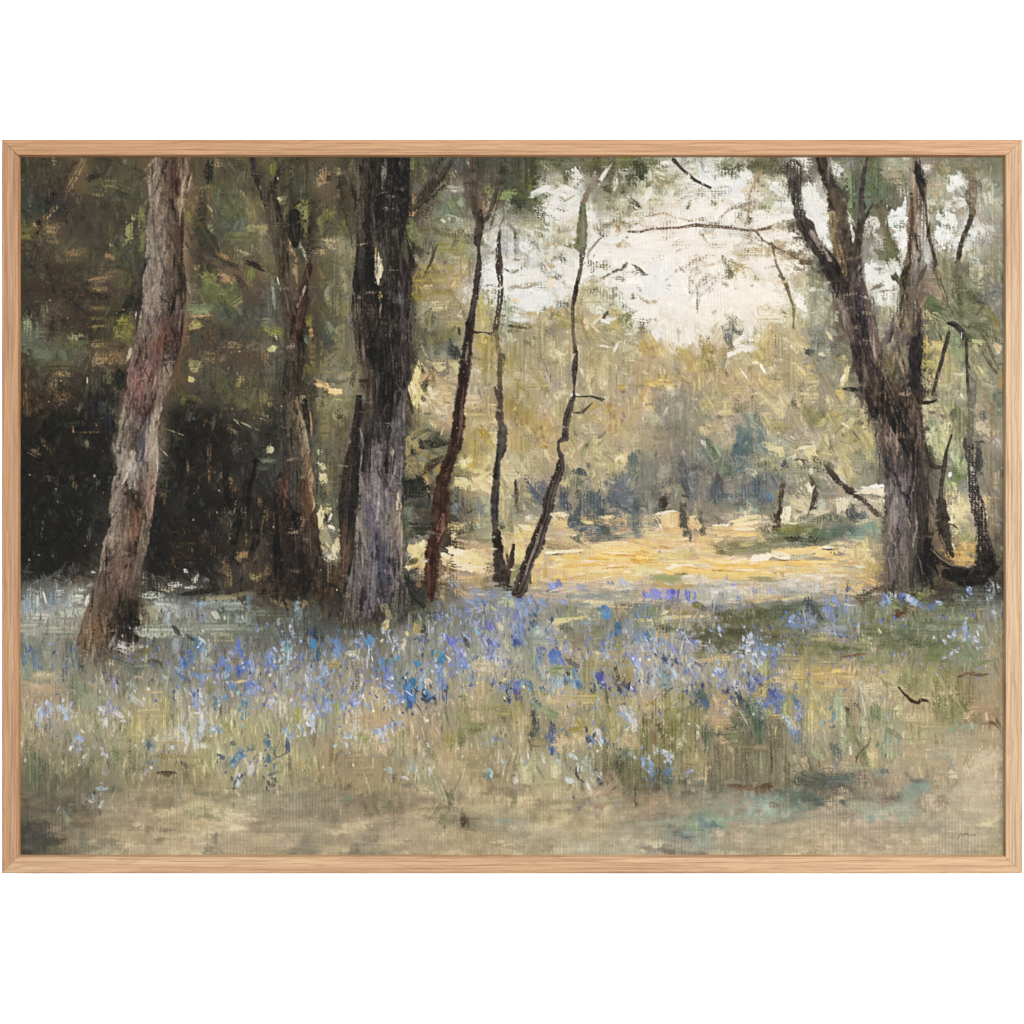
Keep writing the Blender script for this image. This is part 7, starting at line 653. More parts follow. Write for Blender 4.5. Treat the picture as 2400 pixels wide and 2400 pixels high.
DATA['B3'] = '''200 60 120 40 75 9098a8 k;190 40 80 30 80 b4b8c4 k;330 60 340 90 0 4c4f48 d;60 70 120 80 60 606860 v;360 90 110 50 90 30406c k;360 155 90 50 90 3c74a8 i;540 150 110 80 90 5c78b4 k;545 210 130 60 85 6478b0 v;520 240 90 40 90 8490bc v;700 150 120 60 30 7c84a0 v
770 140 110 50 75 5078ac k;795 120 60 30 60 5a88c0 i;780 230 200 24 95 98a4c4 k;770 300 90 14 95 b0b4c8 k;720 90 80 50 60 80849c v;890 60 90 40 80 a8acb0 k;940 120 100 20 70 a0acc0 k;910 10 90 50 90 c4b080 k;1140 50 130 80 85 a08c54 v;1200 60 130 60 75 3c3c38
1070 80 60 50 60 d8c088 i;1045 170 130 60 105 c4b4a0 i;1050 130 70 40 90 ccc0b4 k;1180 110 120 60 0 585c78 v;1160 90 60 30 0 9090b0 d;1280 150 240 90 90 747c78 v;1240 30 140 60 90 989ca8 v;1340 100 130 60 90 a4a8b8 v
1410 150 150 90 60 6c70c8 k;1380 120 90 40 70 5c60bc k;1440 200 110 60 60 7c80c8 k;1330 270 70 60 90 3c74a4 i;1320 230 60 24 60 5088ac;1490 260 150 90 80 7c7cc4 v;1510 320 130 100 80 7080c0 k;1510 240 60 40 60 a8a0c4 k;1440 310 90 50 90 7884b8 v
1310 350 110 60 90 7488c0 k;1320 420 130 70 85 6c80b8 v;1290 330 60 40 60 98a0cc k;1350 480 90 40 90 6070a4 v;1400 550 90 20 60 808494 k;1370 540 150 10 92 4c5068 k;1560 420 110 40 80 5c74a4 v;1500 430 140 60 90 7c8470 v;1410 480 130 50 90 949460
1150 305 60 50 60 3c78ac i;990 270 110 60 -30 5c84a0 k;880 290 130 40 70 5c7cb0 v;915 370 130 60 110 646cb8 k;920 400 80 40 100 6c74cc k;940 350 70 30 110 7484c0;960 480 90 60 30 6c80b8 k;960 520 110 60 35 6870c4 k;1010 560 110 40 75 7080c0 k;930 490 60 20 30 b0b4d0 k
940 610 100 30 0 a0a4c4 d;1010 590 90 30 90 8490c4 v
1095 470 110 60 110 4a78b4 i;1100 560 130 90 75 4c70b4 i;1085 530 90 16 35 d0ccc8 i;1130 520 160 10 88 2c3c64 k;1180 480 90 60 110 7c98b8 k;1215 440 110 60 75 b0acb4 k;1200 400 90 50 130 7c98b4 k;1240 440 60 40 50 a8a0a4 k;1220 540 110 70 65 4c74b4 i;1205 500 100 20 105 dcc4b4 i
1250 570 90 16 -35 283450 i;1200 580 80 14 20 283450 i;1190 520 70 24 100 2c4470 k;1100 620 90 30 70 3c5488 k;1110 440 60 60 60 48709c k;1130 660 60 30 60 a0a4a8;1160 640 90 10 60 4c4c58 k;1240 620 100 40 0 8c7864 d;1060 470 90 30 110 3c5c90 k
40 600 90 50 90 a8a8c8 k;40 280 150 80 80 6c7cb8 v;20 330 120 40 85 6070b4 k;50 240 80 50 60 8894bc k;160 220 200 110 90 90a0b4 v;170 190 90 40 0 68909c;400 250 110 50 80 3c5c80 k;420 310 110 40 110 a8a8a0 d;350 280 160 60 90 585c54 d;500 290 110 80 0 908440 d
520 320 110 60 0 948848 v;650 230 120 60 0 c0b4a8 d;700 290 150 60 0 a0989c d;690 400 200 60 90 605e54 d;440 380 110 70 70 7484c0 v;430 450 80 50 80 6c80c0 k;330 400 160 80 90 9498b4 v;450 350 70 50 90 8898bc;140 400 240 80 90 98a0ac v;120 450 160 14 90 585c64
290 560 80 50 60 7c88c4 k;460 580 130 60 80 7480b8 v;440 560 80 40 90 6478a8 v;400 640 80 60 60 7c84c0 k;470 640 130 60 90 848cb8 v;580 520 130 30 -50 787cb4;590 640 120 60 80 7c88b4 v;660 610 100 70 60 7c84c8 k;690 600 60 40 90 8890d0;760 620 60 50 60 8894c4 k
350 740 130 60 75 a0a8cc k;360 790 90 40 70 a8b0d0 k;330 700 110 40 100 b0b0c4 v;400 690 90 20 20 8c90b8;300 690 120 40 85 b0acac v;690 740 200 50 90 b4b0ac d;660 680 110 30 90 c0b498 k;670 770 80 20 110 b4b4c0 k;680 830 160 20 90 a4a8ac v
245 690 110 50 95 94984c k;240 710 80 30 95 8c9040;180 850 130 60 60 98a4c0 v;200 840 70 30 60 7490b4 k;170 930 90 40 90 54587c i;175 985 60 14 60 d0bc9c i;185 1060 150 24 90 68604c k;100 1010 140 14 -25 746c58;270 1080 70 30 -30 b49444 k;240 1000 260 90 90 a39464 v
20 920 70 50 60 5c7090 k;20 1040 60 40 60 486888 k;50 1140 80 30 -20 5c6474 k;25 1210 60 24 75 3c4458 i;180 530 60 60 60 8a8c58;540 680 200 60 90 8c9468 v;450 780 160 60 90 84907c v;120 640 220 120 90 a4a090 v
870 840 130 70 95 94a0cc v;840 820 90 40 60 7c88b8 k;890 880 80 30 90 a8b0d4 k;940 770 120 50 -30 6c7ab8 k;970 760 60 60 60 646cb0 k;1020 750 110 50 0 8490b4 d;910 790 60 30 -30 98a4c4;620 860 110 50 -10 9ca4c0 k;610 920 70 30 70 a4b4c0 k;610 950 50 16 60 d0b48c i
880 960 90 60 60 c8a080 k;900 950 90 30 80 c4a494;850 1010 110 60 0 7c7c70 d;600 1050 170 60 90 7c7060 d;610 960 60 20 90 a07c64;940 1110 80 50 90 98a8b4 k;1105 1070 100 40 80 8c98a4 k;1085 1120 110 24 110 a4b0b8 k;1060 1170 80 40 20 b0b4b8 k;1070 1230 120 50 0 686860 d
1225 930 90 50 80 b8bcc8 i;1200 980 80 30 110 b0b8c0 k;1240 1110 80 40 70 b4b8c8 k;1240 1140 60 20 80 c0c4d0;1260 1285 40 16 0 c8c8a8 i;1280 1220 220 100 70 8c9468 v;1350 1290 200 24 70 a0a478 k;1390 1320 150 60 80 646840 v;1080 820 130 60 90 b08c70 d;1060 830 60 40 90 80685c d;1150 860 60 30 90 a8a8ac k
1030 940 180 24 90 b0ac8c k;1100 950 240 60 90 a08c64 v;1020 900 220 110 90 94906a v;800 900 160 60 0 848a70 d;750 860 90 60 0 8c9450;690 1020 200 80 0 a0845c d;760 1120 260 130 0 98805c d;820 740 260 120 0 b09070 s;850 700 160 60 90 ac9064 v
1290 830 130 90 60 a8906c;1380 900 140 60 90 9c9c44 v;1420 860 120 40 90 88883c;1470 850 200 70 90 6c7040 v;1480 900 110 24 90 5c6038;1550 800 160 80 0 707848 v;1640 770 100 50 0 687050 d;1490 720 280 130 80 8a8c58 v;1270 1000 200 60 60 7c7c54 v
1360 1050 160 110 90 b49068 s;1340 1100 100 60 60 a8886c d;1530 970 160 60 0 a88c60 d;1600 1080 260 200 0 8c7c54 d;1700 1150 200 120 0 80744c d;1690 1140 50 40 60 608890 k;1690 1110 40 24 0 84a0a4;1720 870 90 40 60 74809c k;1690 910 80 30 0 7c8ca8 d;1800 1110 160 14 95 a8b0b0 k;1790 1040 60 24 60 98a8b0
1825 510 140 30 90 20203c i;1835 580 60 24 80 2c2c4c i;1790 500 60 60 60 7880a0;1900 500 110 50 100 4c44ac i;1910 540 80 30 70 3c3c78 k;1890 470 90 24 120 7888b4;1900 570 60 24 60 4c4c6c k;1780 740 230 24 0 8c7850 d;1790 710 80 24 60 706850;1910 750 50 24 90 504838 k
1740 640 300 60 0 908a48 v;1820 680 200 50 0 98904c;1640 500 200 140 90 a49068 v;1640 340 160 100 0 b8a08c d;1660 150 160 110 60 9494ac v;1740 170 90 60 60 6c74b4 k;1720 240 110 60 60 7c80bc v;1690 140 60 40 60 5860a0 k;1600 60 60 50 60 6c94bc k;1530 110 130 60 30 8c90b0 v
1520 150 90 40 60 4c4c58 k;1600 20 130 60 90 8084a4 v;1700 20 90 60 90 6c68b0 k;1780 30 90 60 60 c8bcb0 k;1890 130 90 60 80 6478b0 k;1900 60 90 60 60 7c84b4 v;1830 150 130 90 90 949478 v;1660 240 40 24 0 6c7080;1580 200 130 100 90 8c9480 v
440 1270 200 100 0 7c7c5c s;400 1380 300 130 0 88805c s;620 1330 80 60 0 748068 s;780 1380 200 90 60 7c6848 d;940 1370 110 90 0 68704c s;840 1410 90 30 60 604c3c d;970 1500 90 16 90 6c5848;1010 1380 130 60 90 7c6444 d;1500 1470 140 50 60 584430 d;1490 1500 80 40 80 4c3c2c k;1440 1480 60 60 0 7c5c40 d
1355 1550 60 24 80 7c6448;1560 1480 130 24 0 685840 d;1800 1500 200 60 0 7c8a84 s;1740 1520 130 60 0 8c9480 s;1720 1410 100 40 0 8c9480 d;1880 1330 100 60 90 808450 v;1900 1180 80 60 30 b0acb0 k;1900 1220 60 24 60 74747c;1600 1330 200 90 0 a88c64 s
290 1690 90 160 0 77796a s;330 1700 160 110 0 7d7e6c s;740 1660 230 70 -30 7c7864 s;680 1720 110 50 -20 74745c s;100 1660 260 110 0 a08c78 s;850 1530 160 100 0 8c7c60 s;300 1180 110 60 0 746c60 d;540 1290 60 60 90 687068 d;1240 1400 240 30 0 7c6848 d
'''
DATA['C3'] = '''40 140 90 70 60 505ca8 k;30 150 60 50 60 3c4c94 i;60 90 90 60 80 7484b4 v;70 30 110 60 90 7078a4 v;150 20 50 40 60 3c587c i;200 70 160 130 0 8c989c v;300 60 130 110 60 8c8ca8 v;290 130 90 60 60 7c80b4 k;340 40 90 60 40 c8b890 i;420 50 200 60 20 5c5c50 d;230 150 160 80 0 8c9488 v;380 110 160 60 0 948c5c v;480 130 200 120 90 7c7460 d;540 100 160 60 90 746c5c d;560 170 110 40 75 6c6c8c k;560 60 110 60 90 787470 d
620 170 110 60 60 747460 v;660 90 160 110 0 807c58 v;680 150 60 50 60 6874b4 k;800 50 130 60 95 5070a0 k;800 20 60 50 60 3c5c84 i;880 60 130 100 20 9494a8 v;850 110 110 60 0 786c5c d;930 30 110 60 90 8c8c80 v;1000 110 130 60 60 5c78a4 v;960 130 110 60 60 7890b4 v;1020 90 80 50 60 4c609c k;1020 150 110 40 60 94a0c0 k;1100 60 160 40 90 a8946c d;1090 100 110 40 90 c4a878 d;1140 100 160 60 0 b09470 d;1150 40 160 60 0 5c5440 d
1220 60 180 60 0 605c44 d;1100 160 60 50 40 7888b8 k;1140 140 90 30 60 6c7cb4 k;1200 190 110 60 70 7c78c0 k;1220 220 80 40 60 8484b4 v;1290 100 100 50 80 9494c8 k;1300 90 60 30 60 b8b4d8 i;1330 140 110 80 60 a0a0b8 d;1370 140 60 60 60 7074bc k;1340 190 110 50 60 9090a8 v;1380 120 50 30 60 8890c8;1430 60 260 130 0 5b5838 s;1440 75 30 20 0 a8a4b0 i;1500 130 160 130 0 605e42 s;1600 160 260 130 0 5c5f48 s;1700 80 220 160 0 5c5a3a s;1620 60 160 60 0 525034 s;1490 140 60 16 90 a8a8bc k
1500 200 60 40 90 8894bc k;1570 50 70 50 60 7880a4 k;1560 40 40 24 60 9ca4c4 i;1570 90 40 16 60 a4a8bc k;1450 170 70 10 0 a8a8b8 d;1800 100 80 70 60 a4a8c8 k;1850 140 110 60 60 8490bc v;1770 190 110 60 60 98a0c0 k;1800 150 60 50 60 b4b8d0 d;1870 180 90 30 60 7078b0 k;1890 230 90 50 60 a4a8cc k;1880 110 60 24 60 b0b4cc k;1730 250 60 40 40 98a4c0 k;1880 300 90 40 40 a0a8c4 k;1820 300 60 40 60 98a4b8 v;1780 210 40 24 0 c0c4d8 i
1560 270 280 60 -5 b89c70 d;1480 280 160 60 0 b4986c d;1600 260 160 50 0 c0a474 d;1450 240 200 50 0 747448 v
40 260 160 80 90 8c9484 v;140 300 280 130 90 8c947c v;220 290 200 60 70 7c8894 v;210 240 110 60 70 68789c v;310 270 140 80 80 4c68b4 k;330 290 110 110 60 5c74c0 v;340 230 70 40 60 4464b0 i;370 280 90 40 60 5c6cb8 k;400 200 60 60 60 908cb0 k;430 220 60 50 40 9c98b8 d;470 280 130 60 50 80746c d;460 310 110 40 30 5c5464 k;340 350 200 90 0 78845c v;380 370 90 40 20 9ca07c k;230 370 160 60 90 788890 v;180 310 110 30 90 6c7c94 v
410 410 110 40 100 40443c k;405 400 50 20 80 bcb8b0 i;330 450 130 60 110 88a4b4 v;290 470 110 40 90 8c9cac v;360 470 90 30 110 849cb8 k;490 430 160 60 72 5478a4 k;480 390 110 40 70 68889c k;510 470 60 24 60 446cac k;460 470 90 30 90 7c94b0 v;130 460 90 60 60 4c6484 k;150 480 90 24 80 547494 k;110 450 80 40 60 64747c v;30 510 130 40 80 5c50bc i;40 540 90 40 65 483c9c i;50 480 90 24 110 7084b4 k;25 480 60 24 60 6c70b4 k
680 450 160 70 75 3f3a8a i;660 410 90 60 60 4c44a0 i;700 480 90 40 90 34308c i;695 430 80 24 80 8078b0 k;620 470 50 40 60 44506c k;650 340 90 40 60 806864 d;720 240 110 60 90 8c8cac v;700 220 90 30 60 8088a8 k;790 380 110 30 75 484c40 k;770 430 80 40 60 54604c d;840 490 150 90 85 484880 k;880 460 100 40 100 3c3868 k;810 500 110 40 80 3a3a5c k;840 520 120 40 85 6c74a0 k;860 560 60 40 90 34345c k;920 500 80 40 75 54508c k;900 490 40 16 60 b4b4d0 i
800 180 130 60 90 94903f v;830 220 110 50 90 9c9850 v;600 320 200 90 0 908450 v;560 390 240 130 90 8a8054 v;870 350 260 110 90 8c8048 v;720 310 200 60 0 8c7c44 d;590 240 110 60 60 a0946c d;760 240 90 60 40 948464 d
930 290 130 70 60 8484c0 v;910 270 80 50 50 7c7cc8 k;950 330 80 50 70 a8a8d0 k;940 400 160 40 95 8c90a8 v;1040 400 180 90 95 9494a4 v;1080 380 130 60 90 8c94b8 v;1030 440 160 40 95 5c647c v;1060 470 160 50 95 9c9cb4 v;1030 350 80 50 60 78789c k;980 190 110 130 60 9c98ac v;900 200 130 60 0 9894a4 v;1060 290 130 90 60 a09c9c d;1150 260 80 40 40 404c78 k;1160 290 60 30 60 303c5c k
1200 330 160 50 75 a4a8b0 k;1180 320 90 30 100 8490ac v;1230 390 160 60 70 8c98b0 v;1160 430 240 80 85 6c7c90 v;1150 380 160 60 90 7c8c98 v;1240 300 60 24 60 485470 k;1340 310 110 40 -50 c8c0b0 k;1370 330 160 60 75 9898a8 v;1320 350 80 40 60 7884b0 k;1380 400 80 24 60 8080a8 v;1400 310 60 20 30 5c606c;1290 430 110 50 60 a09c94 d;1220 480 110 24 -30 8c8ca0 d;1180 510 80 16 -40 585468 k
1560 370 110 80 75 8c94c4 v;1580 400 80 40 60 7c88bc k;1550 340 60 30 60 a8a8cc k;1560 460 110 60 80 8084a8 v;1640 460 130 60 75 8484a4 v;1690 480 130 50 80 a49cbc k;1680 450 60 24 80 c0b8d0 k;1630 490 90 30 90 5c5c80 v;1740 490 80 40 60 9490b4 d;1800 490 110 70 60 5c5c94 k;1810 460 60 40 60 7878a8 k;1820 410 80 40 40 8c94b0 k;1840 420 50 16 40 5c6470 k;1895 490 90 40 95 303450 i;1900 470 40 16 80 687898;1860 540 130 50 0 a89450 v
1410 560 170 100 70 465466 v;1390 600 130 60 110 3c4858 v;1460 600 130 50 75 465a80 k;1440 540 60 40 60 54605c k;1340 640 110 30 0 5c6470 d;1360 530 110 40 80 707868 v;1740 600 200 60 65 485464 v;1780 640 200 40 70 40505c v;1720 560 90 40 70 384858 k;1830 640 160 80 70 6c7c74 v;1800 700 200 110 70 54665c v;1720 760 240 130 0 566448 v;1700 700 110 50 0 5c6848 v;1830 800 200 110 75 50604c v;1870 760 160 50 70 747c6c v;1750 720 130 10 60 a8a890 k;1660 850 200 60 -5 5c6644 v;1890 620 80 40 60 6870b4 k;1620 660 80 40 80 9090ac k;1600 690 60 30 60 7c7ca0 v
1560 620 140 60 0 b89070 d;1640 620 110 50 0 b09478 d;1580 560 110 60 60 a88c64 d;1570 720 200 60 0 b09060 d;1590 760 160 50 0 a88c54 d;1560 790 110 40 0 b09450 d;1620 670 90 60 0 b49880 d;1530 580 80 60 60 c0946c d
380 580 200 90 0 b0946c d;300 600 160 60 0 b49870 d;560 570 200 90 0 a89458 v;200 530 200 60 0 8c8c58 v;240 660 260 110 20 728060 v;190 620 90 50 40 5c7068 v;300 690 130 60 20 607454 v;40 640 200 110 90 98904c v;470 680 110 60 -20 808078 v;450 740 110 50 100 8c849c v;500 670 60 40 30 74746c k;510 760 120 70 60 98903f v;480 810 160 40 -15 948434 k;530 770 60 50 60 8c8438;380 700 130 60 60 b09474 d;640 650 90 60 40 7c849c v;650 680 60 40 60 70789c d
180 760 160 50 82 4a4c50 v;160 720 120 30 80 3c4448 k;150 830 200 80 85 4c5440 v;200 790 80 40 90 6c6c74 v;300 800 90 50 85 4c5060 k;310 860 130 50 80 64689c v;295 930 130 40 85 4c5ca0 k;300 960 60 30 90 4460a0 i;260 770 80 50 60 80705c d;120 720 160 40 85 b09068 d;60 750 200 110 90 a89464 v;80 860 200 60 90 a09474 v;200 900 160 60 0 8c7c4c d;170 930 140 14 0 5c5434 d
350 870 90 60 60 bc9478 d;400 860 60 50 60 c09c80 d;380 900 200 60 -10 c0a080 d;480 870 160 40 -15 b09060 d;350 940 110 60 60 b8987c d;420 840 60 40 70 6c7064 k;600 880 130 50 40 6470a0 k;640 850 110 60 60 9c9cb4 v;680 890 80 40 60 a8b0c0 k;660 910 90 24 60 c0c4c8 i;580 880 50 40 60 404c6c k;640 820 60 40 60 b4b4c0 d;700 890 60 30 80 54648c k
740 690 240 30 85 a49c58 k;760 820 240 50 88 a09858 k;780 760 160 30 85 8a8850 v;690 600 110 40 90 a8945c v;710 560 160 24 80 5c5c44 k;680 690 160 110 80 807c4c v;820 640 160 60 80 a88c74 d;870 590 160 60 80 a09468 v;900 640 200 90 90 a89c68 v;840 660 110 60 75 a4a4b0 k;880 710 150 50 60 a4b0c4 k;860 720 110 30 55 7c94bc k;920 780 130 70 80 aaacb0 v;930 750 110 40 80 b0b4c0 k;900 680 80 40 60 989cb0 v;820 610 40 20 80 9c5c48 k
1030 620 130 100 0 c09870 s;1000 590 110 60 60 b89468 d;1040 660 160 30 0 a88c58 d;1180 620 240 110 90 8c8848 v;1290 600 160 80 90 908c58 v;1100 600 160 60 0 a09450 v;1200 740 300 160 90 777438 v;1050 760 260 110 90 747038 v;1000 860 240 90 90 6c6a34 v;1250 860 260 110 90 807c40 v;1150 920 240 90 90 77743f v;1380 720 240 110 90 807c48 v;1340 900 240 80 90 8c8448 v
890 890 150 110 60 b8946c d;880 860 110 50 0 b09468 d;900 930 130 60 0 ac8c60 d;1070 870 120 40 85 7c5c40 k;1060 790 90 40 60 8c7c6c d;1130 830 60 16 60 a8a088 k;1120 820 130 24 70 5c5030 k;1070 990 60 20 90 b0b4bc k;1400 840 100 50 90 b0b4a8 k;1400 780 60 24 60 a8a8a0 d;1300 860 100 40 85 a4a490 v;1260 910 110 60 90 9c9c84 v;1170 1000 110 70 20 9ca8c0 k;1160 970 70 30 20 b4b8c4 k;1180 1040 80 30 80 8088a8 v;1140 970 40 24 60 a8b0c4 k
1470 900 160 60 90 505c4c v;1460 830 90 60 90 4c5c54 v;1520 850 130 60 0 5c6048 v;1560 880 130 60 20 b08c60 d;1600 900 110 60 0 b49068 d;1650 950 110 40 50 b09064 d;1700 920 240 40 -5 7c6c4c d;1800 940 200 60 0 746c4c v;1350 970 90 24 60 74583c k;1370 1000 130 40 60 a0846c d;1340 1060 160 90 90 ac8c60 d;1340 1120 80 40 -15 7c7cac k;1310 1130 60 30 0 8484b0 k;1430 1060 200 130 90 7c783f v;1530 1000 240 110 90 747058 v
1450 1140 160 110 90 b09468 d;1420 1180 130 60 0 b89c70 d;1450 1270 200 24 92 b8986c d;1500 1160 200 60 90 686844 v;1580 1130 240 90 90 70704c v;1680 1100 240 110 90 7c7050 v;1790 1140 260 60 90 5c5844 v;1780 1050 160 60 90 685c48 v;1870 1080 240 110 90 7c7c5c v;1650 1200 160 40 0 847858 v
850 990 110 80 60 4c5c60 v;880 1000 90 40 60 94a0a0 d;920 1010 60 40 60 b0b8b0 d;840 1050 160 60 90 5c6c6c v;860 1080 160 110 90 6c7058 v;790 1080 200 110 90 4e503c v;760 1000 130 50 80 5c5c4c v;700 1060 260 130 90 727044 v;900 1100 240 60 90 64683c v;950 1140 240 60 90 706c3c v;990 1040 110 50 50 6480b4 k;1050 1110 180 50 75 5c78a4 v;1070 1160 110 24 80 44689c k;1020 1060 60 30 60 5478b0 k;1040 1080 90 30 75 7c94b4 v
1170 1160 140 60 90 446480 v;1170 1130 90 60 90 4c6c88 k;1180 1240 160 70 90 4c5c54 v;1190 1110 60 24 60 54749c;1100 1020 160 60 90 6c6c40 v;1250 1080 200 90 90 787454 v;1260 1160 160 60 0 a08c60 d;1100 1200 160 80 90 5c5c38 v;960 1220 160 90 90 646038 v;860 1180 200 110 90 6c6c38 v;1380 1230 200 110 0 5c6450 v;1300 1240 160 90 90 5c6450 v;1520 1260 200 110 90 646854 v;1560 1290 130 60 0 5c5c4c v;1240 1240 110 80 0 807450 d
460 1010 110 60 60 a4b0b0 k;440 1000 60 40 60 98acb4 i;480 1020 60 30 60 b8c0c0 i;350 1050 60 50 60 90a8b4 k;490 1090 130 40 95 b8c4c4 k;480 1120 90 14 95 404c4c k;490 1160 80 24 60 303c3c k;520 1190 60 16 40 404848 k;430 1190 90 50 20 a8b8c0 k;410 1180 50 30 60 c8ccd0 i;570 1230 90 40 60 b8c4cc i;580 1250 60 24 60 ccd0d4 i;600 1190 110 60 60 98a08c v;550 1080 200 110 90 8c9484 v;560 1030 110 50 0 949c8c v;660 1170 90 30 55 94a8b0 k;650 1180 60 40 60 38506c i
120 1000 60 30 80 c4bcc8 i;70 1040 60 40 60 a8a0b0 k;120 1020 30 20 60 d4ccd8 i;230 1030 110 60 70 a8a894 v;210 990 90 40 90 989c7c v;160 1060 200 50 90 a4a470 v;210 1130 130 24 60 7c8068 k;20 1200 80 60 60 a8a8ac k;30 1190 40 24 60 c8c8c8 i;10 1240 60 40 60 74747c k;100 1140 240 130 90 a0a06c v;320 1120 240 130 90 a4a074 v;280 1200 200 60 0 9c9460 v
640 1280 160 60 0 b09078 d;740 1250 200 90 -20 a4845c d;760 1180 130 110 60 a08060 d;760 1260 160 24 -45 64503c d;760 1150 60 30 20 8c7460 d;600 1290 90 60 60 bca08c d;780 1290 160 60 0 a88058 d;540 1370 240 24 0 8c7048 d;440 1350 280 30 0 8c7c50 d;640 1370 60 40 80 7c7cb0 k;640 1390 90 24 110 846c80 v;620 1430 60 40 90 8c8484 k;670 1380 130 50 -15 a07040 d;660 1430 110 50 -60 a0784c v;510 1400 80 40 90 7484a0 k;520 1450 70 30 92 98a4b0 k;510 1370 60 20 60 58687c k;800 1385 60 40 40 848c94 k;860 1390 130 60 0 947c58 s
930 1310 130 14 90 3c3424 k;930 1350 40 16 60 3c3428;900 1330 110 60 0 74603c d;1000 1330 200 60 0 a07c50 s;1060 1380 260 80 -25 ac8660 s;980 1430 260 60 0 a88c64 s;1100 1310 160 80 0 a0845c d;1180 1310 160 40 60 8c6c4c d;880 1450 200 60 0 9c8460 s;1280 1400 260 160 0 868870 s;1300 1440 130 50 -30 a8906c d;1200 1430 160 60 0 8c8468 s;1240 1300 160 60 60 747860 v;1450 1310 200 60 0 7c8470 s
1780 1240 300 50 -2 7c4c34 v;1820 1250 180 50 0 80503a k;1700 1260 130 50 0 8c6048 d;1890 1250 90 40 20 744434 k;1700 1310 160 40 0 84705c s;1620 1330 200 110 0 84897a s;1850 1310 160 24 0 687c78 s;1800 1400 300 130 90 849490 s;1900 1440 110 160 90 8c9c98 s;1640 1430 200 110 0 859084 s;1500 1380 200 110 0 868a76 s
1500 1520 140 50 10 587884 s;1490 1540 130 50 0 50707c v;1540 1530 60 30 30 4c6878 v;1430 1500 110 50 60 648090 s;1420 1490 40 30 60 5c7080;1220 1465 40 24 0 74684c;1300 1610 240 50 5 5f6f74 v;1340 1640 110 40 30 4c5864 d;1200 1630 160 40 0 6c7674 d;1340 1590 160 50 0 78888a v;1160 1600 160 130 0 7f8a7e s;1200 1500 260 90 0 84907f s;1350 1700 260 80 0 8a958a s;1560 1600 200 110 0 98907c v;1450 1660 160 110 0 84908a s;1430 1740 80 20 60 687074 d
500 1500 260 160 90 a08c5c s;480 1560 60 60 60 b0946c s;300 1600 400 110 0 a39878 s;200 1440 160 200 90 a08c5c v;60 1520 160 80 0 8c9488 s;40 1600 130 110 0 8c9078 s;550 1700 300 110 0 98a08c s;800 1580 260 110 0 94947c s;860 1680 260 90 0 939a85 s;1000 1520 200 60 0 8c947c s;1700 1620 300 200 90 a08870 v;1800 1700 240 110 0 a08c70 v;1650 1700 160 60 0 8c8c78 s;740 1460 200 60 0 98946c s;820 1500 90 30 60 7c7c6c d
'''
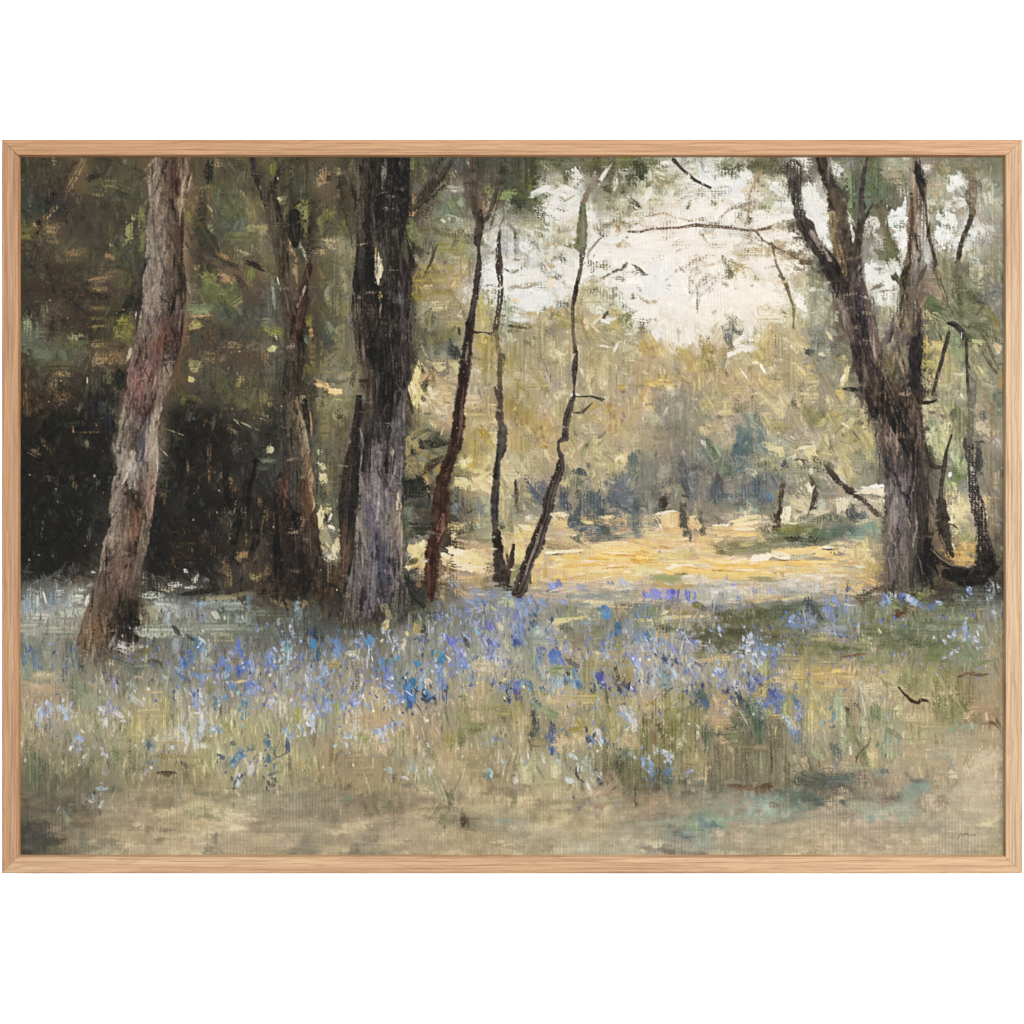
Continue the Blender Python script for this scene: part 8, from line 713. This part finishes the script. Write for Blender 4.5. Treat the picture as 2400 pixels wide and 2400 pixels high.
DATA['D3'] = '''40 90 130 110 60 6c6c74 v;60 200 130 80 60 6c7cb4 v;30 250 110 60 80 8490c0 v;65 230 60 40 60 b0b4d0 i;20 150 110 60 60 6c7cb0 k;60 50 60 30 0 a8a8b0 d;130 200 90 50 80 6478a4 v;190 210 90 50 60 8c98b0 v;160 260 110 40 90 5c6cac v;130 300 110 50 80 6c74b8 k;40 300 60 50 40 a4acd4 k;100 130 200 100 0 66643f d;150 80 260 110 0 5c5838 d;320 20 160 40 0 7484ac v;240 60 160 60 0 66664c v;340 90 130 60 20 6c6c58 v;390 30 110 50 30 747c98 v;540 60 160 110 60 8c8ca4 v;600 80 130 40 75 9498b4 v;580 110 60 24 60 5c647c k;640 40 160 60 0 808498 v
380 180 260 110 0 74784f v;330 180 130 60 60 707030 v;500 110 200 100 0 a09870 v;620 140 200 50 0 a88c70 d;560 180 260 80 0 76784c s;700 190 260 50 0 5f6744 s;800 140 200 110 0 848860 v;870 150 200 20 75 a8a48c k;900 180 60 14 70 b8a88c k;880 70 260 110 0 6a6e4c v;940 60 60 20 60 c0bc94 k;1000 150 200 110 0 6c704c s;1150 120 260 160 0 5c6248 s;1270 150 130 90 0 50604f v;1300 60 260 100 0 66705c v;1380 40 200 60 0 808878 v;1100 50 200 60 0 64705c d
340 260 160 60 0 8a7c60 d;370 290 200 50 0 8c8468 d;330 300 110 10 -10 6c7840;760 240 260 20 -5 94785c k;650 250 140 20 -10 84684c k;800 235 60 14 -20 684c3c k;590 270 60 60 60 7c8c78 v;650 300 160 24 -35 988c60 k;700 290 160 30 -20 a09868 v;800 290 160 40 60 74784c v;540 280 200 80 0 8a8854 v;930 270 300 130 0 747a50 s;250 260 200 110 0 858055 v;460 230 160 40 0 6c7048 s
1430 140 60 50 60 b8bccc i;1420 130 40 30 60 9ca8c8 k;1460 100 40 36 60 c0c4d4 i;1500 90 90 50 80 98a4b0 v;1500 110 60 20 60 7c8494 v;1520 210 50 30 30 b4b8d0 i;1490 200 60 24 30 98a0c0 k;1600 130 130 40 85 7480a8 v;1590 100 110 40 90 8890b0 v;1660 130 80 30 40 98a4cc k;1680 120 40 24 60 b0b4cc k;1640 80 90 50 80 84908c v;1470 250 90 24 80 7884a8 v;1430 260 50 24 0 98a4b8 k;1580 40 110 60 80 808cac v;1740 60 130 110 80 8c8474 v;1700 40 80 60 60 94989c v
1400 200 260 160 0 66724c s;1600 270 260 160 0 727c68 s;1700 240 200 90 20 707860 s;1750 250 110 60 -20 a0907c d;1800 220 130 60 0 9c8868 s;1620 180 160 60 60 6c7860 v;1720 300 160 40 -20 6c7448 s;1300 270 260 90 0 6c7248 s
130 420 140 30 80 70709c v;200 380 90 60 60 988c9c v;190 360 90 40 0 a48ca0 d;240 470 160 130 60 a89878 d;160 430 110 60 0 c09c80 d;220 430 90 60 60 b89478 d;80 350 200 110 90 8c9050 v;40 430 110 60 90 6468b0 k;10 440 80 40 60 5460a8 k;65 490 90 36 92 2f3a50 i;60 520 200 60 90 a89c5c v;160 560 140 90 80 4f5a9c v;150 530 90 60 60 4850a4 k;190 560 110 50 75 5c6cb0 k;110 600 130 40 -20 5c6cac v;160 660 130 60 90 6c749c v;80 620 60 40 60 5060a8 k
300 590 110 60 60 6c7860 v;320 620 100 50 80 505ca0 k;290 570 80 40 60 54688c v;340 650 90 60 90 7c80a8 v;320 700 90 50 80 8080a0 v;390 690 40 24 0 60748c k;250 620 200 60 90 98984f v;230 650 160 50 90 8c9458 v;100 680 130 80 60 94904c v;160 710 200 40 0 a8985c v;260 750 90 40 40 7c98b0 v;240 740 60 40 60 8ca8c0 k;310 830 110 80 60 7488b4 v;300 820 60 40 60 6480c8 k;330 890 110 60 80 6c7894 v;290 770 160 60 60 a89c94 d;330 880 160 110 60 606c7c d;360 930 200 110 70 68645c d
130 740 160 60 40 5a5c4c d;30 720 240 110 88 50645c v;50 820 200 80 90 46584f v;20 860 160 60 90 4c5c48 v;60 660 60 40 60 708490 v;110 800 160 90 90 8c8060 d;160 820 130 60 90 b0986c d;200 900 300 90 90 787058 v;240 1000 300 60 90 7c785c v;120 1000 340 16 90 5c4c34 k;60 1000 260 110 90 6c7054 v;40 940 160 60 0 7c7050 d;160 1100 260 110 90 7c7c5c v;240 1180 200 60 90 706c4c v
380 410 300 200 90 a49454 v;530 400 260 110 0 b89850 s;500 370 200 60 -5 bc9c4c v;630 360 160 50 -5 c09c50 v;700 400 160 60 0 b89858 v;560 480 260 60 0 b09454 v;300 400 160 90 0 b8984f v;760 390 110 16 100 a07848 k;770 350 60 14 60 b0906c k;650 460 60 24 30 94804c k;600 470 260 24 0 a88850 d;760 440 90 60 60 a0987c v;800 460 110 60 90 9c98a0 v;890 350 110 24 60 b08c64 d;910 360 60 24 60 b89470 k;850 450 160 40 40 8c7c5c d;960 430 140 30 45 74784c v;880 470 160 60 0 b8a080 d;920 520 160 80 0 ac9878 d
820 560 260 80 80 a8a890 v;850 500 110 60 0 bca890 d;900 590 110 60 0 b4a07c d;680 560 160 80 0 a8946c d;500 620 200 50 0 9c9870 d;520 610 130 24 0 8090a0 d;780 580 110 40 90 747c80 v;440 640 260 110 90 a89c54 v;410 740 300 90 90 a8a068 v;520 700 260 110 90 a49c64 v;590 760 120 30 92 5c747c v;600 690 60 20 80 5c7890 k;500 750 110 40 80 808c88 v;630 660 300 60 90 94a080 v;620 620 160 50 90 8c9c84 v
700 680 110 60 60 6c6c4c d;740 660 130 60 80 7c7450 d;770 640 90 50 60 545c4c d;760 740 160 60 90 a88c64 d;700 760 160 40 80 747c50 v;760 800 130 60 60 807c54 d;690 650 50 30 60 505440 k;660 700 200 40 90 a8ac94 v;830 820 260 60 88 a0a890 v;840 660 160 60 85 949c7c v;850 920 130 10 110 5c5c4c k;780 910 110 20 70 646448 k;740 860 200 60 80 747c4c v;700 900 160 50 85 84886c v;680 930 200 60 92 98a084 v;690 930 80 40 90 5c605c d;720 960 130 30 90 a8ac98 v
920 670 160 80 70 707c5c v;930 700 110 60 90 5c6c4c v;880 680 110 30 85 6c7860 k;960 690 200 14 92 a8a478 k;1010 720 60 24 60 608088 k;1000 760 200 110 70 94987c v;1040 830 110 50 30 747c5c k;1050 850 40 24 0 8c8c70 d;980 900 160 24 90 5c8088 v;1030 950 160 80 90 8c9c88 v;1080 930 160 60 90 7c8c84 v;1100 640 260 110 90 a49c70 v;900 870 200 110 90 a89c6c v;900 1010 260 130 90 a49c6c v;960 980 110 24 92 608480 v;880 1000 160 110 0 b09870 d
1150 560 220 110 0 9c9860 v;1080 440 200 110 60 a4a070 v;1200 460 200 160 90 7c7c50 v;1240 540 160 110 80 808048 v;1130 380 200 160 90 808458 v;1000 380 160 110 0 a89c68 v;1310 430 200 130 90 8c8c58 v;1440 390 240 130 80 707848 v;1400 450 200 110 60 7c7c4c v;1330 350 160 60 60 888c50 v;1060 500 160 60 0 a8a07c v;1320 550 260 90 0 a4986c v;1560 500 300 160 90 847c4c v;1640 500 200 130 90 8c7c50 v;1500 460 160 80 90 8c8450 v;1720 480 160 130 90 908468 s;1400 640 240 160 80 787848 v;1500 680 260 160 90 747848 v;1440 720 160 60 60 6c7050 v;1560 620 200 110 60 747444 v
1650 670 200 80 -40 b09070 d;1600 700 110 60 -40 b89878 d;1720 640 160 90 0 a08060 s;1800 680 160 110 0 9c7858 s;1680 720 130 60 0 8c7850 s;1780 760 160 30 0 8c6c50 s;1850 770 90 24 60 745438 k;1800 750 130 24 10 84644c d;1840 760 60 16 70 6c4c34 k;1780 580 200 90 60 988464 s;1820 500 160 90 80 98845c s;1860 400 700 50 90 957a58 s;1862 1100 900 46 90 9a8266 s;1862 1600 300 46 90 98815f s
1400 800 240 80 0 909070 s;1480 820 110 30 -30 74847c v;1600 790 200 60 0 84907c s;1300 760 200 60 0 a09468 v;1200 720 260 110 0 a89870 v;1640 850 40 24 60 6c6c54 k;1620 855 130 10 0 84806c;1250 880 200 16 0 84805c d;1230 905 50 14 0 ccbca4 k;1180 880 160 14 0 80805c d;1540 890 300 110 0 98947c s;1740 860 240 130 0 a0906c s;1200 960 300 160 0 a08c70 s;1380 1000 240 110 0 8c8c7c s;1420 940 240 60 0 a09480 s;1300 960 60 30 -20 b89484 d;1300 1000 60 60 80 b89880 d;1450 980 200 50 0 909484 s
1700 980 200 50 0 b09c88 d;1600 960 160 110 0 9c9478 s;1740 1040 260 130 -30 b8a08c s;1660 1120 240 110 -20 b09c88 s;1500 1080 110 60 60 909890 v;1480 1130 130 90 0 a89c8c d;1500 1160 110 50 0 b4a090 d;1400 1060 160 60 10 b09070 s;1360 1060 130 60 10 ac8c68 s;1260 1060 260 90 0 a08e70 s;1100 1060 200 110 0 9e8e70 s;1050 1120 260 110 0 a08c74 s;1380 1190 160 90 0 a8906c d;1390 1200 60 60 60 b8906c d;1400 1130 160 60 0 a49070 s;1750 1200 260 160 0 aa9c88 s
420 1080 200 110 70 606450 v;330 1130 110 60 0 b09478 d;370 1060 160 90 80 a88c6c d;500 980 200 110 60 909474 v;440 960 110 60 60 7c8468 v;600 1000 200 60 100 5c6864 v;640 1010 160 60 80 54646a v;580 940 80 50 80 646c60 v;680 1070 130 110 0 a88f68 d;560 1100 160 110 0 a8946c d;620 1080 110 40 80 687478 v;810 990 200 60 80 74784c v;770 1020 60 14 110 484c3c k;820 1040 130 60 80 6c7048 v;760 1100 200 60 0 8c9074 v
520 1180 360 110 -3 4e605c v;400 1170 200 110 20 505a48 v;640 1190 260 80 0 4c5f60 v;700 1160 130 60 0 54686c v;480 1220 260 60 5 4c5448 d;620 1230 200 50 0 465458 d;740 1200 110 60 60 747c68 d;770 1220 110 10 80 7c806c k;360 1110 110 90 60 707454 d;600 1270 200 40 0 5c605c d;940 1130 110 60 -30 6f8078 k;920 1160 90 40 0 64746c v;850 1220 160 110 0 8c8468 d;880 1280 110 60 60 747c6c d;820 1160 130 60 0 a08c70 d;980 1120 30 60 90 5c6c64
380 1310 360 90 8 50625f s;280 1330 200 110 0 54685f s;470 1360 130 60 -10 465a58 v;300 1290 200 60 0 5c6c60 s;120 1330 260 90 0 647a70 s;520 1330 60 60 0 5c6c64 d;350 1400 240 60 -8 67786e s;230 1290 60 24 30 505c4c;660 1350 60 40 60 4c5a5c k;580 1350 130 80 0 b49880 d;640 1320 160 50 0 a8947c d;560 1410 200 60 0 a8947c d;660 1280 110 60 0 b09880 d;440 1430 200 50 -10 9a8c74 d;60 1240 110 60 -5 7a4a34 v;40 1270 90 40 -20 7c4c38 k;90 1225 60 24 10 6c3c30 k
120 1420 260 160 90 879a8d s;80 1400 160 130 90 8ba094 s;60 1480 200 60 0 8f9a88 s;200 1400 160 90 60 78908a s;240 1440 110 50 -20 8c9a8c s
1190 1240 240 90 0 6f8480 s;1240 1230 160 90 60 6c8488 s;1160 1290 200 90 30 7c8c80 s;1210 1190 130 50 20 647068 s;1090 1300 60 40 60 505c54 v;1050 1330 130 50 0 5c5844 s;1100 1330 60 30 20 545444 d;1010 1320 60 40 0 6c6848 s;1280 1240 110 60 0 78908c s;1160 1370 160 90 60 808c84 s;1100 1400 300 110 0 88968a s;900 1440 300 130 0 8a988a s;1130 1470 160 60 0 86988a s;870 1360 60 24 60 6c847c v;880 1470 240 60 0 84948a s;800 1380 240 60 0 909a84 s;960 1400 50 20 60 6c7c74
1340 1380 200 160 90 b09884 d;1320 1330 110 60 0 b49c84 d;1380 1400 110 80 0 ac9884 d;1500 1330 160 110 90 a89c88 s;1420 1270 110 60 0 a4957c s;1520 1360 110 80 90 9a8f84 s;1600 1250 260 160 0 a59a86 s;1700 1400 300 160 0 a39b86 s;1600 1420 160 80 0 aa9c80 v;1420 1440 130 50 60 8e887c s;1340 1540 130 90 0 888a78 s;1380 1530 160 110 0 8c8c7c s;1280 1500 200 60 0 94907c s;1360 1460 110 80 60 90887c s
200 1550 400 90 0 a0926e s;600 1600 500 130 0 aa9270 s;900 1580 300 80 0 a8926f s;1000 1530 200 50 0 a08e68 s;500 1500 400 60 0 a09474 s;1100 1640 300 90 0 a69170 s;1250 1680 300 90 0 ac9470 s;700 1690 600 90 0 a8916e s;300 1690 400 90 0 a48e6a s;1650 1640 300 200 0 a39782 s;1550 1540 200 100 0 a39880 s
'''  # brown strips down the right edge paint in the rail's soft shade
# ---------------------------------------------------------------- scene building
EXPO = 3.9                                               # how much brighter than a white sheet the studio light is
def lin(c):
    c = np.asarray(c, np.float64); return np.where(c <= .04045, c/12.92, ((c+.055)/1.055)**2.4)
def mesh_obj(name, v, f, mat, parent=None, smooth_=False):
    me = bpy.data.meshes.new(name); me.from_pydata(v, [], f); me.update()
    if smooth_: me.polygons.foreach_set('use_smooth', [True]*len(me.polygons))
    me.materials.append(mat); o = bpy.data.objects.new(name, me); C.objects.link(o)
    if parent: o.parent = parent
    return o
# backdrop: the white wall the picture hangs on
def plain(name, col, rough):
    m = bpy.data.materials.new(name); m.use_nodes = True; nt = m.node_tree; p = nt.nodes['Principled BSDF']
    n = nt.nodes.new('ShaderNodeTexNoise'); n.inputs['Scale'].default_value = 260; n.inputs['Detail'].default_value = 3
    t = nt.nodes.new('ShaderNodeTexCoord'); nt.links.new(t.outputs['Object'], n.inputs['Vector'])
    b = nt.nodes.new('ShaderNodeBump'); b.inputs['Strength'].default_value = .06; b.inputs['Distance'].default_value = .001
    nt.links.new(n.outputs[0], b.inputs['Height']); nt.links.new(b.outputs[0], p.inputs['Normal'])
    p.inputs['Base Color'].default_value = (*col, 1); p.inputs['Roughness'].default_value = rough; p.inputs['Specular IOR Level'].default_value = .2
    return m
WALLY = .045
wall = mesh_obj('wall', [(-3, WALLY, -2.5), (3, WALLY, -2.5), (3, WALLY, 2.5), (-3, WALLY, 2.5), (-3, WALLY+.1, -2.5), (3, WALLY+.1, -2.5), (3, WALLY+.1, 2.5), (-3, WALLY+.1, 2.5)],
                [(0, 1, 2, 3), (5, 4, 7, 6), (4, 0, 3, 7), (1, 5, 6, 2), (3, 2, 6, 7), (4, 5, 1, 0)], plain('white_wall_paint', (.9, .9, .9), .7))
wall['kind'] = 'structure'
root = bpy.data.objects.new('framed_painting', None); C.objects.link(root); root.location = (0, WALLY, WZ(2047.5)); root.empty_display_size = .05
root['label'] = 'wide oil painting of a bluebell wood in a slim light oak frame'; root['category'] = 'painting'
# ---- oak rails, mitred, each a piece of its own
def oak(name, tone, seed, pale):
    m = bpy.data.materials.new(name); m.use_nodes = True; nt = m.node_tree; N = nt.nodes; L = nt.links; p = N['Principled BSDF']
    tc = N.new('ShaderNodeTexCoord'); mp = N.new('ShaderNodeMapping'); mp.inputs['Location'].default_value = (seed*3.7, seed*1.3, seed*.7)
    L.new(tc.outputs['Object'], mp.inputs['Vector'])
    def tex(scale, det, dist, sx, sz, rough=.6):
        q = N.new('ShaderNodeMapping'); q.inputs['Scale'].default_value = (sx, 1, sz); L.new(mp.outputs[0], q.inputs['Vector'])
        t = N.new('ShaderNodeTexNoise'); t.inputs['Scale'].default_value = scale; t.inputs['Detail'].default_value = det; t.inputs['Distortion'].default_value = dist; t.inputs['Roughness'].default_value = rough
        L.new(q.outputs[0], t.inputs['Vector']); return t.outputs[0]
    def ramp(f, a, b, ca, cb):
        r = N.new('ShaderNodeValToRGB'); r.color_ramp.elements[0].position = a; r.color_ramp.elements[1].position = b
        r.color_ramp.elements[0].color = (*ca, 1); r.color_ramp.elements[1].color = (*cb, 1); L.new(f, r.inputs[0]); return r.outputs[0]
    def mix(f, a, b, mode='MIX'):
        x = N.new('ShaderNodeMix'); x.data_type = 'RGBA'; x.blend_type = mode
        if isinstance(f, float): x.inputs[0].default_value = f
        else: L.new(f, x.inputs[0])
        L.new(a, x.inputs[6]); L.new(b, x.inputs[7]); return x.outputs[2]
    t = np.array(tone); base = lin(t/255)/EXPO; dark = lin(t*np.array([.70, .55, .41])/255)/EXPO; light = lin(np.minimum(t*np.array([1.06, 1.1, 1.15]), 250)/255)/EXPO
    broad = tex(9, 3, 1.2, .12, 3.2); fine = tex(70, 5, 1.4, .07, 5, .7); pore = tex(260, 4, .5, .035, 3, .7)
    c1 = ramp(broad, .38, .62, tuple(base), tuple(light)); c2 = ramp(broad, .3, .7, tuple(dark), tuple(base))
    s1 = ramp(fine, .44, .64, (0, 0, 0), (1, 1, 1)); s2 = ramp(pore, .50, .66, (0, 0, 0), (1, 1, 1))
    cathedral = N.new('ShaderNodeTexWave'); cathedral.wave_type = 'BANDS'; cathedral.bands_direction = 'Z'
    q = N.new('ShaderNodeMapping'); q.inputs['Scale'].default_value = (.22, 1, 1); q.inputs['Rotation'].default_value = (0, .035, 0); L.new(mp.outputs[0], q.inputs['Vector']); L.new(q.outputs[0], cathedral.inputs['Vector'])
    cathedral.inputs['Scale'].default_value = 55; cathedral.inputs['Distortion'].default_value = 9; cathedral.inputs['Detail'].default_value = 3; cathedral.inputs['Detail Scale'].default_value = 1.4
    s3 = ramp(cathedral.outputs[1], .80, 1.0, (0, 0, 0), (1, 1, 1))
    def sc(f, k):
        x = N.new('ShaderNodeMath'); x.operation = 'MULTIPLY'; x.inputs[1].default_value = k; L.new(f, x.inputs[0]); return x.outputs[0]
    col = mix(sc(s1, .8), c1, c2); dk = N.new('ShaderNodeRGB'); dk.outputs[0].default_value = (*dark, 1)
    col = mix(sc(s2, .75), col, dk.outputs[0]); col = mix(sc(s3, .28), col, dk.outputs[0])
    L.new(col, p.inputs['Base Color']); p.inputs['Roughness'].default_value = .55; p.inputs['Specular IOR Level'].default_value = .25
    b = N.new('ShaderNodeBump'); b.inputs['Strength'].default_value = .25; b.inputs['Distance'].default_value = .0004; b.invert = True
    L.new(s2, b.inputs['Height']); L.new(b.outputs[0], p.inputs['Normal']); return m
OX0, OX1, OY0, OY1 = 3.7, 2396.3, 326.5, 2047.5; IX0, IX1, IY0, IY1 = 42.0, 2357.0, 363.5, 2008.5
DEPTH = WALLY-.004; RECESS = .0042
def rail(side, tone, seed):
    bev = .0011; g = .00006
    if side in 'tb': Lh = (OX1-OX0)*K/2; li = (IX1-IX0)*K/2; wd = ((IY0-OY0) if side == 't' else (OY1-IY1))*K; cx, cz = (OX0+OX1)/2, (OY0 if side == 't' else OY1)
    else: Lh = (OY1-OY0)*K/2; li = (IY1-IY0)*K/2; wd = ((IX0-OX0) if side == 'l' else (OX1-IX1))*K; cx, cz = (OX0 if side == 'l' else OX1), (OY0+OY1)/2
    # profile in (across from the outer edge, depth): outer back, outer front bevel, inner front bevel, rebate lip
    prof = [(0, DEPTH), (0, bev), (bev*.35, bev*.3), (bev, 0), (wd-.0005, 0), (wd-.0001, .0002), (wd+.0015, RECESS-.0004), (wd+.0015, RECESS+.0012), (wd-.004, RECESS+.0012), (wd-.004, DEPTH)]
    v, f = [], []
    def half(a): return Lh-(Lh-li)*a/wd-g
    ns = 8
    for i in range(ns+1):
        s = -1+2*i/ns
        for a, d in prof: v.append((half(a)*s, d, -a))
    n = len(prof)
    for i in range(ns):
        for j in range(n):
            j2 = (j+1) % n; f.append((i*n+j, i*n+j2, (i+1)*n+j2, (i+1)*n+j))
    f.append(tuple(range(n))); f.append(tuple(ns*n+j for j in range(n-1, -1, -1)))
    o = mesh_obj('frame_rail', v, f, oak('oak_'+{'t': 'top', 'b': 'bottom', 'l': 'left', 'r': 'right'}[side], tone, seed, 0), root)
    o.location = (WX(cx)-root.location.x, -root.location.y, WZ(cz)-root.location.z)
    o.rotation_euler = (0, {'t': 0, 'b': math.pi, 'l': -math.pi/2, 'r': math.pi/2}[side], 0)
    import bmesh
    bm = bmesh.new(); bm.from_mesh(o.data); bmesh.ops.recalc_face_normals(bm, faces=bm.faces); bm.to_mesh(o.data); bm.free()
    return o
for sd, tone, seed in (('t', (212, 160, 110), 1), ('b', (222, 178, 130), 2), ('l', (212, 162, 114), 3), ('r', (216, 176, 130), 4)): rail(sd, tone, seed)  # rail tones: each piece's own wood, with some fall of light coloured in
# ---- the painted canvas: a fine sheet in relief, pigment held per point
paint_all(DATA, GRID)
pm = bpy.data.materials.new('oil_paint'); pm.use_nodes = True; nt = pm.node_tree; p = nt.nodes['Principled BSDF']
at = nt.nodes.new('ShaderNodeAttribute'); at.attribute_name = 'pigment'; nt.links.new(at.outputs['Color'], p.inputs['Base Color'])
nz = nt.nodes.new('ShaderNodeTexNoise'); nz.inputs['Scale'].default_value = 1800; nz.inputs['Detail'].default_value = 2
tc = nt.nodes.new('ShaderNodeTexCoord'); nt.links.new(tc.outputs['Object'], nz.inputs['Vector'])
bp = nt.nodes.new('ShaderNodeBump'); bp.inputs['Strength'].default_value = .1; bp.inputs['Distance'].default_value = .0002
nt.links.new(nz.outputs[0], bp.inputs['Height']); nt.links.new(bp.outputs[0], p.inputs['Normal'])
p.inputs['Roughness'].default_value = .75; p.inputs['Specular IOR Level'].default_value = .05
relief = HGT*.00011+np.clip(1-HGT*.5, .2, 1)*(.000035*RIB+.00002*WEFT)+.000012*GRAIN
relief = np.clip(relief, -.0001, .0009)
pig = (lin(IMG)/EXPO).astype(np.float32)
gx = ((XX+.5)/S+PX0-1200)*K; gz = (1200-((YY+.5)/S+PY0))*K; gy = RECESS-relief
PTS = np.stack([gx-root.location.x, gy-root.location.y, gz-root.location.z], -1).reshape(-1, 3).astype(np.float32); PIG = pig.reshape(-1, 3)
idx = np.arange(NH*NW).reshape(NH, NW)
QUADS = np.stack([idx[:-1, :-1], idx[1:, :-1], idx[1:, 1:], idx[:-1, 1:]], -1).reshape(-1, 4); QL = LAB[:-1, :-1].reshape(-1)
def sheet(name, sel, parent, extra=None):
    q = QUADS[sel]; use, inv = np.unique(q, return_inverse=True); q = inv.reshape(-1, 4); pts = PTS[use]; col = np.ones((len(use), 4), np.float32); col[:, :3] = PIG[use]
    if extra is not None:
        ev, ef, ec = extra; q = np.concatenate([q, np.array(ef)+len(pts)]); pts = np.concatenate([pts, np.array(ev, np.float32)]); col = np.concatenate([col, np.tile(np.array([*ec, 1], np.float32), (len(ev), 1))])
    me = bpy.data.meshes.new(name); me.vertices.add(len(pts)); me.vertices.foreach_set('co', pts.ravel())
    me.loops.add(q.size); me.loops.foreach_set('vertex_index', q.ravel().astype(np.int32))
    me.polygons.add(len(q)); me.polygons.foreach_set('loop_start', np.arange(0, q.size, 4, dtype=np.int32)); me.polygons.foreach_set('loop_total', np.full(len(q), 4, np.int32))
    me.update(calc_edges=True); me.polygons.foreach_set('use_smooth', np.ones(len(q), bool))
    a = me.color_attributes.new('pigment', 'FLOAT_COLOR', 'POINT'); a.data.foreach_set('color', col.ravel())
    me.materials.append(pm); o = bpy.data.objects.new(name, me); C.objects.link(o); o.parent = parent; return o
# the canvas has a stretcher's thickness behind its painted face
x0, x1, z0, z1 = float(PTS[:, 0].min()), float(PTS[:, 0].max()), float(PTS[:, 2].min()), float(PTS[:, 2].max()); ya, yb = RECESS+.0016-root.location.y, RECESS+.018-root.location.y
bv = [(x, y, z) for y in (ya, yb) for x, z in ((x0, z0), (x1, z0), (x1, z1), (x0, z1))]
bf = [(0, 1, 2, 3), (5, 4, 7, 6), (4, 0, 3, 7), (1, 5, 6, 2), (3, 2, 6, 7), (4, 5, 1, 0)]
canvas = sheet('canvas', QL == 0, root, (bv, bf, (.3, .26, .2)))
TREES = [((1,), 'painted pale pinkish trunk leaning at the left'), ((2,), 'painted greenish brown forked trunk'), ((3,), 'painted narrow black trunk beside the great dark trunk'), ((4,), 'painted great dark double trunk with violet bark'),
         ((5,), 'painted thin reddish trunk leaning over the bright path'), ((6,), 'painted thin upright brown trunk'), ((7,), 'painted thin crooked trunk at the edge of the clearing'), ((8, 9), 'painted big forked trunk at the right'), ((10,), 'painted slender dark stem with a curved root at the right edge'), ((11,), 'painted short dark stem beside the big forked trunk')]
for labs, text in TREES:
    o = sheet('painted_tree', np.isin(QL, labs), canvas); o['label'] = text
sg = sheet('signature', QL == 20, canvas); sg['label'] = 'small brown scrawled signature'
